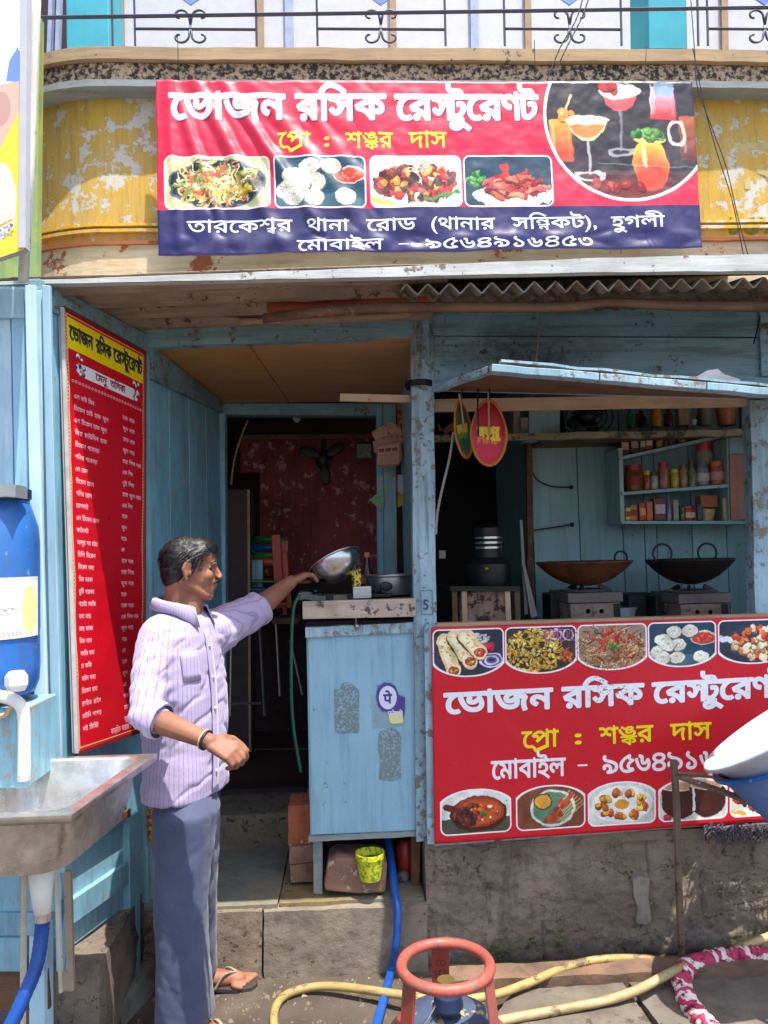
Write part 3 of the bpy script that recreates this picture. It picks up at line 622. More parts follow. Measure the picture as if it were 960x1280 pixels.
# railing
RAIL = thing('balcony_railing', 'dark wrought iron balcony railing with scrolls above the speckled ledge', 'railing', at(480, 54, 3.1))
def rbar(u0, v0, u1, v1, r=.006, name='bar', Y=3.1):
    m = MB(); m.tube([at(u0, v0, Y), at(u1, v1, Y)], r, 6); part(name, m, M_railing, RAIL)
rbar(52, 22, 990, 9, .008, 'top_rail')
for a, b in ((168, 320), (396, 556), (632, 776), (886, 1010)): rbar(a, 36, b, 37, .006, 'lower_rail')
for u in (140, 168, 320, 396, 556, 630, 776, 884, 872): rbar(u, 10, u+1, 57, .005); rbar(u-2, -60, u, 12, .005)
for u in (238, 476, 712, 956):
    for sx in (-1, 1):
        for v, k in ((18, 1), (48, -1)):
            pts = []
            for q in range(20):
                t = q/19; a = t*4.6; r = 11*(1-t*.75); pts.append(at(u+sx*(13-math.cos(a)*r), v-k*math.sin(a)*r*.85+k*2, 3.1))
            m = MB(); m.tube([at(u, 32, 3.1)]+pts, .005, 6); part('scroll', m, M_railing, RAIL, smooth=True)
    m = MB(); m.prism([at(u-14, -4, 3.1), at(u, -14, 3.1), at(u+14, -4, 3.1), at(u, 6, 3.1)], (0, .008, 0)); part('diamond', m, plain('blue_enamel', (110, 140, 215), .4), RAIL)
# painted letters on the yellow wall at the far right
def flat_text(name, st, p0, xdir, zdir, w_, h_, mat, parent, th=.001, nrm=(0, -1, 0)):
    m = MB(); p0 = Vector(p0); n = Vector(nrm)*th; K = 64
    cw = Canvas(int(K*w_/h_)+8, int(K*1.9), (0, 0, 0)); cw.text(st, 4, cw.w-4, K*.5, K*1.5, (255, 255, 255), 1)
    for j in range(cw.h):      # runs of paint, row by row
        r = cw.a[j, :, 0] > .5; i = 0
        while i < cw.w:
            if r[i]:
                e = i
                while e < cw.w and r[e]: e += 1
                q = lambda x, y: p0+xdir*((x-4)/(cw.w-8)*w_)+zdir*((K*1.5-y)/K*h_)+n
                m.add([q(i, j), q(e, j), q(e, j+1), q(i, j+1)], [(0, 1, 2, 3)]); i = e
            else: i += 1
    return part(name, m, mat, parent)
Mfaint = plain('faded_white_lettering', (196, 178, 120), .9); Mgreen = plain('faded_green_lettering', (110, 130, 60), .9)
X_ = Vector((1, 0, 0)); Z_ = Vector((0, 0, 1))
flat_text('wall_lettering', 'গায়', at(886, 236, Y0-.001), X_, Z_, .34, .2, Mfaint, BLD)
flat_text('wall_lettering', '১৫৯', at(912, 292, Y0-.004), X_, Z_, .2, .07, Mgreen, BLD)

# ---------------------------------------------------------------- rooms behind the front (walls, ceilings, floors)
ROOM = thing('dining_room', 'dark dining room with maroon peeling wall seen through the open doorway', 'room', (0, 4.1, .41))
def bx(name, par, mat, *a, **k): m = MB(); m.box(*a); return part(name, m, mat, par, **k)
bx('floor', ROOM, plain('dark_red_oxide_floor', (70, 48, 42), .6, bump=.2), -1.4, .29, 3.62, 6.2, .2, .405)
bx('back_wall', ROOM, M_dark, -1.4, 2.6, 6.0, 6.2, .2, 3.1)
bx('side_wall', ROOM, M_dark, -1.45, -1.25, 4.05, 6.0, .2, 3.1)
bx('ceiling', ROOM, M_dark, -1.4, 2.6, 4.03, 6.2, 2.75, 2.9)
m = MB(); m.px([(352, 590), (470, 590), (475, 720), (350, 720)], 5.2, .03); m.px([(300, 545), (475, 545), (475, 590.5), (300, 590.5)], 5.22, .03); m.px([(325, 590), (352.5, 590), (352.5, 720), (325, 720)], 5.22, .03)
part('maroon_partition', m, M_maroon, ROOM)
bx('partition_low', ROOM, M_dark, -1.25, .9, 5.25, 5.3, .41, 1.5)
m = MB(); m.beam(at(300, 547, 4.9), at(480, 545, 4.9), .03, .03); part('ceiling_rail', m, M_brown, ROOM)

# ---------------------------------------------------------------- the shop front: timber frame, soffit, kitchen box
SHOP = thing('shop_front', 'pale blue timber restaurant front with an open doorway and a serving window', 'shop', (0, 3.05, 0))
def pxpart(name, quad, Y, th, mat, par=SHOP, bevel=.003, **k): m = MB(); m.px(quad, Y, th); return part(name, m, mat, par, bevel=bevel, **k)
def gen(name, c4, th, mat, par=SHOP, bevel=.003, **k): m = MB(); m.slab([at(*c) for c in c4], th); return part(name, m, mat, par, bevel=bevel, **k)
# post between doorway and serving window
def wpost(name, u0, u1, v0, u2, u3, v1, Y, d, mat, par=SHOP, seg=16, jitv=.0018):
    m = MB(); A, B, D, E_ = at(u0, v0, Y), at(u1, v0, Y), at(u2, v1, Y), at(u3, v1, Y)
    m.beam(((A+B)/2)+Vector((0, d/2, 0)), ((D+E_)/2)+Vector((0, d/2, 0)), (B-A).length, d, seg, jitv, up=(0, 1, 0))
    return part(name, m, mat, par, bevel=.002)
wpost('post', 513, 541, 388, 523, 547, 1052, 3.05, .07, M_bluePost)
wpost('post_trim', 527, 537, 392, 529, 535, 448, 3.035, .015, M_bluePost)
wpost('post', 938, 962, 500, 950, 975, 1010, 3.04, .07, M_bluePost)
# left stall side: top rail, door leaf carrying the menu, passage wall
SX = lambda Y: -.957+(Y-2.5)*.33 if Y < 3.05 else -.776+(Y-3.05)*.14
def side(name, Ya, Yb, za, zb, zc, zd, mat, th=.03, off=0, par=SHOP, **k):
    """board in the left side plane: corners (Ya,za top),(Yb,zb top),(Yb,zc bottom),(Ya,zd bottom)"""
    P = [Vector((SX(Ya)+off, Ya, za)), Vector((SX(Yb)+off, Yb, zb)), Vector((SX(Yb)+off, Yb, zc)), Vector((SX(Ya)+off, Ya, zd))]
    m = MB(); m.slab(P, (-th, 0, 0)); return part(name, m, mat, par, bevel=.003, **k)
side('side_top_rail', 2.46, 3.05, 2.49, 2.47, 2.40, 2.40, M_blueX, .04, .012)
side('side_panel', 2.5, 3.05, 2.41, 2.41, .62, .62, M_blue, .02)
side('side_post', 2.455, 2.497, 2.45, 2.45, .02, .02, M_blueSun, .045, .02)
side('side_post', 2.88, 2.94, .66, .66, .08, .08, M_blue, .04, .02)
side('side_post', 3.0, 3.05, 2.40, 2.40, .3, .3, M_blue, .04, .012)
side('side_rail', 2.5, 2.88, .80, .80, .70, .70, M_blueL, .03, .018)
side('side_rail', 2.5, 2.88, .69, .69, .66, .66, M_brown, .03, .026)
side('side_rail', 2.5, 2.88, .50, .50, .42, .42, M_blue, .03, .016)
side('side_lower_panel', 2.5, 3.0, .66, .66, .34, .34, M_blue, .015, -.004)
for a, b in ((3.055, 3.28), (3.284, 3.52), (3.524, 3.76), (3.764, 3.98)):
    side('plank', a, b, 2.42, 2.40, .3, .3, M_blue, .02)
side('passage_rail', 3.05, 4.0, 2.43, 2.385, 2.33, 2.30, M_blueX, .03, .022)
# beam above the doorway and the plywood soffit
m = MB(); m.beam(at(150, 424, 3.06), at(520, 410, 3.06), .05, .085, 14, .002); part('door_beam', m, M_blueX, SHOP, bevel=.002)
m = MB()
P = [Vector((-.79, 3.04, 2.445)), Vector((.30, 3.04, 2.445)), Vector((.31, 4.02, 2.385)), Vector((-.64, 4.02, 2.385))]
for a, b in ((0, .37), (.374, 1)):
    m = MB(); m.slab([P[0].lerp(P[1], a), P[0].lerp(P[1], b), P[3].lerp(P[2], b), P[3].lerp(P[2], a)], (0, 0, .012)); part('soffit_sheet', m, M_ply, SHOP)
m = MB(); m.beam(at(425, 497, 3.14), at(512, 499, 3.14), .02, .03); part('soffit_batten', m, M_raw, SHOP)
m = MB(); m.beam(Vector((.35, 3.12, 2.185)), at(965, 500, 3.08), .025, .05, 10, .001); part('window_batten', m, M_raw, SHOP)
# door frame and partition beside it
gen('door_lintel', [(268, 504, 4.0), (500, 504, 4.0), (500, 520, 4.0), (268, 518, 4.0)], (0, .08, 0), M_blueX)
gen('door_jamb', [(264, 505, 3.98), (281, 505, 3.98), (283, 960, 3.98), (268, 960, 3.98)], (0, .08, 0), M_blue)
gen('door_jamb', [(470, 505, 3.99), (478, 505, 3.99), (482, 960, 3.99), (474, 960, 3.99)], (0, .08, 0), M_blue)
gen('plank', [(478.5, 505, 3.97), (495, 505, 3.97), (498, 960, 3.97), (482, 960, 3.97)], (0, .03, 0), M_tealwall)
m = MB(); m.slab([(.33, 3.12, 2.45), (.285, 3.96, 2.45), (.285, 3.96, .4), (.33, 3.12, .4)], (.02, 0, 0)); part('partition', m, M_tealwall, SHOP)
# blue boards over the serving window
gen('fascia_board', [(540, 386, 3.06), (990, 384, 3.06), (990, 421, 3.06), (540, 419, 3.06)], (0, .02, 0), M_blueF)
gen('fascia_board', [(540, 420.5, 3.063), (990, 422.5, 3.063), (990, 500, 3.063), (542, 488, 3.063)], (0, .02, 0), M_blueF)
wpost('fascia_post', 950, 962, 388, 952, 964, 470, 3.045, .02, M_blueF)
# kitchen box
KY = 3.95
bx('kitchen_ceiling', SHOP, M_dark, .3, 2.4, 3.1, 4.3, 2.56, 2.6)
bx('kitchen_side_wall', SHOP, M_tealwall, 2.08, 2.12, 3.1, KY, .4, 2.56)
def seam(u0, u1):
    m = MB(); A = at(u0, 600, KY).x; B = at(u1, 600, KY).x; m.box(A+.002, B-.002, KY, KY+.03, .4, 2.56); part('kitchen_plank', m, M_tealwall, SHOP, bevel=.003)
for a, b in ((662, 722), (722, 776), (776, 803), (803, 818), (818, 862), (862, 905), (905, 960)): seam(a, b)
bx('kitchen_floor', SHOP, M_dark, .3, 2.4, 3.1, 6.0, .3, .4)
bx('kitchen_inner_wall', SHOP, plain('dark_inner_wall', (38, 30, 30), .9), .36, 1.3, 4.9, 4.95, .4, 2.7)  # even, very dark brown on the deep inner wall
m = MB(); m.slab([(at(660, 600, KY).x, KY, 2.5), (at(660, 600, KY).x+.02, 4.9, 2.5), (at(660, 600, KY).x+.02, 4.9, .4), (at(660, 600, KY).x, KY, .4)], (.02, 0, 0)); part('kitchen_inner_side', m, M_tealwall, SHOP)
m = MB(); m.beam(at(661, 520, 3.9), at(663, 772, 3.9), .03, .03, 8, .002, up=(0, 1, 0)); part('dark_stud', m, M_brown, SHOP)
m = MB(); m.beam(at(542, 549, 3.5), at(936, 541, 3.5), .035, .03, 20, .004); part('loft_rail', m, paint('dirty_pale_rail', (160, 150, 118), (120, 108, 84), chip=(70, 60, 48), amt=.55, grain='x'), SHOP)
m = MB(); m.slab([Vector((at(690, 546, 3.5).x, 3.5, at(690, 541, 3.5).z)), Vector((2.08, 3.5, at(936, 535, 3.5).z)), Vector((2.08, KY, at(936, 535, 3.5).z)), Vector((at(690, 546, 3.5).x, KY, at(690, 541, 3.5).z))], (0, 0, -.012)); part('loft_board', m, M_brown, SHOP)
# counter behind the banner, its panel frame
bx('counter_top', SHOP, paint('greasy_counter', (120, 110, 100), (80, 74, 68), grain='x'), .36, 2.08, 3.03, 3.9, 1.06, 1.10)
gen('counter_board', [(532, 781, 3.02), (1030, 768, 3.02), (1030, 1022, 3.02), (543, 1058, 3.02)], (0, .02, 0), M_blue)
gen('counter_edge', [(530, 783, 3.0), (540, 783, 3.0), (545, 1056, 3.0), (534, 1056, 3.0)], (0, .03, 0), M_bluePost)
m = MB(); m.beam(at(545, 782, 3.03), at(985, 769, 3.03), .05, .02, 12, .001); part('counter_lip', m, M_raw, SHOP)
# blue serving-flap (hinged shutter held up)
m = MB()
P = [at(545, 488, 3.04), at(1010, 500, 3.04), at(1010, 497, 2.42), at(612, 464, 2.42)]
m.slab([P[0], P[1], P[2], P[3]], (0, 0, .018)); part('flap_sheet', m, M_brown, SHOP)
FL = [at(612, 457, 2.42), at(1010, 491, 2.42)]
for q in range(3):
    a = FL[0].lerp(FL[1], q/3+.002); b = FL[0].lerp(FL[1], (q+1)/3-.002); m = MB(); m.beam(a-Vector((0, 0, .012)), b-Vector((0, 0, .012)), .05, .024, 6, .0015); part('flap_edge_board', m, M_bluePost, SHOP, bevel=.002)
m = MB(); m.beam(FL[0]+Vector((.01, .02, -.008)), at(545, 487, 3.03), .03, .022, 6, .002); part('flap_side_board', m, M_bluePost, SHOP, bevel=.002)
m = MB(); m.beam(FL[0]+Vector((.04, .035, .02)), FL[1]+Vector((0, .035, .016)), .04, .008, 12, .003); part('flap_top_batten', m, M_bluePost, SHOP)
m = MB(); m.prism([at(858, 474, 2.6), at(872, 470, 2.6), at(884, 463, 2.6), at(897, 461, 2.6), at(906, 468, 2.6), at(925, 474, 2.6), at(925, 480, 2.6), at(858, 478, 2.6)], (0, .02, 0)); part('sunlit_flap_glimpse', m, M_whitesheet, SHOP)  # white slip painted in for the sunlit glimpse of the flap top
# house plate number on the post
flat_text('post_number', '5', at(529, 762, 3.043), X_, Z_, .02, .035, plain('stencil_ink', (50, 80, 110), .8), SHOP)
m = MB()
A, B, D, E_ = at(526, 738, 3.044), at(540, 738, 3.044), at(541, 768, 3.044), at(527, 768, 3.044)
for a, b in ((A, B), (B, D), (D, E_), (E_, A)): m.beam(a, b, .002, .002)
part('number_frame', m, plain('stencil_ink_frame', (60, 90, 120), .8), SHOP)

# ---------------------------------------------------------------- plinth wall under the counter, steps
tp = NT('rough_cement_plinth')
c = tp.mix(tp.ramp(tp.noise(3, 5), .38, .62), C(168, 152, 132), C(134, 118, 102)); c = tp.mix(tp.ramp(tp.noise(18, 7, .8), .52, .7, 0, .8), c, C(80, 68, 58))
c = tp.mix(tp.ramp(tp.noise(6, 5, .7, tp.mapping((1, 1, .22))), .56, .7, 0, .7), c, C(92, 80, 70))
gz = tp.n('SeparateXYZ'); tp.l(tp.tc.outputs['Object'], gz.inputs[0])
moss = tp.math('MULTIPLY', tp.ramp(gz.outputs[2], .02, .12, 1, 0), tp.ramp(tp.noise(7, 4), .5, .6)); c = tp.mix(moss, c, C(84, 96, 34))
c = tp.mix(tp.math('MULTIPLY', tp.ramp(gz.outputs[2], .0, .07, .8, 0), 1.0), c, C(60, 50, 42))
vo = tp.n('TexVoronoi', feature='DISTANCE_TO_EDGE'); vo.inputs['Scale'].default_value = 3.2; wn = tp.n('VectorMath', operation='ADD'); nz = tp.n('TexNoise'); nz.inputs['Scale'].default_value = 5; nz.inputs['Detail'].default_value = 6; sc3 = tp.n('VectorMath', operation='SCALE'); sc3.inputs[3].default_value = .35
tp.l(nz.outputs['Color'], sc3.inputs[0]); tp.l(tp.tc.outputs['Object'], wn.inputs[0]); tp.l(sc3.outputs[0], wn.inputs[1]); tp.l(wn.outputs[0], vo.inputs['Vector'])
crk = tp.math('MULTIPLY', tp.ramp(vo.outputs['Distance'], .0, .012, 1, 0), tp.ramp(tp.noise(2.5, 3), .42, .55)); c = tp.mix(tp.math('MULTIPLY', crk, .8), c, C(48, 40, 34))
c = tp.mix(tp.ramp(tp.noise(120, 4, .8), .58, .7, 0, .6), c, C(200, 188, 168))
tp.col(c); tp.rough(.9); tp.bump(tp.math('SUBTRACT', tp.noise(30, 12, .85), crk), 1.0, .022); M_plinth = tp.m
PL = thing('plinth_wall', 'rough damp cement plinth wall with moss along its foot under the red counter banner', 'wall', (.3, 3.0, 0))
m = MB()
def pf(i, j):
    x = .27+(3.0-.27)*i; z = -.03+.5*j; d = .013*fbm((x*4, 0, z*6), 8)+.009*fbm((x*18, 3, z*18), 5)
    ci = abs(((x-.3)/.42+(.5 if int(max(z, 0)/.15) % 2 else 0)) % 1-.5); cz = abs((z/.15) % 1-.5)
    d -= .012*max(0, 1-(.5-max(ci, cz))*60)*(1 if fbm((x, 5, z*2), 2) > -.1 else 0)
    return Vector((x, 3.03-d, z))
m.grid(pf, 420, 90); part('plinth_face', m, M_plinth, PL, smooth=True)
bx('plinth_top', PL, M_plinth, .27, 3.0, 3.022, 3.3, .44, .476); bx('plinth_core', PL, M_plinth, .27, 3.0, 3.045, 3.6, -.02, .44)
m = MB(); m.prism([at(u, v, 3.017) for u, v in ((791, 1099), (800, 1096), (813, 1098), (811, 1120), (815, 1150), (808, 1157), (795, 1155), (797, 1135), (792, 1120))], (0, .02, 0)); part('cement_patch', m, paint('dull_cement_patch', (136, 128, 118), (116, 108, 100), grime=(84, 76, 68), gamt=.7, rough=.9, grain=None, bump=.7), PL, bevel=.004)
M_step = paint('worn_cement_step', (138, 124, 106), (112, 102, 88), chip=(84, 72, 60), amt=.6, grime=(76, 64, 54), gamt=.7, rough=.8, grain=None, bump=.9, scale=4)
M_step2 = paint('mossy_stone_slab', (112, 120, 116), (128, 112, 76), chip=(84, 72, 60), amt=.62, grime=(80, 72, 58), gamt=.6, rough=.8, grain=None, bump=.6, scale=2)
STEP = thing('entrance_steps', 'worn cement and stone steps leading up to the restaurant doorway', 'steps', (-.3, 3.0, 0))
def rblock(x0, x1, y0, y1, z0, z1, n=16, a=.006):
    m = MB(); m.box(0, 1, 0, 1, 0, 1)
    import bmesh
    bm = bmesh.new(); me = bpy.data.meshes.new('x'); me.from_pydata([tuple(v) for v in m.v], [], m.f); bm.from_mesh(me); bmesh.ops.subdivide_edges(bm, edges=bm.edges[:], cuts=n, use_grid_fill=True)
    m = MB(); bm.verts.ensure_lookup_table()
    for v in bm.verts:
        p = Vector((x0+(x1-x0)*v.co.x, y0+(y1-y0)*v.co.y, z0+(z1-z0)*v.co.z)); q = p*7
        m.v.append(p+Vector((fbm(q, 4), fbm(q+Vector((9, 0, 0)), 4), fbm(q+Vector((0, 9, 0)), 4)))*a)
    m.f = [tuple(x.index for x in f.verts) for f in bm.faces]; bm.free(); bpy.data.meshes.remove(me); return m
part('step', rblock(-.86, -.36, 3.0, 3.7, -.02, .25), M_step, STEP, smooth='auto')
part('step', rblock(-.352, .268, 3.005, 3.7, -.02, .245), M_step, STEP, smooth='auto')
part('tread_slab', rblock(-.84, -.30, 3.03, 3.66, .24, .262, 10, .003), M_step2, STEP, smooth='auto')
part('tread_slab', rblock(-.294, .26, 3.04, 3.66, .236, .259, 10, .003), M_step2, STEP, smooth='auto')
part('step', rblock(-.86, .28, 3.6, 4.0, .2, .415), M_step, STEP, smooth='auto')
part('threshold', rblock(-.7, .28, 3.9, 4.05, .4, .44), plain('dark_threshold', (60, 46, 42), .7), STEP, smooth='auto')
m = rblock(-1.05, -.80, 2.5, 3.02, -.02, .33, 14, .01); CURB = part('left_wall_base', m, M_plinth, loc=(-.95, 2.7, 0), smooth='auto')
tag(CURB, 'low pale cement wall base under the blue side boards behind the sink', 'wall')
# concrete block by the man's feet
def outline_slab(pts, z, th, mat, name, label, cat):
    P = [az(u, v, z) for u, v in pts]; c0 = sum(P, Vector())/len(P); m = MB(); n = len(P)
    ring = lambda k, dz: [c0+(p-c0)*k+Vector((0, 0, dz+.004*fbm(p*9))) for p in P]
    vs = ring(.5, .002)+ring(.95, 0)+ring(1, -.012)+ring(1.01, -th); fs = [tuple(range(n))]
    for r in range(3):
        for k in range(n): fs.append((r*n+k, r*n+(k+1) % n, (r+1)*n+(k+1) % n, (r+1)*n+k))
    m.add(vs, fs); o = part(name, m, mat, loc=(c0.x, c0.y, 0), smooth='auto'); tag(o, label, cat); return o
sm = spline([Vector((a, b, 0)) for a, b in ((62, 1290), (84, 1240), (110, 1195), (135, 1174), (170, 1172), (192, 1184), (194, 1205), (160, 1245), (128, 1290), (90, 1330), (62, 1290))], 5)[:-1]
outline_slab([(p.x, p.y) for p in sm], .09, .12, M_step2, 'stone_slab', 'rounded grey stone slab lying on the ground under the sink beside the man', 'stone')

# ---------------------------------------------------------------- roof
ROOF = thing('shop_roof', 'rusty corrugated sheet awning roof over the shop front with a front edge coloured sun-white', 'roof', (0, 2.5, 2.5))
m = MB()
def rl(i, j):   # left sheet: ribs run along the street
    X = -2.6+(.36+2.6)*i; y = 2.49+.75*j; zf = at(0, 356, 2.5).z+(X+1.102)*.0225
    return Vector((X, y, zf+.02*math.cos(j*2*PI*5)+.004*fbm((X*2, y*3, 0))+.02*j))
m.grid(rl, 60, 60); part('ribbed_sheet', m, M_sheet, ROOF, smooth=True, solid=.002)
m = MB()
def rr(i, j):
    X = .2+2.9*i; y = 2.52+.7*j; s = (X/.072) % 1; z0 = at(730, 357, 2.52).z+(X-.9)*.01
    return Vector((X, y, z0+.019*(2*abs(2*s-1)-1)+.003*fbm((X*2, y*4, 0))+.13*j))
m.grid(rr, 480, 6); part('corrugated_sheet', m, M_asb, ROOF, solid=.005)
m = MB()
def re(i, j):
    u = -60+1090*i; tp_ = [(-60, 354, 357), (480, 334, 346), (560, 330, 344), (760, 322, 340), (1030, 316, 338)]
    for a, b in zip(tp_, tp_[1:]):
        if a[0] <= u <= b[0]: t = (u-a[0])/(b[0]-a[0]); v0 = a[1]+(b[1]-a[1])*t; v1 = a[2]+(b[2]-a[2])*t
    return at(u, v0+(v1-v0)*min(1, j*2), 2.48) if j <= .5 else at(u, v1, 2.48)+Vector((0, .0, 0))
P0 = [re(i/40, 0) for i in range(41)]; P1 = [re(i/40, .5) for i in range(41)]
vs = []; fs = []
for i in range(41):
    w_ = Vector((0, .004*fbm((i*.7, 0, 0)), .003*fbm((i*.9, 3, 0)))); vs += [P0[i]+w_, P1[i]+w_, P1[i]+Vector((0, .03, 0)), P0[i]+Vector((0, .66, .16))]
for i in range(40):
    for k in range(4): fs.append((4*i+k, 4*i+(k+1) % 4, 4*i+4+(k+1) % 4, 4*i+4+k))
fs += [(3, 2, 1, 0), (160, 161, 162, 163)]
m.add(vs, fs); part('top_sheet', m, M_whitesheet, ROOF)
# pole and rolled plastic under the sheets
sp = spline([at(330, 398, 2.7), at(420, 388, 2.64), at(520, 384, 2.6), at(700, 384, 2.6), at(760, 378, 2.6), at(850, 382, 2.6), at(1010, 384, 2.6)], 8)
m = MB(); m.tube(sp, [.024+.004*noise.noise(p*6) for p in sp], 8, flat=.7); part('roof_pole', m, M_brown, ROOF, smooth=True)
sp = spline([at(335, 382, 2.76), at(400, 386, 2.74), at(500, 374, 2.73), at(545, 371, 2.73)], 8)
m = MB(); m.tube(sp, [.022+.012*abs(noise.noise(p*9)) for p in sp], 9); part('rust_beam', m, paint('rust_red_beam', (150, 74, 46), (110, 60, 42), grain='x', rough=.8), ROOF, smooth=True)
sp = spline([at(300, 402, 2.9), at(400, 398, 2.88), at(460, 395, 2.88), at(512, 392, 2.9)], 8)
m = MB(); m.tube(sp, [.012+.008*abs(noise.noise(p*9)) for p in sp], 8); part('rolled_sacking', m, M_tan, ROOF, smooth=True)
for (a, b) in (((100, 372), (330, 398)),):
    m = MB(); m.beam(at(90, 372, 2.9), at(340, 396, 2.9), .03, .025, 8, .002); part('roof_batten', m, M_brown, ROOF)
# dark gap filler above the door beam: inner boarding
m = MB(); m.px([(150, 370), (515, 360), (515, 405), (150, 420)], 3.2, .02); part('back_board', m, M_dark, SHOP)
# ---------------------------------------------------------------- printed banners
W, H = 1675, 530
def UX(u): return (u-196)/670*W
def UY(v): return (v-101)/216*H
cv = Canvas(W, H, (214, 22, 62)); cv.rect(-5, UY(262), W+5, H+5, (34, 30, 84))
for k, (a, b, kind) in enumerate(((206, 331, 'chow'), (339, 448, 'momo'), (456, 566, 'chilli'), (572, 680, 'lolly'))):
    d = dish(int(UX(b)-UX(a)), int(UY(259)-UY(197)), kind, 11+k); paste(cv, d, UX(a), UY(198), 'rr', 5, rad=.06)
d = dish(520, 400, 'bar', 5)
cx, cy, R = UX(782), UY(146), 262
X, Y = np.meshgrid(np.arange(W)+.5, np.arange(H)+.5); q = np.hypot(X-cx, Y-cy)
m_ = np.clip(R+10-q, 0, 1)[..., None]*(Y < UY(262))[..., None]; cv.a += (np.array((.96, .93, .93))-cv.a)*m_
big = np.zeros((H, W, 3), 'f'); bx0, by0 = int(cx-260), int(UY(99)); hh = min(400, H-max(0, by0)); y0_ = max(0, by0); ww = min(520, W-bx0)
big[y0_:y0_+hh-(y0_-by0), bx0:bx0+ww] = d.a[y0_-by0:hh, :ww]
m_ = np.clip(R-q, 0, 1)[..., None]; cv.a += (big-cv.a)*m_
for st, a, b in (('ভোজন', 213, 352), ('রসিক', 366, 476), ('রেস্টুরেণ্ট', 489, 667)):
    cv.text(st, UX(a), UX(b), UY(119), UY(150), (246, 244, 248), 4.6, shadow=((120, 20, 60), 5))
cv.text('প্রো', UX(343), UX(383), UY(167), UY(186), (245, 225, 40), 1, shadow=((120, 20, 40), 2)); cv.text(':', UX(400), UX(405), UY(169), UY(184), (245, 225, 40), 2)
for st, a, b in (('শঙ্কর', 426, 484), ('দাস', 504, 551)): cv.text(st, UX(a), UX(b), UY(167), UY(186), (245, 225, 40), 1, shadow=((120, 20, 40), 2))
for st, a, b in (('তারকেশ্বর', 231, 358), ('থানা', 376, 427), ('রোড', 448, 509), ('(থানার', 528, 607), ('সন্নিকট),', 628, 734), ('হুগলী', 753, 820)):
    cv.text(st, UX(a), UX(b), UY(276), UY(290), (235, 236, 246), .8)
for st, a, b in (('মোবাইল', 363, 468), ('-', 487, 499), ('৯৫৬৪৯১৬৪৫৩', 520, 728)):
    cv.text(st, UX(a), UX(b), UY(301) if st != '-' else UY(305), UY(313) if st != '-' else UY(308), (235, 236, 246), .8)
M_ban = printed('upper_banner_print', cv, .38, grime=(200, 190, 200), gamt=.08, gscale=4, bump=.12)
BAN = [at(195, 101, 3.03), at(865, 103, 3.03), at(877, 310, 3.0), at(198, 320, 3.0)]
def bil(P, i, j): return P[0].lerp(P[1], i).lerp(P[3].lerp(P[2], i), j)
def bf(i, j):
    p = bil(BAN, i, j); d = 0
    # slack folds running from the top left corner, sag waves, loose lower hem
    for k, (c0, sl, wd, am, ext) in enumerate(((.03, .10, .012, .016, .30), (.07, .16, .016, .020, .34), (.12, .20, .014, .018, .34), (.17, .24, .020, .012, .42), (.02, .02, .01, .012, .12), (.24, .22, .018, .008, .5), (.36, .12, .03, .006, .6))):
        q = (i-(c0+sl*j))/wd; d += 1.15*am*math.exp(-q*q)*(.35+.65*math.sin(PI*min(1, j*1.1)))
    d += .008*math.sin(i*23+j*3)*j*j+.006*fbm((i*5, j*2.2, 1), 4)+.0025*fbm((i*22, j*8, 4), 3)
    d += .010*math.exp(-((j-.93)/.04)**2)*math.sin(i*37)
    return p+Vector((.004*fbm((0, j*4, 2), 2)*(i < .01), -abs(d), -.004*math.sin(i*PI*5)*(j > .99)-.003*math.sin(i*PI*4)*(j < .01)))
m = MB(); m.grid(bf, 300, 90, uv=True); o = part('banner', m, M_ban, smooth=True, solid=.0015, fix=False, loc=BAN[3])
tag(o, 'wide red and navy printed restaurant banner with creases hanging below the upper floor ledge', 'banner')
for u, v in ((222, 44), (668, 50)):
    m = MB(); m.tube([at(u, v, 2.98), at(u+1, 101 if u < 500 else 103, 3.0)], .0015, 5); o = part('tie_wire', m, M_iron, loc=at(u, v, 2.98)); tag(o, 'thin wire holding up the %s of the upper banner' % ('left end' if u < 500 else 'right part'), 'wire')

# lower banner on the counter
W, H = 1400, 800; LB = [(539, 784), (1003, 769), (1006, 1023), (543, 1055)]
def LP(u, v):
    s = (u-541)/463; t0 = 784-15*s; t1 = 1055-32*s; return s*W, (v-t0)/(t1-t0)*H
RNG = random.Random(3)
cv = Canvas(W, H, (206, 24, 40))
for k, (a, b, kind) in enumerate(((541.5, 627, 'roll'), (630, 716.5, 'biry'), (719.5, 804, 'mix'), (807, 891, 'momo'), (895, 985, 'prawn'))):
    x0, y0 = LP(a, 788-.033*(a-541)); x1, y1 = LP(b, 846-.045*(b-541)); d = dish(int(x1-x0-4), int(y1-y0), kind, 31+k); paste(cv, d, x0+8, y0+4, 'U', 6, rad=.07)
for k, (a, b, kind) in enumerate(((549, 634, 'curry'), (642, 726, 'kebab'), (731, 814, 'ring'), (819, 904, 'tea'), (909, 995, 'chilli'))):
    x0, y0 = LP(a, 990-.052*(a-549)); x1, y1 = LP(b, 1042-.062*(b-549)); d = dish(int(x1-x0-4), int(y1-y0), kind, 51+k); paste(cv, d, x0+4, y0+4, 'A', 6, rad=.09)
def LT(st, a, b, va, vb, c, bold, sh=None, k=.052):
    x0, y0 = LP(a, va-k*(a-555)); x1, y1 = LP(b, va-k*(b-555)); _, yb = LP(a, vb-k*(a-555)); cv.text(st, x0, x1, y0, yb, c, bold, shadow=sh, slope=y1-y0)
for st, a, b in (('ভোজন', 556, 688), ('রসিক', 701, 801), ('রেস্টুরেণ্ট', 813, 982)): LT(st, a, b, 868.5, 893, (240, 240, 244), 5.0, ((140, 30, 50), 4))
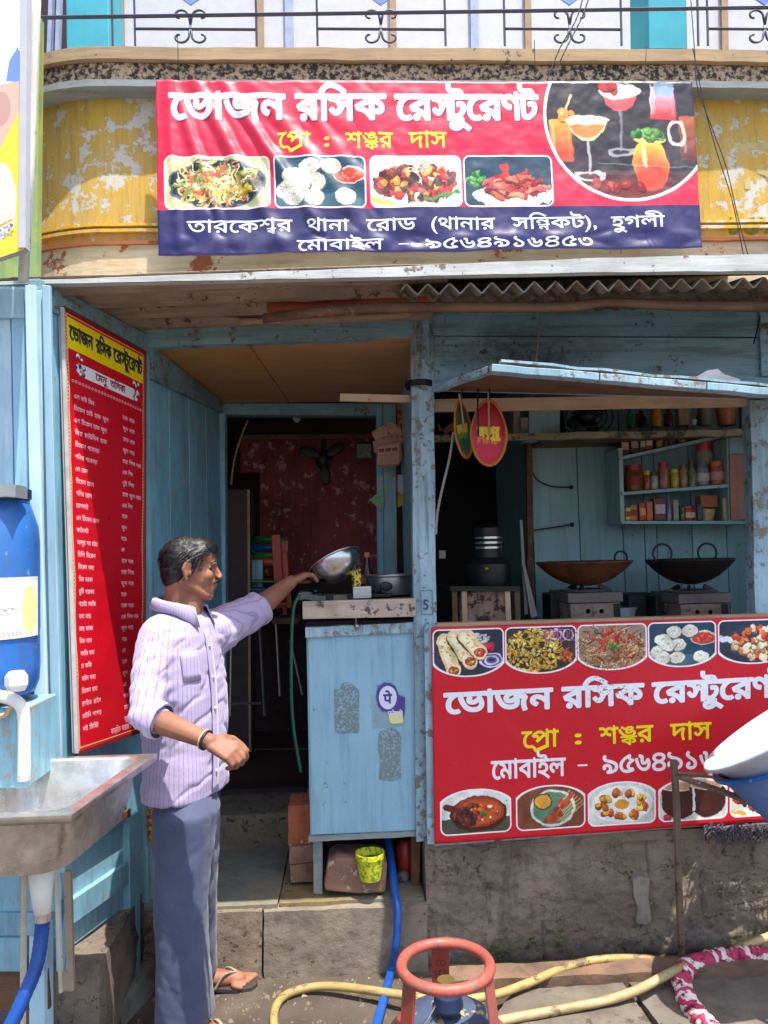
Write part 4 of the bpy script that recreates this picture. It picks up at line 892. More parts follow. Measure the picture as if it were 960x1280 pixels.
for st, a, b in (('প্রো', 650, 695), (':', 716, 723), ('শঙ্কর', 746, 813), ('দাস', 835, 886)): LT(st, a, b, 921 if st != ':' else 923, 941 if st != ':' else 939, (250, 222, 20), 2.0 if st != ':' else 3, ((110, 20, 20), 2))
for st, a, b in (('মোবাইল', 612, 703), ('-', 719, 730), ('৯৫৬৪৯১৬৪৫৩', 750, 950)): LT(st, a, b, 956 if st != '-' else 963, 978 if st != '-' else 968, (240, 240, 242), 2.2)
cv.speck(500, (150, 30, 40), 3, .5, RNG); cv.speck(160, (225, 130, 120), 2, .6, RNG); cv.speck(60, (60, 30, 30), 2.2, .6, RNG)
for cx_, cy_ in ((640, 130), (650, 250), (560, 60)):
    for _ in range(240): cv.ell(RNG.gauss(cx_, 45), RNG.gauss(cy_, 60), RNG.uniform(.5, 3), RNG.uniform(.5, 3), (90, 50, 42), RNG.uniform(0, 3), .5)
for _ in range(30): x, y = RNG.uniform(0, W), RNG.uniform(0, H); cv.line(x, y, x+RNG.uniform(-25, 25), y+RNG.uniform(-8, 8), 1.2, (215, 150, 140), .5)
M_ban2 = printed('counter_banner_print', cv, .45, grime=(120, 40, 40), gamt=.14, gscale=6, bump=.15, spec=.35)
LBP = [at(u, v, 2.985) for u, v in LB]
m = MB()
def lf(i, j): p = bil(LBP, i, j); return p+Vector((0, -.004*abs(fbm((i*6, j*3, 9), 4))-.002*abs(math.sin(i*14))*(1-j), 0))
m.grid(lf, 140, 60, uv=True); o = part('counter_banner', m, M_ban2, smooth=True, solid=.002, fix=False, loc=LBP[3])
tag(o, 'red printed banner with dish photographs nailed to the counter front above the plinth', 'banner')

# menu board on the left side leaf
W, H = 440, 1400
cv = Canvas(W, H, (196, 16, 34)); cv.rect(0, 0, W, H, (205, 170, 90)); cv.rect(4, 4, W-4, H-4, (200, 18, 36)); cv.rect(12, 12, W-12, H-12, (235, 200, 120)); cv.rect(15, 15, W-15, H-15, (200, 16, 34))
for y in range(20, H-20, 12): cv.ell(9, y, 2.5, 2.5, (240, 220, 150)); cv.ell(W-9, y, 2, 2, (240, 220, 150))
cv.rect(14, 22, W-14, 124, (245, 215, 10))
for st, a, b in (('ভোজন', 24, 140), ('রসিক', 156, 238), ('রেস্টুরেণ্ট', 250, 420)): cv.text(st, a, b, 48, 92, (28, 50, 40), 2.4)
cv.rect(84, 160, 366, 202, (236, 230, 228)); cv.text('মেনু', 145, 210, 168, 190, (120, 20, 50), 1); cv.text('তালিকা', 226, 310, 168, 190, (120, 20, 50), 1)
for x in (66, 374):
    for _ in range(26): cv.ell(x+RNG.gauss(0, 12), 178+RNG.gauss(0, 16), RNG.uniform(3, 9), RNG.uniform(3, 8), RNG.choice([(238, 236, 236), (225, 225, 230), (60, 60, 80), (150, 155, 170)]), RNG.uniform(0, 3))
    cv.ell(x-6, 138, 9, 9, (238, 236, 236)); cv.ell(x-6, 146, 6, 7, (90, 60, 60))
for k in range(24): x = 30+k*16.5; cv.ell(x, 226, 3.4, 4, (235, 205, 205), ring=1); cv.line(x+4, 222, x+12, 230, 1.3, (235, 205, 205))
L1 = 'এগ চাউ মিন|চিকেন চাউ হাফ ফুল|এগ চিকেন হাফ ফুল|মিক্স চাউমিন হাফ|চিকেন পকোড়া|পনির পকোড়া|এগ রোল|চিকেন রোল|পনির রোল|মোগলাই|এগ চিকেন রোল|কাটলেট|আলুর দম মটর|চিলি চিকেন|চিকেন কষা|ডিম তরকা|রুটি তরকা|পরোটা সবজি|ভাত মাছ|মাছ ভাজা|ডিম ভাত|সবজি ভাত|চা কফি|মাটন কষা|চিকেন ভাত|ফ্রাইড রাইস|চাটনি পাপড়|দই মিষ্টি'.split('|')
L2 = 'হাফ দাম|ফুল দাম|হাফ দাম|ফুল দাম|চার পিস দাম|এক পিস|দুই পিস|হাফ ফুল দাম|এক পিস|হাফ|ফুল|দাম|এক|হাফ দাম|চার পিস|ফুল দাম|হাফ|হাফ দাম|এক পিস দাম|ফুল দাম|দাম|এক|হাফ|ফুল|এক|দাম|হাফ|ফুল'.split('|')
for k in range(28):
    y = 268+k*39.2; sl = 0; n1 = len(L1[k]); cv.text(L1[k], 34, 34+n1*10.2, y, y+13, (240, 215, 220), .35); n2 = len(L2[k]); cv.text(L2[k], 292, 292+n2*11, y+6, y+19, (240, 215, 220), .35)
for k in range(2): y = 1085+k*52
for st, y in (('স্পেশাল থালি অর্ডার নেওয়া হয়', 1362), ):
    cv.text('বাড়িতে অর্ডার দেওয়া হয়', 200, 420, 1360, 1376, (240, 215, 220), .35)
M_menu = printed('menu_print', cv, .3, bump=.05)
MN = [at(75, 385, 2.552), at(178, 441, 2.985), at(176, 912, 2.985), at(93, 941, 2.552)]
for p in MN: p.x += .0
off = Vector((.012, -.004, 0)); m = MB(); m.grid(lambda i, j: bil(MN, i, j)+off+Vector((.006*math.sin(i*PI)*math.sin(j*7)+.003*fbm((i*3, j*9, 0)), 0, 0)), 20, 60, uv=True)
MENU = thing('menu_board', 'tall narrow red menu board with yellow header to the left of the doorway', 'menu board', MN[3])
part('menu_print', m, M_menu, MENU, smooth=True, fix=False)
m = MB(); m.slab([p+Vector((.006, -.002, 0)) for p in MN], (-.012, 0, 0)); part('backing', m, M_white, MENU)
for a, b in ((0, 1), (1, 2), (2, 3), (3, 0)):
    m = MB(); m.beam(MN[a]+Vector((.01, -.004, 0)), MN[b]+Vector((.01, -.004, 0)), .012, .012); part('frame', m, plain('white_edge_strip', (210, 205, 200), .5) if a in (3,) else plain('dark_edge_strip', (120, 40, 36), .5), MENU)
# ---------------------------------------------------------------- far left: neighbour's board, pole, blue cabinet, drum, sink
W, H = 300, 900
cv = Canvas(W, H, (236, 240, 248)); cv.ell(60, 60, 150, 60, (150, 180, 235)); cv.poly([(170, 250), (240, 190), (270, 300), (130, 340)], (90, 120, 200)); cv.ell(90, 420, 160, 110, (196, 150, 130)); cv.ell(150, 400, 60, 60, (120, 110, 160), al=.6)
cv.poly([(300, 330), (300, 900), (0, 900), (0, 560), (90, 470)], (240, 210, 60)); cv.poly([(0, 520), (90, 560), (200, 760), (200, 850), (0, 890)], (225, 228, 250)); cv.rect(215, 0, 300, 900, (238, 240, 246)); cv.rect(215, 0, 300, 150, (190, 206, 240)); cv.ell(250, 230, 45, 70, (245, 246, 250)); cv.poly([(250, 330), (275, 290), (300, 350), (300, 400), (240, 390)], (110, 140, 215)); cv.poly([(215, 400), (300, 390), (300, 470), (215, 600)], (206, 176, 156)); cv.ell(225, 470, 30, 50, (190, 150, 140))
cv.poly([(300, 450), (300, 900), (215, 900), (215, 600)], (238, 206, 60)); cv.poly([(215, 620), (250, 640), (275, 720), (270, 820), (215, 860)], (222, 226, 248)); cv.speck(40, (60, 60, 90), 5, .6, RNG, (215, 800, 262, 850)); cv.line(0, 880, 260, 800, 8, (200, 170, 40))
NB = [at(-90, -70, 2.2), at(33, -60, 2.2), at(30, 312, 2.2), at(-90, 352, 2.2)]
o = thing('side_poster', 'tall yellow white and blue poster board at the far left edge beside the white pole', 'poster', NB[3])
m = MB(); m.grid(lambda i, j: bil(NB, i, j), 6, 12, uv=True); part('print', m, printed('side_poster_print', cv, .5), o, fix=False)
m = MB(); m.slab([p+Vector((0, .004, 0)) for p in NB], (0, .02, 0)); part('backing', m, M_white, o)
m = MB(); m.beam(at(33, -60, 2.21), at(30, 312, 2.21), .02, .03); part('frame', m, M_white, o)
m = MB(); m.tube([at(47, -60, 2.3), at(44, 20, 2.3), at(37, 200, 2.3), at(29, 352, 2.3)], .0155, 10)
POLE = part('white_pole', m, paint('chalky_white_pole', (222, 222, 214), (196, 196, 188), chip=(120, 110, 96), amt=.62, grime=(130, 124, 110)), smooth=True, loc=at(29, 352, 2.3)); tag(POLE, 'slim leaning white pole between the yellow corner wall and the side poster', 'pole')
m = MB(); m.px([(-80, 20), (50, 20), (46, 350), (-80, 350)], 2.9, .04); o = part('green_shed_wall', m, paint('green_yellow_shed', (176, 176, 60), (70, 130, 100), scale=3, grime=(90, 90, 50)), loc=at(0, 350, 2.9)); tag(o, 'strip of green and yellow wall behind the white pole', 'wall')
# blue cabinet / stall front at the far left
CAB = thing('side_cabinet', 'pale blue plank stall front with a dark gap behind the blue drum', 'stall', at(20, 1230, 2.5))
def cb(q, Y, mat, name='plank', th=.02): m = MB(); m.px(q, Y-(.05 if Y > 2.45 else 0), th); return part(name, m, mat, CAB, bevel=.003)
cb([(-160, 360), (-62, 358), (-46, 1240), (-160, 1240)], 2.5, M_blueSun)
cb([(-60, 358), (12, 358), (24, 960), (-46, 960)], 2.505, M_blueSun)
cb([(13, 358), (30, 358), (44, 960), (25, 960)], 2.5, M_blueL)
cb([(30.5, 356), (43.5, 356), (62, 1000), (45, 1000)], 2.48, M_blueSun, 'post')
cb([(-60, 360), (30, 360), (31, 398), (-60, 398)], 2.495, M_blueL, 'rail')
m = MB(); m.px([(40, 356), (62, 356), (80, 1000), (56, 1000)], 2.485, .01); part('gap_backing', m, plain('dark_red_gap', (84, 38, 40), .8), CAB)
cb([(52, 356), (62, 356), (84, 1215), (70, 1215)], 2.49, M_blueL, 'post')
cb([(-160, 970), (40, 958), (46, 1040), (-160, 1050)], 2.49, M_blueX, 'rail')
cb([(-160, 1042), (74, 1030), (76, 1140), (-160, 1140)], 2.50, M_blue, 'lower_panel')
cb([(-160, 1142), (45, 1142), (46, 1170), (-160, 1170)], 2.49, M_blue, 'rail')
cb([(-160, 1172), (26, 1172), (27, 1215), (-160, 1215)], 2.50, M_blue, 'lower_panel')
cb([(-160, 1216), (60, 1210), (62, 1262), (-160, 1275)], 2.52, M_brown, 'foot_board')
cb([(74, 1090), (88, 1090), (92, 1240), (78, 1240)], 2.44, paint('bare_crooked_leg', (160, 140, 116), (130, 110, 92), chip=(90, 76, 62), amt=.6, bump=.5), 'leg')
# blue drum with a label
DR = thing('water_drum', 'glossy blue plastic water drum with a worn white label at the left edge', 'drum', at(-10, 850, 2.3))
c0 = at(-16, 740, 2.3); R_ = at(28, 740, 2.2).x-c0.x
zt_, zb_ = at(20, 622, 2.21).z, at(20, 872, 2.21).z; h_ = zt_-zb_
M_drum = paint('glossy_blue_plastic', (12, 110, 196), (10, 90, 170), chip=(90, 140, 180), amt=.68, grime=(70, 100, 120), gamt=.7, rough=.32, bump=.1)
m = MB(); m.lathe([(0, 0), (R_*.9, 0), (R_*.98, .03), (R_, .08), (R_*.99, h_*.3), (R_, h_*.33), (R_, h_*.78), (R_*.97, h_*.86), (R_*.86, h_*.95), (R_*.78, h_), (0, h_)], (c0.x, 2.3, zb_), 40); part('body', m, M_drum, DR, smooth='auto')
m = MB(); m.lathe([(R_*.8, 0), (R_*.84, .004), (R_*.84, .03), (0, .034)], (c0.x, 2.3, zt_+.001), 32); part('lid', m, plain('dark_blue_lid', (14, 50, 96), .5), DR, smooth='auto')
W, H = 600, 220; cv = Canvas(W, H, (232, 232, 224)); cv.ell(545, 120, 40, 90, (236, 222, 120), al=.7); cv.rect(0, 0, 600, 14, (196, 200, 196), al=.5); cv.speck(120, (180, 180, 190), 6, .4, RNG)
for k in range(7): cv.line(380+k*14, 110, 402+k*14, 128+RNG.uniform(-12, 12), 3, (80, 80, 100), .7)
for k in range(9): cv.line(370+k*16, 196, 376+k*16, 212, 4, (160, 60, 60), .6)
za, zb2 = at(20, 722, 2.17).z, at(20, 800, 2.17).z
m = MB(); m.grid(lambda i, j: Vector((c0.x-(R_+.003)*math.cos(PI*(.0+1.0*i)), 2.3-(R_+.003)*math.sin(PI*i), za+(zb2-za)*j)), 40, 3, uv=True); part('label', m, printed('drum_label', cv, .5), DR, smooth=True, fix=False)
m = MB(); m.beam(at(-50, 614, 2.22), at(27, 615, 2.22), .08, .035, 6, .002); o = part('wood_offcut', m, M_grey, loc=at(0, 622, 2.22)); tag(o, 'grey weathered wood offcut lying on the drum lid', 'wood piece')
# shelf holding the drum and the white pipe fitting
m = MB(); m.px([(-60, 888), (33, 885), (34, 985), (-60, 988)], 2.19, .22); o = part('drum_stand', m, M_blue, loc=at(0, 985, 2.19), bevel=.004); tag(o, 'dull blue wooden ledge under the water drum', 'ledge')
PIPE = thing('pipe_fitting', 'white plastic pipe elbow with a knob in front of the drum', 'pipe', at(28, 960, 2.17))
M_pvc = plain('white_plastic', (228, 226, 218), .4, var=.05)
m = MB(); m.tube(spline([at(-20, 868, 2.18), at(8, 872, 2.18), at(24, 880, 2.165), at(30, 900, 2.165), at(30, 975, 2.17)], 6), .017, 12); part('elbow', m, M_pvc, PIPE, smooth=True)
m = MB(); m.lathe([(0, -.028), (.022, -.026), (.03, -.01), (.03, .012), (.02, .026), (0, .028)], at(21, 851, 2.14), 7); part('knob', m, M_pvc, PIPE)
m = MB(); m.tube([at(-30, 905, 2.17), at(8, 893, 2.17), at(16, 880, 2.17)], .008, 6); part('brace', m, M_raw, PIPE)
# sink
Z = 1.0
SK = thing('steel_sink', 'worn stainless steel sink basin on thin legs in the left foreground', 'sink', az(30, 1150, 0))
M_ss = NT('worn_stainless'); M_ss.col(M_ss.mix(M_ss.ramp(M_ss.noise(10, 6, .7), .4, .65), C(216, 212, 206), C(176, 170, 162))); M_ss.metal(.86); M_ss.rough(M_ss.ramp(M_ss.noise(14, 6, .7), .35, .65, .24, .42)); M_ss.bump(M_ss.noise(30, 5, .7), .12, .003); M_ss = M_ss.m
BRc, FRc = az(197, 940, Z), az(88, 1019, Z); x1 = (BRc.x+FRc.x)/2; yb, yf = BRc.y-.02, FRc.y; x0 = x1-.43
def rrect(xa, xb, ya, yb_, r, n=6):
    out = []
    for cx_, cy_, a0 in ((xb-r, ya+r, -PI/2), (xb-r, yb_-r, 0), (xa+r, yb_-r, PI/2), (xa+r, ya+r, PI)):
        for k in range(n+1): a = a0+PI/2*k/n; out.append((cx_+r*math.cos(a), cy_+r*math.sin(a)))
    return out
sk = x1-.03
rings = []
def ring(ins, r, z): return [Vector((x+(y-yf)*.12-.03, y, z)) for x, y in rrect(x0+ins, x1-ins, yf+ins, yb-ins, r)]
L = [ring(.0, .004, Z-.018), ring(.0, .004, Z), ring(.028, .05, Z+.002), ring(.034, .06, Z-.004), ring(.042, .07, Z-.09), ring(.06, .075, Z-.155), ring(.11, .07, Z-.172), ring(.24, .03, Z-.176)]
m = MB(); n = len(L[0]); vs = [p for r_ in L for p in r_]; fs = [(a*n+k, a*n+(k+1) % n, (a+1)*n+(k+1) % n, (a+1)*n+k) for a in range(len(L)-1) for k in range(n)]+[tuple((len(L)-1)*n+k for k in range(n))]
m.add(vs, fs); part('basin', m, M_ss, SK, smooth='auto', solid=.0025)
m = MB(); drain = Vector(((x0+x1)/2+.0, (yf+yb)/2, Z-.18))
dn = at(52, 1104, (yf+yb)/2-.1)
m.tube([Vector((dn.x, dn.y, Z-.17)), Vector((dn.x, dn.y, dn.z-.02)), at(54, 1148, dn.y)], [.034, .026, .02], 14); part('drain_pipe', m, M_pvc, SK, smooth=True)
for u0, v0, u1, v1, Y, r_ in ((31, 1085, 28, 1295, 2.1, .0085), (70, 1085, 76, 1240, 2.35, .006)):
    m = MB(); m.tube([at(u0, v0, Y), at(u1, v1, Y)], r_, 8); part('leg', m, paint('white_leg', (206, 200, 180), (170, 160, 140)), SK)
HB = thing('drain_hose', 'blue ribbed drain hose hanging under the steel sink at lower left', 'hose', az(20, 1278, .02))
m = MB(); pts = spline([at(54, 1132, dn.y), at(52, 1165, dn.y), at(46, 1205, dn.y-.02), at(30, 1245, dn.y-.05), at(8, 1290, dn.y-.08), at(-20, 1310, dn.y-.1)], 10); m.tube(pts, [.017+.0012*(k % 2) for k in range(len(pts))], 10); part('tube', m, plain('blue_hose_plastic', (16, 70, 150), .35), HB, smooth=True)
m = MB(); m.tube([at(54, 1140, dn.y), at(54, 1150, dn.y)], .022, 12); part('clamp', m, M_ss, HB, smooth='auto')
# hanging packet behind the man
PK = [(183, 1012), (196, 1008), (201, 1050), (186, 1056)]
m = MB(); P = [at(u, v, 3.0) for u, v in PK]; m.grid(lambda i, j: bil(P, i, j)+Vector((0, -.012*math.sin(i*PI)*math.sin(j*PI)+.004*fbm((i*4, j*4, 0)), 0)), 8, 12)
tpk = NT('printed_packet'); tpk.col(tpk.mix(tpk.ramp(tpk.noise(45, 2), .45, .55), C(225, 200, 40), C(190, 60, 30))); tpk.rough(.3); o = part('snack_packet', m, tpk.m, smooth=True, solid=.002, loc=at(190, 1056, 3.0)); tag(o, 'small yellow and red packet hanging on the side board just behind the man', 'packet')
# ---------------------------------------------------------------- serving desk by the doorway
DK = thing('serving_desk', 'pale blue wooden serving desk with worn stickers beside the doorway', 'desk', at(455, 1115, 3.15))
m = MB(); m.slab([at(385, 795, 3.08), at(526, 788, 3.08), at(528, 1038, 3.08), at(389, 1044, 3.08)], (0, .02, 0)); part('front_panel', m, M_blueL, DK, bevel=.003)
m = MB(); m.slab([at(383, 795, 3.085), at(383, 795, 3.085)+Vector((.02, .5, 0)), at(388, 1044, 3.085)+Vector((.02, .5, 0)), at(388, 1044, 3.085)], (.018, 0, 0)); part('side_panel', m, M_blue, DK)
m = MB(); m.beam(at(382, 790, 3.09), at(527, 783, 3.09), .05, .04, 10, .0015); part('top_rail', m, M_bluePost, DK, bevel=.002)
m = MB(); m.beam(at(386, 1047, 3.09), at(529, 1040, 3.09), .04, .018, 8, .001); part('bottom_rail', m, M_grey, DK)
m = MB(); m.slab([at(383, 777, 3.12), at(524, 774, 3.12), at(524, 787, 3.12), at(383, 790, 3.12)], (0, .4, 0)); part('dark_gap_slab', m, plain('gap_shade', (50, 44, 42), .9), DK)  # dark slab standing in for the shade in the gap under the top
zt1 = at(380, 750, 3.05).z; zt2 = at(520, 748, 3.05).z
m = MB(); A = at(378, 752, 3.04); B = at(520, 748, 3.04)
m.slab([A, B, at(520, 771, 3.04), at(378, 774, 3.04)], (0, .03, 0)); part('counter_edge', m, paint('scrubbed_wood_edge', (202, 180, 158), (168, 146, 124), chip=(96, 82, 68), amt=.58, grime=(110, 92, 76), gamt=.6, grain='x', rough=.8, bump=.4), DK, bevel=.003)
for k in range(4):
    m = MB(); y_ = 3.075+k*.14; m.slab([Vector((A.x, y_, A.z-.004)), Vector((B.x, y_, B.z-.004)), Vector((B.x, y_+.137, B.z-.004)), Vector((A.x, y_+.137, A.z-.004))], (0, 0, -.03)); part('top_plank', m, M_step, DK)
for (a, b, c, d, vb) in ((391, 403, 392, 403, 1118), (514, 526, 514, 524, 1108)):
    m = MB(); m.px([(a, 1046), (b, 1046), (d, vb), (c, vb)], 3.10 if a < 450 else 3.14, .03); part('leg', m, M_grey if a < 450 else M_brown, DK, bevel=.002)
m = MB(); m.beam(at(445, 772, 3.07), at(445, 781, 3.07), .003, .003); m.ball(at(446, 783, 3.055), .012, 10, 6); part('latch', m, plain('aluminium_latch', (170, 170, 172), .35, .8), DK, smooth='auto')
Mpap = paint('worn_paper_residue', (128, 142, 140), (112, 128, 130), chip=(144, 178, 194), amt=.5, grime=(90, 98, 96), gamt=.6, chipscale=110, rough=.9, soft=.05)
def scrap(pts, Y, mat, name, label, cat, th=.002, par=None):
    m = MB(); m.prism([at(u, v, Y) for u, v in pts], (0, th, 0)); o = part(name, m, mat, par, loc=None if par else at(pts[0][0], pts[0][1], Y))
    if cat: tag(o, label, cat)
    return o
scrap([(418, 862), (424, 862), (428, 854), (436, 852), (444, 858), (449, 863), (449, 912), (447, 917), (440, 915), (430, 917), (419, 915)], 3.077, Mpap, 'paper_residue', 'arched grey patch of torn paper residue left of the round sticker on the desk', 'paper residue')
scrap([(474, 916), (480, 912), (490, 910), (498, 914), (502, 922), (500, 955), (502, 972), (490, 976), (474, 974), (476, 950), (472, 935)], 3.077, Mpap, 'paper_residue', 'lower right grey patch of torn paper residue below the round sticker', 'paper residue')
scrap([(464, 869), (506, 868), (507, 908), (466, 910)], 3.078, paint('faded_sticker_paper', (150, 182, 190), (130, 165, 176), grime=(110, 140, 150)), 'sticker_backing', 'faded square sticker backing behind the round sticker', 'sticker')
STK = thing('round_sticker', 'round white sticker with purple ring and letters on the desk front', 'sticker', at(485, 880, 3.075))
W, H = 200, 220; cv = Canvas(W, H, (84, 60, 140)); cv.rect(0, 0, W, H, (84, 60, 140)); cv.poly([(60, 165), (180, 150), (185, 215), (90, 220)], (225, 222, 150)); cv.text('পে', 60, 100, 100, 120, (84, 60, 140), .1)
cv.ell(80, 78, 72, 72, (90, 60, 150)); cv.ell(80, 78, 62, 62, (222, 226, 238)); cv.text('पे', 50, 108, 62, 108, (80, 44, 140), 3)
cv.text('फोनपे', 78, 180, 152, 174, (220, 220, 235), 1)
m = MB(); P = [at(470, 854, 3.074), at(506, 853, 3.074), at(507, 905, 3.074), at(471, 906, 3.074)]
pts = [(.0, .35), (.02, .2), (.12, .06), (.3, 0), (.5, 0), (.68, .1), (.78, .3), (1, .36), (.98, .7), (.9, .98), (.6, 1), (.45, .95), (.4, .7), (.2, .68), (.06, .55)]
m.v = [bil(P, i, j) for i, j in pts]; m.f = [tuple(range(len(pts)))]; m.uv = [(i, 1-j) for i, j in pts]
part('print', m, printed('sticker_print', cv, .4), STK, fix=False)

# things on the desk
DZ = A.z
def onto(u, v, Y, z=None): p = at(u, v, Y); return Vector((p.x, Y, z if z is not None else p.z))
M_steel = plain('brushed_steel', (200, 200, 202), .22, 1, var=.04, scale=40, bump=.05); M_alu = plain('scuffed_aluminium', (176, 178, 180), .38, .9, var=.08, bump=.1)
BW = thing('steel_bowl', 'shiny steel mixing bowl held tilted above the desk by the man', 'bowl', at(418, 735, 3.12))
axis = Vector((-.42, .30, .86)).normalized(); R3 = axis.to_track_quat('Z', 'Y').to_matrix(); bc = at(418, 702, 3.14)
prof = [(.0, -.080), (.035, -.079), (.06, -.07), (.082, -.05), (.097, -.025), (.103, -.006), (.1035, 0), (.112, .001), (.112, .003), (.1, .001), (.095, -.024), (.08, -.048), (.06, -.067), (.0, -.076)]
m = MB(); m.lathe(prof, bc, 44, R3); part('bowl_body', m, M_steel, BW, smooth='auto')
m = MB(); m.tube([bc+R3@Vector((.1125*math.cos(a), .1125*math.sin(a), .001)) for a in [2*PI*k/40 for k in range(40)]], .003, 8, closed=True); part('rolled_rim', m, M_steel, BW, smooth=True)
PT = thing('aluminium_pot', 'wide aluminium pot with a flat rim standing on the desk beside the post', 'pot', onto(485, 745, 3.3, DZ))
pc = onto(490, 745, 3.3, DZ+.005); pr = .5*(at(522, 720, 3.3).x-at(450, 720, 3.3).x); ph = at(490, 719, 3.3-pr).z-pc.z
m = MB(); m.lathe([(0, .0), (pr*.8, 0), (pr*.86, .012), (pr*.88, ph-.01), (pr, ph-.004), (pr, ph), (pr*.84, ph-.002), (pr*.82, .01), (0, .008)], pc, 36); part('pot_body', m, M_alu, PT, smooth='auto')
m = MB(); m.ball(pc+Vector((-.03, -pr*.87, ph*.45)), (.028, .006, .02), 10, 8); part('burnt_patch', m, M_black, PT)
def burner(name, label, u, v, Y, w_, h_):
    t = thing(name, label, 'gas burner', onto(u, v, Y)); c = onto(u, v, Y)
    m = MB(); m.box(c.x-w_/2, c.x+w_/2, Y, Y+.18, c.z, c.z+h_*.5); part('body', m, M_iron, t, bevel=.004)
    for k in range(4): m = MB(); a = k*PI/2+.4; q = Vector((c.x, Y+.09, c.z+h_*.55)); m.beam(q, q+Vector((math.cos(a)*w_*.5, math.sin(a)*.09, h_*.3)), .01, .008); part('prong', m, M_black, t)
burner('desk_burner', 'sooty gas burner with prongs under the aluminium pot', 472, 747, 3.15, .12, .03)
burner('desk_burner', 'sooty gas burner at the left end of the desk top', 388, 747, 3.12, .1, .03)
m = MB(); cc = onto(455, 745, 3.12, DZ); m.box(cc.x-.045, cc.x+.03, 3.1, 3.2, cc.z, cc.z+.05); o = part('white_tin', m, M_alu, loc=cc, bevel=.004); tag(o, 'small square grey tin in front of the aluminium pot on the desk', 'tin')
m = MB(); c1 = onto(446, 728, 3.16, DZ+.05); m.box(c1.x-.02, c1.x+.018, 3.14, 3.18, c1.z, c1.z+.068); tp2 = NT('yellow_black_wrapper'); tp2.col(tp2.mix(tp2.ramp(tp2.noise(90, 2), .48, .54), C(215, 190, 40), C(30, 28, 24))); o = part('spice_packet', m, tp2.m, loc=c1, bevel=.004); tag(o, 'small yellow and black packet on the tin behind the steel bowl', 'packet')
def lathe_thing(name, label, cat, c, parts_, group=None):
    t = thing(name, label, cat, c, group)
    for pn, prof, mat in parts_: m = MB(); m.lathe(prof, c, 18); part(pn, m, mat, t, smooth='auto')
    return t
cbot = onto(460, 745, 3.38, DZ)
lathe_thing('sauce_bottle', 'brown sauce bottle with orange label behind the pot on the desk', 'bottle', cbot, [('glass', [(0, 0), (.026, 0), (.028, .01), (.028, .1), (.012, .14), (.011, .17), (0, .17)], plain('brown_glass', (56, 26, 20), .15)), ('label', [(.0285, .05), (.0285, .09)], plain('orange_label', (220, 120, 60), .6)), ('cap', [(.013, .165), (.013, .185), (0, .186)], plain('orange_cap', (215, 130, 80), .5))])
# clutter strip along the desk edge
for k, (u, v, w_, h_) in enumerate(((382, 742, .05, .03), (398, 744, .06, .02), (425, 745, .05, .018))):
    q = onto(u, v, 3.1, DZ+.0); m = rblock(q.x-w_/2, q.x+w_/2, 3.08, 3.14, q.z, q.z+h_, 4, .01); o = part('damp_rag', m, plain('grey_green_rag', (96, 104, 96), .9, bump=.4), loc=q, smooth='auto'); tag(o, ('crumpled grey rag at the left corner of the desk top', 'flat damp rag under the tilted steel bowl', 'thin damp rag right below the steel bowl base')[k], 'rag')
GH = thing('green_hose', 'thin green gas hose hanging down the left side of the desk', 'hose', at(370, 962, 3.1))
m = MB(); m.tube(spline([at(385, 743, 3.14), at(374, 745, 3.08), at(366, 770, 3.06), at(364, 850, 3.06), at(367, 910, 3.08), at(376, 965, 3.12)], 8), .0065, 8); part('tube', m, plain('green_rubber', (24, 92, 70), .5), GH, smooth=True)
m = rblock(at(367, 0, 3.2).x, at(388, 0, 3.2).x, 3.15, 3.25, at(375, 992, 3.2).z, at(375, 962, 3.2).z, 5, .018); o = part('cloth_bundle', m, plain('grey_cloth', (120, 112, 106), .95, bump=.5), loc=at(376, 992, 3.2), smooth='auto'); tag(o, 'grey cloth bundle tucked beside the desk above the bricks', 'cloth')

# bricks, stone, bucket, jug, blue hose under the desk
M_brick = paint('soft_red_brick', (176, 108, 82), (150, 88, 66), chip=(200, 176, 156), amt=.62, grime=(96, 76, 64), rough=.9, grain=None, bump=.6, chipscale=30)
M_brick2 = paint('dusty_brown_brick', (146, 108, 88), (120, 88, 74), chip=(170, 154, 138), amt=.6, grime=(84, 70, 60), rough=.9, grain=None, bump=.6)
for (a, b, v0, v1, Y, mt, lb) in ((361, 392, 1006, 1056, 3.22, M_brick, 'orange brick standing on end, topmost of the stack left of the desk'), (363, 392, 1057.5, 1079, 3.2, M_brick2, 'brown brick in the middle of the stack left of the desk'), (363, 392, 1080, 1103, 3.19, M_brick2, 'lowest brown brick of the stack left of the desk')):
    p0, p1 = at(a, v1, Y), at(b, v0, Y); m = rblock(p0.x, p1.x, Y, Y+.16, p0.z, p1.z, 6, .005); o = part('brick', m, mt, loc=Vector((p0.x, Y, p0.z)), smooth='auto'); tag(o, lb, 'brick', 'bricks stacked beside the desk')
pts = [(405, 1107), (410, 1080), (420, 1073), (470, 1074), (484, 1079), (482, 1116), (450, 1118), (407, 1114)]
m = MB(); m.prism([at(u, v, 3.06) for u, v in pts], (0, .16, 0)); o = part('pink_stone_block', m, M_brick2, loc=at(445, 1116, 3.06), bevel=.008); tag(o, 'broad pinkish stone block lying on the step under the desk', 'stone block')
lb = at(463, 1098, 3.05); YB = thing('yellow_bucket', 'small yellow printed tub with dark inside standing on the pink stone under the desk', 'tub', lb)
tb = NT('yellow_print_plastic'); tb.col(tb.mix(tb.ramp(tb.noise(60, 2), .5, .56), C(205, 205, 40), C(120, 150, 50))); tb.rough(.4)
rb = .5*(at(482, 1070, 3.02).x-at(445, 1070, 3.02).x); hb = .10
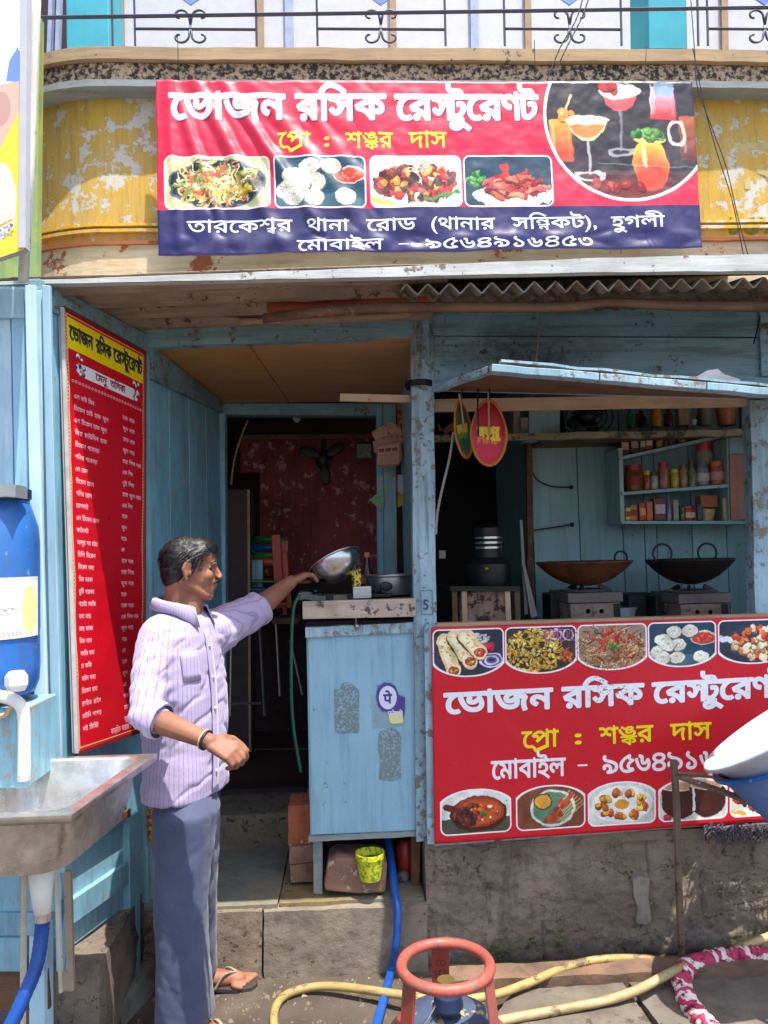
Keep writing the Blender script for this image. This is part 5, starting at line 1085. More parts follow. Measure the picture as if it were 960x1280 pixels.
m = MB(); m.lathe([(0, 0), (rb*.72, 0), (rb*.95, hb-.02), (rb, hb-.018), (rb, hb), (rb*.93, hb), (rb*.7, .006), (0, .005)], lb, 28); part('body', m, tb.m, YB, smooth='auto')
m = MB(); m.lathe([(0, hb-.03), (rb*.88, hb-.03)], lb, 20); part('contents', m, plain('dark_waste_water', (30, 44, 50), .2, var=.4, scale=60), YB)
m = MB(); m.lathe([(0, 0), (.035, 0), (.04, .02), (.04, .1), (.02, .13), (0, .13)], at(508, 1090, 3.25), 18); o = part('red_canister', m, plain('red_plastic', (176, 44, 28), .4), smooth='auto', loc=at(508, 1090, 3.25)); tag(o, 'red plastic canister behind the right leg of the desk', 'canister')
m = MB(); m.ball(at(504, 1096, 3.2), (.03, .03, .026), 12, 8); o = part('pebble', m, M_step, smooth=True, loc=at(504, 1096, 3.2)); tag(o, 'round grey stone beside the blue hose under the desk', 'stone')
m = MB(); m.px([(403, 1052), (520, 1046), (520, 1100), (403, 1080)], 3.45, .02); o = part('underdesk_board', m, plain('dark_red_board', (84, 40, 36), .9), loc=at(450, 1090, 3.45)); tag(o, 'dark red board closing the space under the serving desk', 'board')
M_hose = plain('blue_hose', (28, 84, 170), .35, var=.15, scale=12)
m = MB(); m.tube(spline([at(484, 1046, 3.25), at(489, 1075, 3.15), at(493, 1110, 3.03), Vector((at(497, 1140, 2.955).x, 2.955, at(497, 1140, 2.955).z)), at(495, 1180, 2.93), az(489, 1212, .03), az(480, 1248, .03), az(468, 1290, .03)], 10), .0155, 12); o = part('blue_hose', m, M_hose, smooth=True, loc=az(480, 1248, 0)); tag(o, 'blue water hose running from under the desk down the step', 'hose')

# ---------------------------------------------------------------- hoses on the ground
M_yh = paint('dirty_yellow_hose', (170, 148, 98), (146, 124, 80), chip=(98, 84, 60), amt=.57, grime=(90, 76, 52), gamt=.8, rough=.5, grain='x')
z_ = .05
m = MB(); m.tube(spline([az(350, 1310, .02), az(342, 1275, .02), az(350, 1250, .02), az(375, 1237, .02), az(420, 1233, .03), az(505, 1244, .05), az(560, 1250, .05), az(612, 1245, .06), az(655, 1231, .06), az(700, 1212, .06), at(745, 1200, 2.9), at(800, 1198, 2.92), at(845, 1203, 2.93), at(870, 1206, 2.95)], 8), .0145, 10); o = part('yellow_hose', m, M_yh, smooth=True, loc=az(375, 1237, 0)); tag(o, 'dirty yellow hose curling from behind the gas cylinder along the wall foot', 'hose')
m = MB(); m.tube(spline([az(600, 1282, .05), az(640, 1273, .05), az(700, 1262, .05), az(760, 1250, .055), az(800, 1236, .065), az(838, 1216, .08), at(870, 1203, 2.86), at(905, 1193, 2.89), at(945, 1177, 2.93), at(1000, 1155, 2.95)], 8), .0155, 10); o = part('yellow_hose', m, M_yh, smooth=True, loc=az(700, 1262, 0)); tag(o, 'dirty yellow hose in front, crossing under the metal stand to the right', 'hose')
tw = NT('pink_white_cloth_wrap'); wv = tw.n('TexWave', wave_type='BANDS', bands_direction='DIAGONAL'); wv.inputs['Scale'].default_value = 6; wv.inputs['Distortion'].default_value = 9; wv.inputs['Detail'].default_value = 3; wv.inputs['Detail Scale'].default_value = 2
tw.l(tw.tc.outputs['Object'], wv.inputs['Vector']); cc_ = tw.mix(tw.ramp(wv.outputs['Fac'], .42, .52), C(232, 214, 206), C(186, 58, 92)); cc_ = tw.mix(tw.ramp(tw.noise(30, 3), .55, .62), cc_, C(120, 28, 60)); tw.col(cc_); tw.rough(.95); tw.bump(wv.outputs['Fac'], .7, .01)
sp = spline([az(925, 1330, .04), az(885, 1283, .04), az(862, 1256, .04), az(852, 1230, .045), az(856, 1212, .05), az(880, 1202, .05), az(910, 1196, .05), az(945, 1195, .05), az(985, 1206, .05), az(1030, 1235, .05)], 16)
m = MB(); m.tube(sp, [.032+.004*math.sin(k*1.9)+.0015*math.sin(k*.7) for k in range(len(sp))], 14); o = part('wrapped_hose', m, tw.m, smooth=True, loc=az(860, 1230, 0)); tag(o, 'coiled hose wrapped in pink and white cloth at the lower right', 'hose')

# ---------------------------------------------------------------- metal stand with plastic tubs
ST = thing('tub_stand', 'rusty crooked iron stand holding plastic tubs in front of the red banner', 'stand', az(853, 1208, 0))
M_rust = paint('rusty_grey_iron', (126, 108, 94), (100, 84, 72), chip=(80, 56, 42), amt=.58, grime=(60, 50, 44), rough=.8, bump=.5)
m = MB(); m.tube([at(842, 950, 2.84), at(846, 1010, 2.84), at(848, 1100, 2.845), az(853, 1212, .0)], [.0135, .013, .0135, .012], 6); part('leg', m, M_rust, ST)
m = MB(); m.tube([at(1090, 1000, 2.84), at(1095, 1250, 2.6)], .013, 6); part('leg', m, M_rust, ST)
m = MB(); m.tube([at(846, 970, 2.84), at(905, 990, 2.66), at(985, 1022, 2.45), at(1060, 1050, 2.3)], .0115, 6); part('arm', m, M_rust, ST)
m = MB(); m.tube([at(846, 967, 2.85), at(935, 972, 2.88), at(1090, 980, 2.88)], .009, 6); part('arm', m, M_rust, ST)
m = MB(); m.tube([at(1060, 1050, 2.3), az(1075, 1330, .0)], .012, 6); part('leg', m, M_rust, ST)
def tub(name, label, c, R, hgt, ax_, mat):
    t = thing(name, label, 'tub', c); q = Vector(ax_).normalized().to_track_quat('Z', 'Y').to_matrix()
    m = MB(); m.lathe([(0, -hgt), (R*.66, -hgt), (R*.74, -hgt*.93), (R*.93, -hgt*.22), (R*.95, -.03), (R*1.0, -.012), (R*1.04, -.012), (R*1.045, 0), (R*.97, 0), (R*.92, -.02), (R*.9, -hgt*.2), (R*.7, -hgt*.9), (R*.6, -hgt*.95), (0, -hgt*.95)], c, 56, q); part('basin', m, mat, t, smooth='auto')
    m = MB(); m.tube([c+q@Vector((R*1.035*math.cos(a), R*1.035*math.sin(a), -.004)) for a in [2*PI*k/56 for k in range(56)]], .007, 8, closed=True); part('rim', m, mat, t, smooth=True)
tub('white_tub', 'white plastic tub tilted on the stand at the right edge', at(974, 902, 2.56), .28, .15, (-.5, .27, .82), paint('scuffed_white_tub', (186, 192, 202), (170, 178, 190), chip=(170, 176, 180), amt=.62, grime=(150, 150, 144), gamt=.4, rough=.4, grain=None, bump=.08))
tub('blue_tub', 'blue plastic tub nested under the white tub on the stand', at(984, 930, 2.57), .255, .2, (-.42, .2, .88), paint('scuffed_blue_tub', (46, 108, 186), (40, 94, 166), chip=(110, 150, 196), amt=.64, grime=(60, 90, 130), gamt=.5, rough=.4, grain=None, bump=.08))
m = MB(); RN = random.Random(9)
for k in range(260):
    u = RN.uniform(882, 985); v = RN.uniform(1030, 1046); p = at(u, v, 2.96+RN.uniform(-.02, .03)); d = Vector((RN.uniform(-1, 1), RN.uniform(-.6, .3), RN.uniform(-1, .4))).normalized()
    q = [p, p+d*.014, p+d*.024+Vector((RN.uniform(-.01, .01), 0, -.014))]; m.tube(q, .0022, 4)
m.beam(at(884, 1036, 2.985), at(985, 1030, 2.985), .03, .016, 10, .003)
o = part('mop_fringe', m, plain('dark_grey_yarn', (110, 104, 112), .95, var=.42, scale=160), loc=at(920, 1045, 2.97)); tag(o, 'dark fringed mop head lying on the plinth ledge below the tubs', 'mop')

# ---------------------------------------------------------------- gas cylinder in front
LP_ = az(557, 1207, .655); GC = thing('gas_cylinder', 'scuffed orange gas cylinder with round collar in the centre foreground', 'gas cylinder', (LP_.x, LP_.y, 0))
M_org = paint('worn_red_orange_paint', (168, 70, 48), (140, 56, 40), chip=(112, 76, 62), amt=.57, grime=(110, 60, 46), gamt=.5, rough=.5, bump=.3, scale=8, chipscale=30)
M_ring = paint('rubbed_collar_paint', (166, 62, 38), (138, 54, 38), chip=(110, 88, 80), amt=.52, grime=(84, 54, 46), gamt=.7, rough=.45, scale=10, chipscale=40)
cx_, cy_ = LP_.x, LP_.y; Rr = .100
m = MB(); m.tube([(cx_+Rr*math.cos(a), cy_+Rr*math.sin(a), .655) for a in [2*PI*k/48 for k in range(48)]], .0125, 14, closed=True); part('collar_ring', m, M_ring, GC, smooth=True)
for a in (PI/2, PI/2+2.15, PI/2-2.15):
    d = Vector((math.cos(a), math.sin(a), 0)); t_ = Vector((-d.y, d.x, 0)); b = Vector((cx_, cy_, 0))+d*Rr
    m = MB(); hw = .021
    m.slab([b+t_*hw+Vector((0, 0, .655)), b-t_*hw+Vector((0, 0, .655)), b-t_*hw+d*.018+Vector((0, 0, .5)), b+t_*hw+d*.018+Vector((0, 0, .5))], d*.006); part('upright', m, M_org, GC, bevel=.002)
    if a == PI/2:
        T_ = Canvas(10, 10, (0, 0, 0)); flat_text('stencil_number', '15.8', b-t_*(-.014)+Vector((-.0, -.0035, .575)), X_, Z_, .028, .018, M_black, GC, th=.001)
        flat_text('stencil_number', 'CCI', b-t_*(-.012)+Vector((0, -.0035, .605)), X_, Z_, .022, .012, M_black, GC, th=.001)
rp = [(0, .56), (.05, .558), (.1, .54), (.135, .505), (.152, .46), (.158, .41), (.158, .16), (.15, .1), (.12, .055), (.11, .05), (.11, .0), (.1, .0)]
m = MB(); m.lathe(rp, (cx_, cy_, 0), 48); part('body', m, M_org, GC, smooth='auto')
m = MB(); m.lathe([(.0, .5615), (.05, .5595), (.098, .5425), (.1, .541)], (cx_, cy_, .0), 40); part('painted_top', m, paint('blue_grey_top_paint', (70, 84, 110), (56, 66, 90), chip=(160, 150, 90), amt=.6, grime=(60, 60, 70)), GC, smooth=True)
m = MB(); m.lathe([(0, .56), (.03, .56), (.03, .575), (.018, .58), (.016, .61), (.02, .612), (.02, .625), (0, .626)], (cx_, cy_, 0), 18); part('valve', m, plain('brass_valve', (170, 150, 90), .35, .8), GC, smooth='auto')
m = MB(); m.lathe([(0, .57), (.022, .57), (.034, .585), (.03, .61), (.012, .615), (0, .615)], (cx_-.0, cy_-.03, .0), 14); part('cap', m, plain('dark_blue_cap', (30, 44, 76), .4), GC, smooth='auto')
m = MB(); m.tube(spline([(cx_-.02, cy_-.03, .6), (cx_-.05, cy_-.06, .575), (cx_-.075, cy_-.08, .56), (cx_-.06, cy_-.11, .55)], 5), .002, 5); part('seal_wire', m, M_alu, GC)
# ---------------------------------------------------------------- kitchen things
CT = 1.10
def wok(name, label, u0, u1, vr, Y, mat, vb, handles):
    a, b = at(u0, vr, Y), at(u1, vr, Y); R = (b.x-a.x)/2; c = (a+b)/2; t = thing(name, label, 'wok', c); d = c.z-at((u0+u1)/2, vb, Y-.05).z
    prof = [(R*math.sin(q), -d*(1-(1-math.cos(q))/(1-math.cos(1.25)))if 0 else -d*(1-(math.sin(q)/math.sin(1.25))**2)) for q in [1.25*k/14 for k in range(15)]]
    prof = [(R*(k/14), -d*(1-(k/14)**2.2)) for k in range(15)]; prof = prof+[(r_*.985, z_+.006) for r_, z_ in prof[::-1]]
    m = MB(); m.lathe(prof, c, 48); part('pan', m, mat, t, smooth='auto')
    for (u, v, r_, Yh) in handles:
        h = at(u, v, Yh); m = MB(); rr = r_*Yh/FPX; m.tube([h+Vector((rr*math.cos(q), 0, rr*math.sin(q))) for q in [-.9+(PI+1.8)*k/18 for k in range(19)]], .005, 8); part('handle', m, M_black, t, smooth=True)
    return t
M_wok1 = paint('rusty_brown_wok_iron', (150, 84, 40), (60, 36, 26), grime=(30, 22, 20), gamt=.8, rough=.5, scale=5, grain=None, metal=.3)
M_wok2 = paint('black_wok_iron', (52, 42, 38), (30, 26, 26), chip=(90, 70, 60), amt=.64, grime=(20, 18, 18), rough=.5, scale=8, grain=None, metal=.3)
wok('iron_wok', 'wide rusty brown iron wok on the left stove in the serving window', 671, 788, 703, 3.42, M_wok1, 733, [(776, 697, 8, 3.62)])
wok('iron_wok', 'black iron wok with two ring handles on the right stove', 809, 914, 700, 3.46, M_wok2, 731, [(828, 692, 12, 3.34), (884, 691, 12, 3.36)])
M_stove = paint('old_stove_steel', (150, 126, 112), (120, 98, 86), chip=(70, 52, 46), amt=.58, grime=(60, 46, 42), gamt=.7, rough=.6, grain='x')
def stove(label, u0, u1, vt, Y, nob, grp='low steel stoves under the woks'):
    a, b = at(u0, vt, Y), at(u1, vt, Y); t = thing('stove', label, 'stove', Vector((a.x, Y, CT)), grp)
    m = MB(); m.box(a.x, b.x, Y, Y+.3, CT, a.z-.05); part('body', m, M_stove, t, bevel=.004)
    m = MB(); m.box(a.x-.01, b.x+.01, Y-.008, Y+.31, a.z-.048, a.z-.006); part('top_rail', m, paint('grey_stove_top', (120, 108, 102), (90, 78, 74), grime=(50, 40, 38), grain='x'), t, bevel=.003)
    for k, u in enumerate(nob): m = MB(); p = at(u, vt+24, Y); m.lathe([(0, -.012), (.009, -.012), (.01, 0), (0, 0)], p, 12, Matrix.Rotation(PI/2, 3, 'X')); part('knob', m, M_black, t)
    m = MB(); m.box(b.x-.03, b.x-.004, Y-.006, Y, CT+.01, a.z-.055); part('side_plate', m, M_iron, t)
    for k in range(3):
        q = 2*PI*k/3; c = Vector(((a.x+b.x)/2, Y+.13, a.z)); m = MB(); m.beam(c+Vector((math.cos(q)*.1, math.sin(q)*.1, .0)), c+Vector((math.cos(q)*.06, math.sin(q)*.06, .02)), .012, .02); part('pan_support', m, M_black, t)
    m = MB(); m.lathe([(.11, -.004), (.115, .004), (.085, .006), (.08, -.002)], Vector(((a.x+b.x)/2, Y+.13, a.z)), 28); part('burner_ring', m, M_alu, t, smooth='auto')
stove('low steel stove under the rusty brown wok', 712, 775, 740, 3.28, (735, 752))
stove('low steel stove under the black wok', 850, 910, 741, 3.32, (872, 888))
m = MB(); c = at(778, 772, 3.55); c.z = CT; m.lathe([(0, 0), (.075, 0), (.092, .13), (.098, .13), (.098, .14), (.09, .14), (0, .135)], at(769, 772, 3.66)*Vector((1, 1, 0))+Vector((0, 0, CT+.02)) if 0 else Vector((at(769, 740, 3.66).x, 3.66, CT+.06)), 26)
o = part('white_bucket', m, plain('dull_white_bucket', (190, 196, 196), .5), smooth='auto', loc=Vector((c.x, 3.66, CT+.06))); tag(o, 'dull white bucket between the two stoves behind the brown wok', 'bucket')
for (u, v0, v1, w_, Y, lb) in ((803, 742, 772, .14, 3.62, 'dark sooty box between the white bucket and the right stove'), (833, 745, 772, .1, 3.5, 'black box touching the left side of the right stove'), (700, 742, 772, .09, 3.45, 'black box at the left side of the left stove')):
    p = at(u, v0, Y); m = MB(); m.box(p.x-w_/2, p.x+w_/2, Y, Y+.15, CT, p.z); o = part('sooty_box', m, M_black, loc=Vector((p.x, Y, CT)), bevel=.005); tag(o, lb, 'box')
# tall black steamer on a rough brick stove at the left of the window
a, b = at(566, 737, 3.3), at(642, 737, 3.3)
BS = thing('brick_stove', 'rough pale stove box with wooden legs under the black steamer', 'stove', Vector((a.x, 3.3, CT)))
m = rblock(a.x+.03, b.x-.035, 3.3, 3.5, CT, a.z-.01, 8, .006); part('body', m, paint('peeling_pale_brick', (172, 140, 120), (130, 98, 82), chip=(70, 50, 44), amt=.52, grime=(90, 66, 56), gamt=.7, rough=.9, bump=.7), BS, smooth='auto')
for u in (568, 580, 634, 646): m = MB(); p = at(u, 737, 3.285); m.beam(Vector((p.x, 3.29, CT)), Vector((p.x, 3.29, p.z)), .022, .02, 4, .001); part('leg', m, M_raw if u in (580, 634) else M_brown, BS)
m = MB(); m.slab([at(563, 733, 3.27), at(650, 733, 3.27), at(650, 739, 3.27), at(563, 739, 3.27)], (0, .25, 0)); part('iron_plate', m, M_iron, BS)
sc_ = at(612, 733, 3.42); STM = thing('black_steamer', 'tall black steamer pot with steel bands in the dark left part of the window', 'steamer', sc_)
m = MB(); m.lathe([(0, .0), (.09, .0), (.1, .02), (.1, .1), (.06, .13), (.055, .2), (.06, .21), (.06, .26), (.03, .275), (0, .28)], sc_, 30); part('pot', m, M_black, STM, smooth='auto')
for k in range(3): m = MB(); q = .165+.022*k; m.lathe([(.0575, q), (.0625, q+.003), (.0625, q+.012), (.0575, q+.015)], sc_, 28); part('steel_band', m, M_steel, STM, smooth='auto')
m = MB(); m.ball(at(608, 711, 3.3), .012, 10, 8); part('knob', m, plain('brass_knob', (150, 120, 60), .4, .7), STM, smooth=True)
m = MB(); m.slab([at(652, 700, 3.3), at(655, 700, 3.3), at(672, 770, 3.3), at(664, 772, 3.3)], (0, .03, 0)); m.slab([at(650, 650, 3.32), at(653, 650, 3.32), at(660, 768, 3.32), at(656, 768, 3.32)], (0, .02, 0)); o = part('leaning_board', m, paint('grey_board_edge', (120, 116, 108), grain='z'), loc=at(664, 770, 3.3)); tag(o, 'thin grey board leaning beside the steamer', 'board')
m = MB(); m.box(at(548, 0, 3.6).x, at(552, 0, 3.6).x, 3.6, 3.62, at(550, 640, 3.6).z, at(550, 640, 3.6).z+.02); 
m = MB(); m.px([(549, 688), (557, 688), (557, 698), (549, 698)], 3.4, .02); o = part('wall_switch', m, paint('old_switch', (150, 146, 124)), loc=at(553, 698, 3.4)); tag(o, 'small old switch box on the dark wall beside the window post', 'switch')
# black pipes on the wall
for k, (pts, lb) in enumerate((([(663, 586), (672, 600), (690, 608), (714, 609)], 'upper black hooked pipe on the kitchen wall'), ([(660, 664), (680, 661), (700, 658), (715, 656)], 'lower black straight pipe on the kitchen wall'))):
    m = MB(); m.tube(spline([at(u, v, 3.9) for u, v in pts], 6), .004, 6); m.ball(at(pts[-1][0], pts[-1][1], 3.9), .012, 8, 6); o = part('wall_pipe', m, M_black, loc=at(pts[-1][0], pts[-1][1], 3.9), smooth=True); tag(o, lb, 'pipe')
# shelf unit
SY = 3.72
SH = thing('wall_shelf', 'blue green wooden wall shelf of three boards above the woks', 'shelf', at(860, 655, SY))
def sboard(u0, v0, u1, v1, name='shelf_board'):
    m = MB(); a, b = at(u0, v0, SY), at(u1, v1, SY); m.slab([a, b, b-Vector((0, 0, .016)), a-Vector((0, 0, .016))], (0, .2, 0)); part(name, m, M_tealwall, SH, bevel=.002)
sboard(777, 651, 940, 651); sboard(777, 615, 911, 605); sboard(774, 571, 906, 542)
m = MB(); m.px([(773, 560), (778, 560), (781, 652), (776, 652)], SY+.01, .19); part('side_board', m, M_tealwall, SH)
m = MB(); m.px([(908, 542), (912, 542), (915, 651), (911, 651)], SY+.01, .19); part('side_board', m, M_tealwall, SH)
m = MB(); m.px([(912, 568), (937, 568), (940, 648), (914, 650)], SY-.004, .012); part('paper_lined_panel', m, paint('pinkish_paper_lining', (186, 130, 112), (160, 106, 92), chip=(120, 150, 140), amt=.6, grime=(120, 110, 100), chipscale=30), SH)
m = MB(); m.px([(912, 543), (935, 543), (937, 567), (912, 567)], SY-.002, .012); part('side_panel', m, M_tealwall, SH)
_mc = {}
def cm(c, rough=.35):
    k = tuple(c)+(rough,)
    if k not in _mc: _mc[k] = plain('stock_%d_%d_%d' % tuple(c), c, rough, var=.2, scale=50)
    return _mc[k]
def shelf_v(row, u):
    return {'b': 651, 'm': 615-(u-777)*.0746, 't': 571-(u-774)*.22, 'l': 534-(u-780)*.03}[row]
def stock(row, u, w_, vt, kind, c, lid, name, label, cat, Y=None, band_=None):
    Y = Y or {'b': SY+.03, 'm': SY+.03, 't': SY+.03, 'l': 3.55}[row]; vb = shelf_v(row, u)-.3
    p = at(u, vb, Y); h_ = at(u, vt, Y).z-p.z; r_ = w_*Y/FPX/2; p = p+Vector((0, r_, 0)); t = thing(name, label, cat, p, 'jars and packets on the kitchen shelves')
    if kind == 'jar':
        m = MB(); m.lathe([(0, 0), (r_*.95, 0), (r_, h_*.05), (r_, h_*.7), (r_*.8, h_*.8), (r_*.8, h_*.82), (0, h_*.82)], p, 20); part('glass', m, cm(c, .15), t, smooth='auto')
        m = MB(); m.lathe([(r_*.86, h_*.79), (r_*.88, h_*.8), (r_*.88, h_), (0, h_*1.01)], p, 20); part('lid', m, cm(lid), t, smooth='auto')
        if band_: m = MB(); m.lathe([(r_*1.02, h_*.2), (r_*1.02, h_*.55)], p, 20); part('label', m, cm(band_, .6), t)
    elif kind == 'bottle':
        m = MB(); m.lathe([(0, 0), (r_, 0), (r_, h_*.55), (r_*.4, h_*.78), (r_*.35, h_*.9), (0, h_*.9)], p, 18); part('glass', m, cm(c, .15), t, smooth='auto')
        m = MB(); m.lathe([(r_*.42, h_*.88), (r_*.42, h_), (0, h_)], p, 14); part('cap', m, cm(lid), t)
    elif kind == 'tub':
        m = MB(); m.lathe([(0, 0), (r_*.75, 0), (r_*.98, h_*.9), (r_*1.04, h_*.9), (r_*1.04, h_), (0, h_*.98)], p, 22); part('body', m, cm(c, .5), t, smooth='auto')
    else:
        m = MB(); m.box(p.x-r_, p.x+r_, p.y-r_, p.y-r_+min(.08, r_*1.5), p.z, p.z+h_); part('box', m, cm(c, .4), t, bevel=.004)
        if lid: m = MB(); m.box(p.x-r_*.8, p.x+r_*.8, p.y-r_-.0015, p.y-r_+.002, p.z+h_*.3, p.z+h_*.7); part('print', m, cm(lid, .5), t)
M_ = 'm'; B_ = 'b'
for a in (('m', 797, 24, 580, 'jar', (120, 84, 40), (170, 40, 48), 'jar', 'large jar of brown pickle with red cloth lid on the middle shelf', 'jar', None, (150, 50, 30)),
          ('m', 820, 10, 590, 'jar', (180, 176, 160), (60, 70, 60), 'jar', 'slim clear jar with dark lid on the middle shelf', 'jar'),
          ('m', 833, 14, 577, 'jar', (170, 110, 96), (186, 40, 74), 'jar', 'jar with tall pink red lid on the middle shelf', 'jar'),
          ('m', 846, 11, 586, 'jar', (196, 180, 60), (214, 196, 50), 'jar', 'small jar with yellow lid on the middle shelf', 'jar'),
          ('m', 857, 10, 580, 'jar', (176, 130, 90), (170, 60, 50), 'jar', 'small jar with red brown lid on the middle shelf', 'jar'),
          ('m', 868, 11, 576, 'bottle', (120, 140, 110), (190, 50, 50), 'bottle', 'greenish bottle with red cap on the middle shelf', 'bottle'),
          ('m', 882, 17, 578, 'jar', (150, 150, 160), (90, 110, 140), 'jar', 'grey jar with blue lid on the middle shelf', 'jar', None, (200, 200, 196)),
          ('m', 900, 18, 576, 'jar', (176, 110, 84), (220, 110, 40), 'jar', 'jar with wide orange lid on the middle shelf', 'jar', None, (210, 150, 130)),
          ('m', 887, 22, 552, 'jar', (180, 176, 150), (216, 60, 110), 'jar', 'tall pale jar with bright pink lid at the back of the middle shelf', 'jar', SY+.12),
          ('b', 793, 9, 631, 'box', (214, 126, 40), (150, 50, 30), 'packet', 'orange packet at the left end of the bottom shelf', 'packet'),
          ('b', 804, 9, 628, 'box', (196, 60, 40), (230, 170, 90), 'packet', 'red packet second from the left on the bottom shelf', 'packet'),
          ('b', 813, 8, 627, 'box', (216, 110, 50), None, 'packet', 'plain orange packet third from the left on the bottom shelf', 'packet'),
          ('b', 826, 16, 622, 'box', (110, 26, 36), (210, 180, 180), 'packet', 'dark red box with white print on the bottom shelf', 'box'),
          ('b', 838, 8, 618, 'bottle', (110, 120, 150), (60, 90, 150), 'bottle', 'blue grey bottle in the middle of the bottom shelf', 'bottle'),
          ('b', 846, 7, 624, 'box', (160, 156, 140), None, 'packet', 'narrow grey packet beside the blue grey bottle', 'packet'),
          ('b', 864, 18, 632, 'jar', (196, 60, 40), (190, 40, 60), 'jar', 'squat red jar with cream label on the bottom shelf', 'jar', None, (226, 200, 160)),
          ('b', 888, 24, 636, 'tub', (196, 170, 110), None, 'bowl', 'cream bowl on the right of the bottom shelf', 'bowl'),
          ('b', 909, 9, 622, 'box', (196, 176, 126), None, 'packet', 'pale upright packet at the right end of the bottom shelf', 'packet'),
          ('t', 782, 11, 546, 'box', (120, 30, 34), (200, 180, 160), 'packet', 'dark red packet at the left end of the top shelf', 'packet'),
          ('t', 794, 11, 545, 'box', (96, 24, 30), (180, 160, 150), 'packet', 'maroon packet second from the left on the top shelf', 'packet'),
          ('t', 812, 10, 544, 'box', (186, 70, 60), (220, 200, 180), 'packet', 'red and white packet on the top shelf', 'packet'),
          ('t', 826, 9, 543, 'bottle', (180, 180, 80), (120, 140, 60), 'bottle', 'yellow green bottle on the top shelf', 'bottle'),
          ('t', 842, 13, 541, 'tub', (90, 92, 92), None, 'cup', 'dark grey cup on the top shelf', 'cup'),
          ('m', 811, 9, 588, 'jar', (160, 90, 50), (220, 180, 60), 'jar', 'small brown jar with mustard lid right of the large pickle jar', 'jar'),
          ('m', 839, 9, 592, 'jar', (90, 60, 44), (180, 150, 140), 'jar', 'tiny dark jar with pale lid between the pink and yellow lids', 'jar', SY+.1),
          ('m', 875, 9, 588, 'box', (200, 190, 160), (60, 110, 70), 'packet', 'small white and green packet behind the blue lidded jar', 'packet', SY+.1),
          ('b', 855, 8, 634, 'jar', (90, 100, 90), (60, 140, 70), 'jar', 'tiny jar with green lid left of the squat red jar', 'jar'),
          ('b', 876, 7, 630, 'box', (60, 70, 90), None, 'packet', 'narrow dark blue packet right of the squat red jar', 'packet'),
          ('b', 786, 7, 634, 'box', (230, 190, 90), (170, 60, 40), 'packet', 'pale yellow packet touching the shelf side board', 'packet'),
          ('t', 804, 8, 546, 'box', (60, 80, 60), (190, 190, 160), 'packet', 'dark green packet on the top shelf among the red ones', 'packet'),
          ('t', 834, 8, 543, 'jar', (120, 70, 50), (210, 60, 50), 'jar', 'small brown jar with red lid on the top shelf', 'jar'),
          ('t', 856, 11, 540, 'jar', (170, 150, 110), (110, 100, 90), 'jar', 'beige jar at the right of the top shelf', 'jar'),
          ('l', 800, 7, 516, 'box', (170, 60, 50), None, 'packet', 'small red packet between the green and black bottles on the loft', 'packet', 3.65),
          ('l', 876, 8, 512, 'bottle', (140, 140, 150), (190, 190, 190), 'bottle', 'pale bottle beside the small white cup on the loft board', 'bottle', 3.65),
          ('l', 790, 10, 507, 'bottle', (40, 96, 70), (60, 60, 50), 'bottle', 'dark green bottle on the loft board above the shelves', 'bottle'),
          ('l', 805, 11, 513, 'bottle', (26, 26, 28), (20, 20, 20), 'bottle', 'black bottle on the loft board above the shelves', 'bottle'),
          ('l', 824, 13, 500, 'bottle', (196, 140, 66), (200, 150, 80), 'bottle', 'tall ochre bottle on the loft board', 'bottle'),
          ('l', 838, 11, 506, 'bottle', (80, 40, 40), (60, 30, 30), 'bottle', 'dark red brown bottle on the loft board', 'bottle'),
          ('l', 856, 15, 509, 'box', (140, 104, 84), None, 'carton', 'brown carton on the loft board', 'carton'),
          ('l', 869, 8, 524, 'tub', (190, 190, 180), None, 'cup', 'small white cup on the loft board', 'cup'),
          ('l', 887, 20, 500, 'tub', (110, 112, 96), None, 'canister', 'large grey canister on the loft board', 'canister'),
          ('l', 915, 28, 500, 'tub', (190, 104, 60), None, 'canister', 'wide orange brown pot at the right end of the loft board', 'pot')):
    stock(*a)
p = at(888, 634, SY+.03); m = MB(); m.box(p.x-.045, p.x+.04, SY+.035, SY+.1, p.z, p.z+.06); o = part('snack_box', m, cm((170, 90, 40), .5), loc=p, bevel=.003); tag(o, 'orange brown box sitting in the cream bowl on the bottom shelf', 'box')
# loft: black pedestal fan head and pale box
FC = at(733, 521, 3.62); FN = thing('black_fan', 'dusty black table fan lying on the loft board', 'fan', FC)
for r_, in ((.13,), (.1,), (.07,), (.04,)):
    m = MB(); m.tube([FC+Vector((r_*math.cos(a), -.03*(1-r_/.13), r_*.72*math.sin(a))) for a in [2*PI*k/30 for k in range(30)]], .004, 6, closed=True); part('guard_ring', m, M_black, FN)
for k in range(4):
    a = k*PI/2+.5; m = MB(); m.ball(FC+Vector((.06*math.cos(a), .01, .045*math.sin(a))), (.045, .006, .028), 10, 6, Matrix.Rotation(-a, 3, 'Y')); part('blade', m, M_black, FN, smooth=True)
m = MB(); m.ball(FC+Vector((0, .02, 0)), (.05, .07, .045), 12, 8); part('motor', m, M_black, FN, smooth=True)
m = MB(); m.slab([at(693, 500, 3.7), at(702, 500, 3.7), at(708, 545, 3.7), at(698, 545, 3.7)], (0, .05, 0)); part('stand', m, M_black, FN)
m = MB(); m.px([(661, 508), (700, 506), (700, 545), (661, 547)], 3.6, .2); o = part('pale_green_box', m, M_tealwall, loc=at(680, 547, 3.6), bevel=.003); tag(o, 'pale green box on the loft board left of the black fan', 'box')
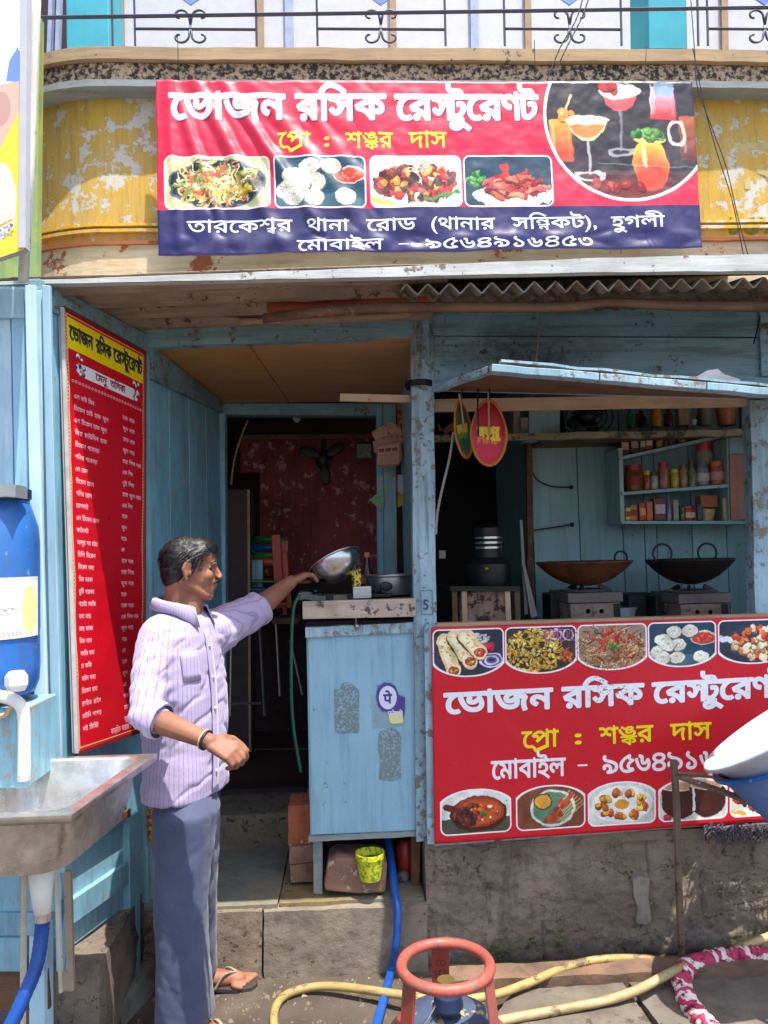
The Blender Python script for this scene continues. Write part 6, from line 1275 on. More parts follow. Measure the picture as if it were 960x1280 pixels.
m = MB(); m.px([(642, 510), (650, 510), (650, 541), (642, 541)], 3.58, .1); m.px([(651, 522), (660, 522), (660, 538), (651, 538)], 3.56, .05); o = part('grey_parcel', m, cm((170, 150, 140), .8), loc=at(650, 541, 3.58)); tag(o, 'small grey and pink parcel at the left of the pale green box', 'parcel')
# hanging painted hand fans
def handfan(name, label, u, v, ru, rv, Y, rot, c1, c2, txt, yaw):
    c = at(u, v, Y); t = thing(name, label, 'hand fan', c); n = 40; rx, rz = ru*Y/FPX, rv*Y/FPX
    W_, H_ = 240, 360; cv = Canvas(W_, H_, c1); cv.rect(0, 200, W_, 360, c2); cv.ell(120, 180, 116, 176, (200, 150, 60), ring=6); cv.ell(120, 180, 106, 166, (210, 60, 60), ring=3)
    cv.text(txt, 44, 196, 150, 200, (240, 210, 50), 4); 
    for k in range(16): cv.line(50+k*9, 205, 50+k*9, 215+RNG.uniform(0, 30), 4, (235, 205, 60), .8)
    Rz = Matrix.Rotation(yaw, 3, 'Z') @ Matrix.Rotation(rot, 3, 'Y')
    def pt(a, k, dy): e = (1-.22*max(0, math.sin(a))*k); return c+Rz@Vector((rx*k*math.cos(a)*e, dy+.008*(1-k*k), rz*k*math.sin(a)))
    m = MB(); m.v.append(pt(0, 0, 0)); m.uv = [(.5, .5)]
    for k in (.5, 1):
        for q in range(n): a = 2*PI*q/n; m.v.append(pt(a, k, 0)); m.uv.append((.5+.5*k*math.cos(a)*(1-.22*max(0, math.sin(a))*k), .5+.5*k*math.sin(a)))
    for q in range(n): m.f.append((0, 1+q, 1+(q+1) % n)); m.f.append((1+q, 1+n+q, 1+n+(q+1) % n, 1+(q+1) % n))
    part('woven_face', m, printed(name+'_print', cv, .6), t, fix=False, solid=.003, smooth=True)
    m = MB(); m.tube([pt(2*PI*q/n, 1.0, 0) for q in range(n)], .0045, 6, closed=True); part('cane_rim', m, paint('cane_rim', (190, 130, 70), (160, 90, 50)), t, smooth=True)
    m = MB(); m.tube([c+Rz@Vector((0, -.004, -rz*.1)), c+Rz@Vector((0, -.006, rz)), c+Rz@Vector((0, -.004, rz*1.25))], .004, 6); part('handle', m, M_raw, t)
handfan('hand_fan', 'oval red hand fan with yellow lettering hanging under the flap', 611, 541, 23, 42, 2.9, .02, (176, 30, 44), (200, 50, 80), 'জয়গুরু', 0)
handfan('green_hand_fan', 'narrow green and red hand fan hanging turned beside the red fan', 579, 537, 21, 36, 2.95, -.22, (70, 100, 60), (30, 96, 70), 'মাতারা', .9)
for pts, lb, r_ in (([(598, 486), (597, 500), (598, 545)], 'short chain hanging in front of the red hand fan', .003), ([(578, 486), (577, 500)], 'hook holding the green hand fan', .0022), ([(612, 486), (612, 500)], 'hook holding the red hand fan', .0022)):
    m = MB(); q = spline([at(u, v, 2.87) for u, v in pts], 5); m.tube(q, [r_*(1+.35*(k % 2)) for k in range(len(q))], 6); o = part('hanging_wire', m, M_iron, loc=at(pts[0][0], pts[0][1], 2.87)); tag(o, lb, 'hook')
def rope(name, pts, Y, r_, mat, label, cat='rope', twist=True):
    q = spline([at(u, v, Y) for u, v in pts], 12); m = MB(); m.tube(q, [r_*(1+(.25 if k % 2 else 0)) for k in range(len(q))], 7); o = part(name, m, mat, loc=at(pts[-1][0], pts[-1][1], Y)); tag(o, label, cat); return o
M_rope = plain('grey_jute_rope', (150, 146, 138), .95, bump=.5); M_blkw = plain('black_cable', (24, 24, 26), .5)
rope('jute_rope', [(567, 540), (562, 572), (554, 606), (547, 640), (545, 668)], 3.0, .0045, M_rope, 'grey rope hanging diagonally across the left of the window')
rope('jute_rope', [(684, 386), (676, 398), (672, 430), (670, 456)], 2.98, .004, M_rope, 'rope tying the blue flap up to the roof pole')
rope('jute_rope', [(676, 387), (688, 390), (697, 393)], 2.99, .004, M_rope, 'frayed rope knot at the roof pole above the flap')
rope('jute_rope', [(560, 388), (556, 402), (552, 428), (550, 446)], 3.0, .003, M_rope, 'short frayed rope over the blue fascia near the post')
rope('jute_rope', [(520, 392), (519, 420), (520, 446), (521, 470)], 3.03, .005, M_rope, 'rope tied down along the top of the weathered post')
for k in range(3): 
    m = MB(); zc = at(525, 476+k*4, 3.04); m.tube([zc+Vector((.055*math.cos(a), .035+.055*math.sin(a), .004*k)) for a in [2*PI*q/20 for q in range(20)]], .004, 6, closed=True); o = part('rope_binding', m, M_iron, loc=zc); tag(o, ('top', 'middle', 'bottom')[k]+' turn of wire bound around the weathered post', 'wire', 'wire turns bound round the post')
rope('cable', [(735, -30), (722, 20), (700, 60), (684, 100)], 2.7, .0022, M_blkw, 'left of the two dark cables crossing the balcony railing', 'cable')
rope('cable', [(745, -30), (728, 20), (706, 64), (690, 100)], 2.7, .0022, M_blkw, 'right of the two dark cables crossing the balcony railing', 'cable')
rope('cable', [(862, -20), (868, 60), (872, 110), (890, 160), (908, 210), (922, 270), (938, 330)], 2.8, .0016, M_blkw, 'dark wire hanging from the upper floor beside the right end of the banner', 'wire')
rope('cable', [(866, 60), (880, 130), (896, 190), (915, 250), (930, 322)], 2.82, .0016, M_blkw, 'thin wire running beside the dark hanging wire at the right', 'wire')
rope('cable', [(808, 58), (807, 80), (806, 102)], 2.85, .0012, M_blkw, 'short thin wire over the speckled ledge near the teal pillar', 'wire')
rope('cable', [(950, 394), (947, 410), (942, 430)], 3.0, .003, M_blkw, 'black cable end on the fascia at the right', 'cable')
# ---------------------------------------------------------------- papers and small things round the doorway
Mnews = paint('yellowed_newspaper', (206, 160, 130), (190, 140, 112), chip=(120, 60, 50), amt=.6, grime=(150, 100, 84), grain='x', rough=.9, chipscale=60)
NP = thing('newspaper_bundle', 'bundle of yellowed newspapers folded over a nail on the door jamb', 'newspapers', at(485, 582, 3.8))
for k, pts in enumerate(([(464, 540), (488, 527), (500, 533), (504, 545), (470, 552)], [(466, 552), (494, 541), (504, 548), (502, 562), (468, 566)], [(471, 556), (500, 552), (503, 572), (498, 582), (471, 583)])):
    m = MB(); Yk = 3.85-.02*k; P_ = [at(u, v, Yk) for u, v in pts]; m.prism([p+Vector((0, .006*fbm(p*9), 0)) for p in P_], (0, .012, 0)); part('sheet', m, Mnews, NP, bevel=.002)
W, H = 160, 120; cv = Canvas(W, H, (206, 160, 140))
for k in range(3): cv.text('সংবাদ', 10+k*48, 50+k*48, 20, 42, (110, 40, 40), 1)
for k in range(9): cv.line(10, 56+k*7, 150, 56+k*7+RNG.uniform(-1, 1), 2, (150, 90, 80), .8)
P_ = [at(472, 558, 3.795), at(499, 555, 3.795), at(499, 580, 3.795), at(472, 581, 3.795)]
m = MB(); m.grid(lambda i, j: bil(P_, i, j), 2, 2, uv=True); part('printed_front', m, printed('newspaper_print', cv, .9), NP, fix=False)
def note(pts, Y, c, label, c2=None):
    m = MB(); m.prism([at(u, v, Y)+Vector((0, .004*k % .008, 0)) for k, (u, v) in enumerate(pts)], (0, .002, 0)); o = part('paper_note', m, plain('paper_%d_%d_%d' % tuple(c), c, .9, var=.15, scale=60), loc=at(pts[0][0], pts[0][1], Y)); tag(o, label, 'paper')
note([(472, 594), (479, 594), (479, 620), (472, 618)], 3.96, (186, 190, 186), 'narrow white paper strip pinned on the door jamb under the newspapers')
note([(462, 625), (472, 616), (480, 620), (479, 641)], 3.95, (150, 190, 150), 'pale green slip of paper sticking out from the door jamb')
note([(497, 593), (512, 595), (507, 620), (497, 615)], 3.9, (190, 186, 176), 'white leaflet pinned on the partition left of the weathered post')
note([(497, 616), (505, 618), (503, 632), (497, 634)], 3.92, (196, 160, 60), 'small yellow paper below the white leaflet')
PC = thing('garland_picture', 'small framed picture of orange garland flowers beside the door top', 'picture', at(505, 533, 3.85))
tgp = NT('orange_flower_picture'); tgp.col(tgp.mix(tgp.ramp(tgp.noise(60, 3), .45, .55), C(214, 90, 40), C(60, 30, 30))); m = MB(); m.px([(497, 506), (513, 506), (513, 532), (497, 532)], 3.88, .01); part('picture', m, tgp.m, PC)
m = MB(); m.px([(496, 533), (514, 533), (514, 538), (496, 538)], 3.87, .02); part('ledge', m, plain('red_ledge', (150, 60, 50), .7), PC)
m = MB(); m.px([(547, 527), (570, 525), (567, 537), (556, 543), (549, 539)], 3.5, .06); o = part('hanging_dish', m, plain('terracotta_dish', (130, 66, 54), .7), loc=at(556, 543, 3.5)); tag(o, 'terracotta dish on the loft rail in the dark corner beside the post', 'dish')
# dining room
m = MB(); m.ball(at(371, 523, 4.2), (.022, .022, .024), 12, 8); o = part('light_bulb', m, plain('white_bulb_glass', (200, 196, 190), .3), loc=at(371, 523, 4.2), smooth=True); tag(o, 'small white bulb hanging just under the door lintel', 'bulb')
rope('cable', [(310, 525), (302, 545), (293, 575), (289, 606)], 4.3, .005, plain('pale_cable', (150, 120, 104), .7), 'pale cable hanging inside the dining room at the left', 'cable')
CL = thing('wall_calendar', 'small framed calendar on the dark wall in the dining room', 'calendar', at(454, 573, 4.9))
m = MB(); m.px([(443, 552), (468, 552), (468, 575), (443, 575)], 4.9, .02); part('frame', m, M_black, CL); m = MB(); m.px([(446, 555), (464, 555), (464, 572), (446, 572)], 4.89, .008); part('page', m, plain('grey_page', (150, 146, 140), .8, var=.3, scale=80), CL)
WF = thing('wall_fan', 'black wall fan mounted on the maroon wall in the dining room', 'fan', at(405, 575, 4.9)); c = at(405, 575, 4.9)
m = MB(); m.ball(c+Vector((0, 0, 0)), (.055, .07, .07), 12, 8); part('motor', m, M_black, WF, smooth=True)
for k in range(3):
    a = k*2*PI/3+.6; m = MB(); m.ball(c+Vector((.09*math.cos(a), -.05, .1*math.sin(a))), (.07, .008, .035), 10, 6, Matrix.Rotation(-a, 3, 'Y')); part('blade', m, M_black, WF, smooth=True)
m = MB(); m.tube([c, c+Vector((0, .05, .25))], .018, 8); part('bracket', m, M_black, WF)
# stacked plastic chairs
for k, (cc, v0, lb) in enumerate((((36, 110, 50), 670, 'green plastic chair on top of the stack inside the dining room'), ((30, 84, 150), 680, 'blue plastic chair in the middle of the stack inside the dining room'), ((50, 120, 60), 690, 'dull green plastic chair below the blue one in the stack'), ((200, 76, 30), 698, 'orange plastic chair at the bottom of the stack in the dining room'))):
    Yc = 4.75-.03*k; t = thing('plastic_chair', lb, 'chair', at(338, 800, Yc), 'stacked plastic chairs in the dining room'); mm = plain('chair_plastic_%d' % k, cc, .4)
    m = MB(); m.grid(lambda i, j: at(314+44*i, v0+9*j, Yc)+Vector((0, -.03*math.sin(PI*i), 0)), 8, 2); part('backrest', m, mm, t, solid=.006, smooth=True)
    for s_ in (0, 1): m = MB(); m.beam(at(316+38*s_, v0+4, Yc), at(314+42*s_, v0+70, Yc-.05), .022, .012); part('side_leg', m, mm, t)
    m = MB(); m.slab([at(316, v0+52, Yc), at(356, v0+52, Yc), at(358, v0+56, Yc-.3), at(312, v0+56, Yc-.3)], (0, 0, -.008)); part('seat', m, mm, t)
OP = thing('orange_chair', 'red orange plastic chair leg and back standing beside the stacked chairs', 'chair', at(350, 760, 4.5)); mm = plain('red_orange_plastic', (186, 60, 34), .4)
for (u0, v0, u1, v1, w_) in ((345, 668, 350, 760, .05), (356, 690, 362, 760, .03)): m = MB(); m.beam(at(u0, v0, 4.5), at(u1, v1, 4.5), w_, .02); part('leg', m, mm, OP, bevel=.004)
m = MB(); m.grid(lambda i, j: at(346+14*i, 676+60*j, 4.52), 3, 6); part('backrest', m, mm, OP, solid=.006)
# bench with steel legs
M_chr = plain('dull_chrome', (150, 150, 150), .35, .8)
TB = thing('dining_table', 'narrow steel legged table with pale top inside the dining room', 'table', at(300, 880, 4.3))
m = MB(); m.slab([at(283, 752, 4.2), at(333, 752, 4.2), at(333, 757, 4.2), at(283, 757, 4.2)], (0, .5, 0)); part('tabletop', m, plain('pale_laminate', (120, 120, 120), .5), TB)
for (u0, v0, u1, v1) in ((323, 758, 331, 895), (290, 758, 288, 895)): m = MB(); m.tube([at(u0, v0, 4.22), at(u1, v1, 4.22)], .008, 6); part('leg', m, M_chr, TB)
m = MB(); m.tube([at(284, 880, 4.22), at(326, 879, 4.22)], .007, 6); part('stretcher', m, M_chr, TB)
ST2 = thing('steel_stool', 'dark stool with steel legs beyond the narrow table in the dining room', 'stool', at(350, 880, 4.7))
for (u0, v0, u1, v1) in ((345, 780, 350, 870), (363, 800, 378, 868)): m = MB(); m.tube([at(u0, v0, 4.7), at(u1, v1, 4.7)], .008, 6); part('leg', m, M_chr, ST2)
m = MB(); m.px([(340, 772), (372, 772), (372, 780), (340, 780)], 4.7, .3); part('seat', m, M_brown, ST2)
CUP = thing('dark_cupboard', 'dark brown cupboard with pale door edge inside the doorway at the left', 'cupboard', at(295, 880, 4.5))
m = MB(); m.px([(280, 612), (310, 612), (312, 940), (283, 940)], 4.55, .3); part('body', m, plain('dark_cupboard_wood', (62, 46, 40), .7), CUP)
m = MB(); m.px([(309, 612), (312, 612), (314, 940), (311, 940)], 4.54, .01); part('door_edge', m, M_tan, CUP)
m = MB(); m.px([(315, 700), (328, 700), (328, 770), (316, 770)], 4.6, .05); o = part('blue_locker', m, M_blue, loc=at(320, 770, 4.6)); tag(o, 'narrow pale blue locker edge beside the cupboard', 'locker')
m = MB(); m.tube([at(283, 937, 4.75), at(385, 936, 4.75)], .006, 6); o = part('floor_rail', m, M_brown, loc=at(330, 937, 4.75)); tag(o, 'thin rail low across the dark dining room floor', 'rail')
# ---------------------------------------------------------------- the man
def union(builders, voxel, smooth=0, displace=None, decimate=None):
    """one continuous surface grown over closed overlapping volumes"""
    me = bpy.data.meshes.new('u'); m = MB()
    for b in builders: b(m)
    me.from_pydata([tuple(v) for v in m.v], [], m.f)
    import bmesh
    bm = bmesh.new(); bm.from_mesh(me); bmesh.ops.recalc_face_normals(bm, faces=bm.faces); bm.to_mesh(me); bm.free()
    o = bpy.data.objects.new('u', me); COL.objects.link(o)
    r = o.modifiers.new('r', 'REMESH'); r.mode = 'VOXEL'; r.voxel_size = voxel
    if smooth: s = o.modifiers.new('s', 'SMOOTH'); s.iterations = smooth; s.factor = .5
    dg = bpy.context.evaluated_depsgraph_get(); e = bpy.data.meshes.new_from_object(o.evaluated_get(dg))
    V = [v.co.copy() for v in e.vertices]; N = [v.normal.copy() for v in e.vertices]; F = [tuple(p.vertices) for p in e.polygons]
    bpy.data.objects.remove(o); bpy.data.meshes.remove(me); bpy.data.meshes.remove(e)
    if displace: V = [v+n*displace(v, n) for v, n in zip(V, N)]
    q = MB(); q.v = V; q.f = F; return q
MAN = thing('person', 'man in a lilac striped shirt and grey blue trousers reaching out with a steel bowl', 'person', az(235, 1268, 0))
def cap(a, b, ra, rb, n=14): return lambda m: m.cap(a, b, ra, rb, n)
def bal(c, r, mat=None): return lambda m: m.ball(c, r, 16, 10, mat)
# head frame
HC = at(239, 712, 2.68); HSC = .95; yaw = math.radians(10)
HF = Vector((math.cos(yaw), math.sin(yaw), 0)); HS = Vector((math.sin(yaw), -math.cos(yaw), 0)); HU = Vector((0, 0, 1))
tl = math.radians(4); HF, HU = (HF*math.cos(tl)-HU*math.sin(tl)).normalized(), (HU*math.cos(tl)+HF*math.sin(tl)).normalized()
HM = Matrix((HF, HS, HU)).transposed()
def hp(f, s, u): return HC+HM@Vector((f, s, u))*HSC
def hb(f, s, u, r): return bal(hp(f, s, u), tuple(q*HSC for q in r), HM)
neck_b = at(222, 772, 2.69)
head = [hb(-.016, 0, .028, (.094, .073, .086)), hb(.020, 0, -.015, (.066, .060, .085)), hb(.028, 0, .045, (.060, .058, .05)),
        cap(hp(-.015, .050, -.05), hp(.055, .020, -.088), .022, .018), cap(hp(-.015, -.050, -.05), hp(.055, -.020, -.088), .022, .018),
        hb(.064, 0, -.092, (.022, .026, .018)), hb(.045, 0, -.07, (.042, .04, .035)),
        cap(hp(.084, 0, .016), hp(.104, 0, -.020), .0065, .0095), hb(.100, .011, -.024, (.009, .007, .007)), hb(.100, -.011, -.024, (.011, .008, .008)),
        cap(hp(.075, -.034, .026), hp(.082, 0, .024), .009, .0095), cap(hp(.082, 0, .024), hp(.075, .034, .026), .0095, .009),
        hb(.086, 0, -.050, (.010, .022, .006)), hb(.082, 0, -.061, (.010, .019, .007)), hb(.074, 0, -.042, (.016, .026, .02)),
        hb(.054, .036, -.018, (.026, .020, .024)), hb(.054, -.036, -.018, (.026, .020, .024)),
        cap(hp(.070, .018, .0185), hp(.058, .042, .016), .0055, .005), cap(hp(.070, -.018, .0185), hp(.058, -.042, .016), .0055, .005), cap(hp(.070, .018, -.003), hp(.058, .042, -.001), .005, .004), cap(hp(.070, -.018, -.003), hp(.058, -.042, -.001), .005, .004),
        cap(hp(-.03, 0, -.05), neck_b, .054, .056), cap(hp(.01, 0, -.07), neck_b+Vector((.035, -.015, .02)), .04, .05)]
for s_ in (1, -1):
    head += [cap(hp(-.008, s_*.074, .014), hp(-.004, s_*.078, -.012), .010, .009), cap(hp(-.018, s_*.082, .022), hp(-.026, s_*.086, .002), .006, .006), cap(hp(-.026, s_*.086, .002), hp(-.012, s_*.080, -.034), .006, .0065), cap(hp(-.018, s_*.082, .022), hp(-.002, s_*.077, .022), .006, .005)]
# trunk, arms, legs
sh_n = at(190, 800, 2.56); el_n = at(180, 893, 2.46); wr_n = at(262, 927, 2.36)
sh_f = at(262, 782, 2.80); el_f = at(316, 766, 2.95); wr_f = at(364, 727, 3.06)
pel = at(234, 985, 2.68)
hip_n = at(228, 1010, 2.60); kn_n = at(232, 1125, 2.60); an_n = at(236, 1255, 2.66)
hip_f = at(242, 1008, 2.76); kn_f = at(250, 1115, 2.80); an_f = az(254, 1212, .07)
body = head+[cap(neck_b, at(224, 860, 2.69), .055, .09), cap(at(224, 860, 2.69), at(232, 960, 2.68), .09, .08), cap(neck_b+Vector((0, 0, -.10)), sh_n+Vector((.02, .02, -.02)), .03, .03), cap(neck_b+Vector((0, 0, -.09)), sh_f, .04, .04),
        cap(sh_n+Vector((.02, .02, -.02)), el_n, .03, .034), cap(sh_f, el_f, .035, .036),
        cap(el_n, el_n.lerp(wr_n, .35), .037, .038), cap(el_n.lerp(wr_n, .35), wr_n, .038, .024), cap(el_f, el_f.lerp(wr_f, .35), .041, .042), cap(el_f.lerp(wr_f, .35), wr_f, .042, .026),
        cap(pel, hip_n, .06, .06), cap(hip_n, kn_n, .055, .045), cap(kn_n, an_n, .045, .036), cap(pel, hip_f, .05, .045), cap(hip_f, kn_f, .04, .03), cap(kn_f, an_f, .028, .03)]
def foot(an, d):
    d = Vector(d).normalized(); s = Vector((-d.y, d.x, 0)); b = Vector((an.x, an.y, 0))
    out = [cap(an, b-d*.02+Vector((0, 0, .045)), .038, .034), cap(b-d*.03+Vector((0, 0, .042)), b+d*.13+Vector((0, 0, .034)), .032, .026), cap(b+d*.02+s*.01+Vector((0, 0, .04)), b+d*.12+s*.028+Vector((0, 0, .03)), .028, .02)]
    for k in range(5): out.append(cap(b+d*.12+s*(.034-.017*k)+Vector((0, 0, .028)), b+d*(.185-.010*k)+s*(.036-.019*k)+Vector((0, 0, .024)), .012, .0095 if k else .012))
    return out
fd_n = (1, -.35, 0); fd_f = (1, -.05, 0)
body += foot(an_n, fd_n)+foot(an_f, fd_f)
def hand(wr, palm_dir, across, out, L=.092, curl=.6, spread=.2, thumb=1, fl=(.072, .080, .076, .060)):
    """palm plus five separate jointed fingers; palm_dir to the knuckles, across from little to index finger, out = back of the hand"""
    p = Vector(palm_dir).normalized(); a = (Vector(across)-p*Vector(across).dot(p)).normalized(); o = p.cross(a).normalized()
    if o.dot(Vector(out)) < 0: o = -o
    res = []; kn = []
    for k in range(4):
        s = (1.5-k)*.019; K = wr+p*(L-abs(k-1)*.004)+a*s; kn.append(K); res.append(cap(wr+a*s*.55+p*.012, K, .0142, .0115))
    for k in range(4):
        K = kn[k]; d = p+a*(1.5-k)*spread*.15; ln = fl[k]; c = curl if not isinstance(curl, (tuple, list)) else curl[k]
        A = (d*math.cos(c*.7)-o*math.sin(c*.7)).normalized(); B = (d*math.cos(c*1.7)-o*math.sin(c*1.7)).normalized(); Cc = (d*math.cos(c*2.4)-o*math.sin(c*2.4)).normalized()
        q1 = K+A*ln*.46; q2 = q1+B*ln*.32; q3 = q2+Cc*ln*.22
        res += [cap(K, q1, .0105, .0092, 10), cap(q1, q2, .0092, .0084, 10), cap(q2, q3, .0084, .0072, 10)]
    t0 = wr+p*.022+a*.026; t1 = t0+(p*.6+a*.55-o*.35*thumb).normalized()*.042; t2 = t1+(p*.9+a*.1-o*.5*thumb).normalized()*.032; t3 = t2+(p*.95-a*.15-o*.4*thumb).normalized()*.024
    res += [cap(wr+p*.01+a*.01, t0, .016, .015, 10), cap(t0, t1, .0145, .012, 10), cap(t1, t2, .0118, .0102, 10), cap(t2, t3, .0102, .008, 10)]
    return res
# near hand: resting, fingers half closed, pointing right and down
body += hand(wr_n, (at(292, 940, 2.34)-wr_n), (.15, .75, .55), (.1, -.62, .75), curl=(.75, .95, 1.0, 1.05), L=.08)
# far hand: gripping the rim of the bowl from above
body += hand(wr_f, (at(386, 716, 3.10)-wr_f), (-.1, 1, .1), (-.35, -.1, .95), curl=(.55, .62, .66, .7), L=.070, fl=(.062, .068, .064, .052))
tsk = NT('warm_brown_skin'); c = tsk.mix(tsk.ramp(tsk.noise(9, 4), .35, .65), C(152, 102, 76), C(128, 82, 62)); c = tsk.mix(tsk.ramp(tsk.noise(55, 4), .5, .7, 0, .35), c, C(126, 78, 58)); tsk.col(c); tsk.rough(.62); tsk.bump(tsk.noise(220, 3), .15, .002); tsk.b.inputs['Subsurface Weight'].default_value = .08; tsk.b.inputs['Subsurface Radius'].default_value = (.02, .008, .004); tsk.b.inputs['Subsurface Scale'].default_value = .5
part('body', union(body, .0042, 3), tsk.m, MAN, smooth=True, fix=False)
# eyes, brows, moustache
for s_ in (1, -1):
    m = MB(); m.ball(hp(.0625, s_*.031, .008), .0125, 14, 10); e = part('eye', m, plain('eye_white', (120, 104, 96), .2, var=.02), MAN, smooth=True)
    m = MB(); m.ball(hp(.0665, s_*.0365, .008), .0082, 10, 8); part('iris', m, M_black, e, smooth=True)
    m = MB(); m.tube([hp(.078, s_*.014, .026), hp(.082, s_*.030, .033), hp(.070, s_*.047, .028)], [.0035, .0045, .002], 7, flat=.7); part('eyebrow', m, M_black, MAN, smooth=True)
m = MB(); m.tube([hp(.082, -.026, -.046), hp(.094, -.012, -.038), hp(.098, 0, -.037), hp(.094, .012, -.038), hp(.082, .026, -.046)], [.002, .0055, .006, .0055, .002], 8, flat=.8); part('moustache', m, plain('moustache_hair', (26, 20, 20), .8, bump=.5), MAN, smooth=True)
th = NT('black_hair'); wv = th.n('TexNoise'); wv.inputs['Scale'].default_value = 60; wv.inputs['Detail'].default_value = 5; th.l(th.mapping((.35, 1, 1.6)), wv.inputs['Vector'])
th.col(th.mix(th.ramp(wv.outputs['Fac'], .45, .7), C(12, 11, 13), C(28, 26, 29))); th.rough(.5); th.bump(wv.outputs['Fac'], .4, .004)
hair = [hb(-.024, 0, .036, (.091, .077, .082)), hb(-.050, 0, .0, (.059, .069, .072)), hb(-.060, 0, -.030, (.038, .056, .043)), hb(.018, 0, .085, (.066, .062, .034)), hb(.052, 0, .083, (.036, .05, .022)), hb(.066, 0, .072, (.024, .044, .018)),
        cap(hp(.010, .070, .045), hp(.012, .072, .004), .012, .006), cap(hp(.010, -.070, .045), hp(.012, -.072, .004), .012, .006), cap(hp(.045, .050, .072), hp(.004, .070, .05), .016, .018), cap(hp(.045, -.050, .072), hp(.004, -.070, .05), .016, .018)]
HAIRM = (union(hair, .0045, 2, displace=lambda v, n: .0014*fbm((v.x*55, v.y*90, v.z*70), 3)+.001*fbm((v.x*20, v.y*60, v.z*160), 2)))
HAIR = part('hair', HAIRM, th.m, MAN, smooth=True, fix=False)
RH = random.Random(4); m = MB()
for _ in range(2600):
    v = RH.choice(HAIRM.v); n_ = (v-hp(-.02, 0, .02)).normalized(); d = (-HF*.55-HU*.55+HS*RH.uniform(-.2, .2)+Vector((RH.uniform(-.2, .2), RH.uniform(-.2, .2), RH.uniform(-.2, .2))))
    q_ = HM.transposed()@(v-HC)
    if q_.z > .07: d = HF*.5-HS*.5+Vector((RH.uniform(-.5, .5), RH.uniform(-.5, .5), 0))
    d = (d-n_*d.dot(n_)).normalized(); L_ = RH.uniform(.012, .028); a = v+n_*.0005; b_ = a+d*L_*.5+n_*.0022; c_ = a+d*L_-n_*.0005
    s_ = n_.cross(d)*.0007; m.add([a-s_, a+s_, b_+s_+n_*.0006, b_-s_, c_], [(0, 1, 2, 3), (3, 2, 4)])
part('hair_strands', m, plain('hair_strand', (16, 14, 16), .5, var=.3, scale=90), HAIR, kind='stuff', fix=False)
# shirt: torso loft + sleeves
def loft(m, rings, n=36):
    """rings: (centre, rx, ry, yaw)"""
    vs = []; fs = []
    for c, rx, ry, ya in rings:
        for k in range(n):
            a = 2*PI*k/n; ca, sa = math.cos(a), math.sin(a); e = 2/2.4
            x = rx*math.copysign(abs(ca)**e, ca); y = ry*math.copysign(abs(sa)**e, sa)
            vs.append(c+Vector((x*math.cos(ya)-y*math.sin(ya), x*math.sin(ya)+y*math.cos(ya), 0)))
    for i in range(len(rings)-1):
        for k in range(n): fs.append((i*n+k, i*n+(k+1) % n, (i+1)*n+(k+1) % n, (i+1)*n+k))
    fs.append(tuple(range(n))[::-1]); fs.append(tuple((len(rings)-1)*n+k for k in range(n))); m.add(vs, fs)
TY = math.radians(-22)
def R(u0, u1, v, Y, ry, ya=TY): a, b = at(u0, v, Y), at(u1, v, Y); return ((a+b)/2, (b.x-a.x)/2*.96, ry, ya)
rings = [R(205, 243, 752, 2.69, .068), R(202, 250, 764, 2.69, .09), R(194, 262, 776, 2.69, .13), R(184, 268, 792, 2.69, .165), R(180, 272, 815, 2.69, .18), R(182, 276, 850, 2.69, .175), R(184, 278, 890, 2.69, .165), R(186, 279, 930, 2.685, .16), R(187, 279, 965, 2.68, .168), R(187, 278, 990, 2.68, .176)]
def shirt_b(m): loft(m, rings[::-1])
ef = el_f.lerp(wr_f, .02); en = el_n+(wr_n-el_n)*.16
sleeves = [cap(at(202, 797, 2.60), at(187, 850, 2.52), .080, .064), cap(at(187, 850, 2.52), el_n+Vector((.004, 0, .0)), .063, .056), cap(el_n, en, .056, .051),
           cap(at(250, 795, 2.74), at(272, 790, 2.82), .085, .085), cap(at(272, 786, 2.82), ef, .078, .066), cap(ef, ef+(wr_f-el_f)*.04, .067, .062)]
def fold(v, n):
    hang = max(0, min(1, (at(230, 800, 2.69).z-v.z)/.2))
    d = .0065*fbm((v.x*7, v.y*7, v.z*2.2), 3)*hang+.003*fbm((v.x*4+v.z*9, v.y*5, v.z*11), 3)
    r = fbm((v.x*4+3, v.y*4+v.z*2, v.z*7-v.x*6), 3); d -= .006*max(0, .22-abs(r))/.22*(1 if v.z < el_n.z+.22 else .6)*.8
    w = (v-el_n).length; d += .003*math.sin(w*90)*math.exp(-(w/.09)**2); w = (v-el_f).length; d += .004*math.sin(w*100)*math.exp(-(w/.12)**2)
    return d
tsh = NT('lilac_striped_cotton')
sx = tsh.n('SeparateXYZ'); tsh.l(tsh.tc.outputs['Object'], sx.inputs[0])
cxy = at(228, 880, 2.69)-Vector(MAN.location)
dx_ = tsh.math('SUBTRACT', sx.outputs[0], cxy.x); dy_ = tsh.math('SUBTRACT', sx.outputs[1], cxy.y); ang = tsh.math('ARCTAN2', dy_, dx_)
fr = tsh.math('FRACT', tsh.math('MULTIPLY', ang, 72/(2*PI)*1.0)); st = tsh.ramp(tsh.math('ABSOLUTE', tsh.math('SUBTRACT', fr, .5)), .06, .12, 1, 0)
brk = tsh.ramp(tsh.noise(220, 2), .42, .55); st = tsh.math('MULTIPLY', st, tsh.ramp(brk, 0, 1, .35, 1))
c = tsh.mix(tsh.ramp(tsh.noise(4, 3), .35, .65), C(176, 164, 194), C(164, 152, 184)); c = tsh.mix(tsh.math('MULTIPLY', st, .75), c, C(112, 100, 140)); tsh.col(c); tsh.rough(.85); tsh.bump(tsh.noise(500, 2), .15, .001); tsh.b.inputs['Sheen Weight'].default_value = .2
SHIRT = part('shirt', union([shirt_b]+sleeves, .006, 5, displace=fold), tsh.m, MAN, smooth=True, fix=False)
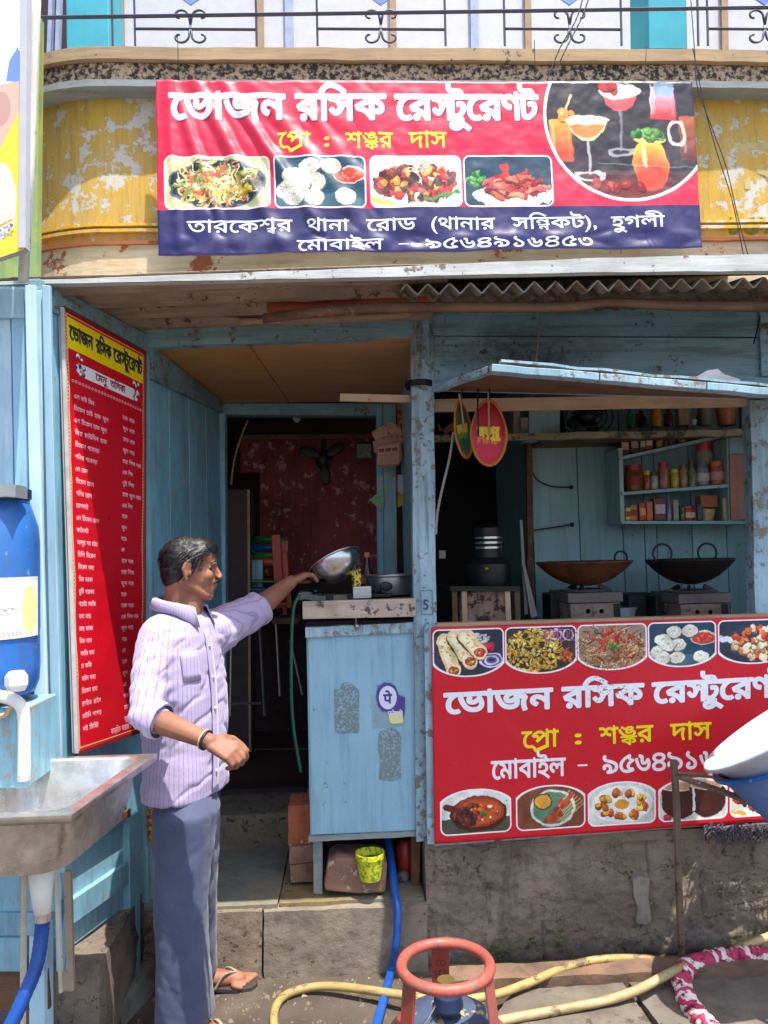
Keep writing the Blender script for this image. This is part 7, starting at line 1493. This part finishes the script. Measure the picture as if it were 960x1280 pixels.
# hem lip, cuffs, collar, placket, buttons, pocket
def ringtube(rg, dz, r, n=48, k=1.01):
    c, rx, ry, ya = rg; P = []
    for i in range(n):
        a = 2*PI*i/n; x = rx*k*math.copysign(abs(math.cos(a))**.83, math.cos(a)); y = ry*k*math.copysign(abs(math.sin(a))**.83, math.sin(a))
        P.append(c+Vector((x*math.cos(ya)-y*math.sin(ya), x*math.sin(ya)+y*math.cos(ya), dz+.016*math.sin(2*a+.6))))
    return P
def cuff(c, d, r, w_):
    q = Vector(d).normalized().to_track_quat('Z', 'Y').to_matrix(); m = MB(); m.lathe([(r*.9, 0), (r, .0), (r*1.03, w_*.5), (r*.99, w_), (r*.88, w_)], c, 30, q)
    m.v = [v+Vector((fbm(v*30, 2), fbm(v*30+Vector((5, 0, 0)), 2), fbm(v*30+Vector((0, 5, 0)), 2)))*.003 for v in m.v]; return m
part('cuff', cuff(en-(wr_n-el_n).normalized()*.004, wr_n-el_n, .058, .034), tsh.m, SHIRT, smooth='auto')
part('cuff', cuff(ef+(wr_f-el_f)*.02, wr_f-el_f, .065, .034), tsh.m, SHIRT, smooth='auto')
def collar():
    m = MB(); c0 = at(223, 757, 2.69); P = []
    fr_a = TY   # opening direction
    for i in range(33):
        t = i/32; a = fr_a+.42+(2*PI-.84)*t; e = abs(t-.5)*2
        base = c0+Vector((.072*math.cos(a)+.012*math.cos(fr_a)*e, .076*math.sin(a)+.012*math.sin(fr_a)*e, .018-.035*e**1.5)); outd = Vector((math.cos(a), math.sin(a), 0))
        pointy = max(0, (e-.72)/.28)
        P.append((base+Vector((0, 0, -.006)), base+Vector((0, 0, .016)), base+outd*.014+Vector((0, 0, .012)), base+outd*(.026+.014*pointy)+Vector((0, 0, -.018-.034*pointy))))
    for r_ in P: m.v += list(r_)
    for i in range(32):
        for k in range(3): m.f.append((4*i+k, 4*i+k+1, 4*i+5+k, 4*i+4+k))
    return m
part('collar', collar(), tsh.m, SHIRT, smooth='auto', solid=.003)
def torso_pt(v_, ang_, k=1.02):
    """point on the shirt front at image height v_ and direction ang_ round the trunk"""
    for a, b in zip(rings, rings[1:]):
        z0, z1 = a[0].z, b[0].z; z = at(230, v_, 2.69).z
        if z1 <= z <= z0:
            t = (z0-z)/(z0-z1); c = a[0].lerp(b[0], t); rx = a[1]+(b[1]-a[1])*t; ry = a[2]+(b[2]-a[2])*t
            ca, sa = math.cos(ang_), math.sin(ang_); x = rx*k*math.copysign(abs(ca)**.83, ca); y = ry*k*math.copysign(abs(sa)**.83, sa)
            return c+Vector((x*math.cos(TY)-y*math.sin(TY), x*math.sin(TY)+y*math.cos(TY), 0))
    return rings[-1][0]
m = MB(); P = []
for k in range(24):
    v_ = 786+k*8.6; m.v += [torso_pt(v_, -.10, 1.025), torso_pt(v_, .02, 1.025)]
for k in range(23): m.f.append((2*k, 2*k+1, 2*k+3, 2*k+2))
part('placket', m, tsh.m, SHIRT, solid=.003, smooth=True)
for k in range(5): m = MB(); m.ball(torso_pt(806+k*38, -.04, 1.045), .0055, 10, 6); part('button', m, M_white, SHIRT)
m = MB()
for j in range(5):
    for i in range(5): m.v.append(torso_pt(808+j*9, -.34+.11*(i-4), 1.02))
for j in range(4):
    for i in range(4): m.f.append((j*5+i, j*5+i+1, j*5+i+6, j*5+i+5))
part('pocket', m, tsh.m, SHIRT, solid=.003, smooth=True)
# trousers
def R2(u0, u1, v, Y, ry): a, b = at(u0, v, Y), at(u1, v, Y); return ((a+b)/2, (b.x-a.x)/2, ry, 0)
def leg_n(m): loft(m, [R2(203, 262, 972, 2.67, .11), R2(192, 274, 1010, 2.64, .135), R2(192, 268, 1050, 2.61, .10), R2(193, 262, 1110, 2.60, .092), R2(196, 260, 1170, 2.61, .09), R2(196, 264, 1230, 2.64, .098), R2(195, 268, 1273, 2.66, .108)][::-1])
def leg_f(m): loft(m, [R2(206, 262, 972, 2.69, .11), R2(202, 275, 1010, 2.73, .13), R2(204, 275, 1050, 2.78, .11), R2(206, 272, 1110, 2.82, .11), R2(208, 270, 1160, 2.88, .11), R2(212, 272, 1216, 2.95, .115)][::-1])
def fold2(v, n):
    d = .006*fbm((v.x*6, v.y*6, v.z*3), 3)+.002*fbm((v.x*9+v.z*6, v.y*9, v.z*10), 3); z = v.z
    r = fbm((v.x*5+z*3, v.y*5, z*3.2-v.x*5), 2); d -= .003*max(0, .3-abs(r))/.3; r = fbm((v.x*9-z*2, v.y*9, z*1.6), 2); d += .006*r; return d
ttr = NT('slate_blue_trouser_cloth'); c = ttr.mix(ttr.ramp(ttr.noise(5, 4), .35, .65), C(74, 82, 110), C(62, 70, 98)); c = ttr.mix(ttr.ramp(ttr.noise(160, 2), .5, .7, 0, .25), c, C(92, 98, 126)); ttr.col(c); ttr.rough(.8); ttr.bump(ttr.noise(400, 2), .15, .001); ttr.b.inputs['Sheen Weight'].default_value = .15
part('trousers', union([leg_n, leg_f], .006, 4, displace=fold2), ttr.m, MAN, smooth=True, fix=False)
# sandals, bracelet, ring, keys
def sandal(an, d):
    d = Vector(d).normalized(); s = Vector((-d.y, d.x, 0)); b = Vector((an.x, an.y, .0))
    out = [(-.06, -.02), (-.07, 0), (-.06, .025), (0, .034), (.08, .05), (.15, .055), (.195, .03), (.2, 0), (.185, -.03), (.13, -.045), (.05, -.034), (-.02, -.03)]
    m = MB(); m.prism([b+d*x+s*y+Vector((0, 0, .004)) for x, y in out], (0, 0, .016)); sh = part('sandal', m, plain('worn_sandal_sole', (60, 52, 48), .7), MAN, bevel=.003)
    m = MB()
    for sd in (-1, 1): m.tube(spline([b+d*.05+s*.04*sd+Vector((0, 0, .015)), b+d*.08+s*.03*sd+Vector((0, 0, .06)), b+d*.115+s*.008*sd+Vector((0, 0, .062)), b+d*.13+s*.005+Vector((0, 0, .045))], 5), .006, 8, flat=.5)
    part('strap', m, plain('sandal_strap', (150, 140, 124), .6), sh, smooth=True)
sandal(an_n, fd_n); sandal(an_f, fd_f)
q = (wr_n-el_n).normalized().to_track_quat('Z', 'Y').to_matrix()
for k, (off_, r_, c) in enumerate(((.012, .0285, (30, 34, 56)), (.020, .0283, (206, 170, 120)))):
    m = MB(); m.tube([wr_n-(wr_n-el_n).normalized()*off_+q@Vector((r_*math.cos(a), r_*math.sin(a), 0)) for a in [2*PI*j/28 for j in range(28)]], .0032, 8, closed=True); part('bracelet', m, plain('bracelet_%d' % k, c, .5), MAN, smooth=True)
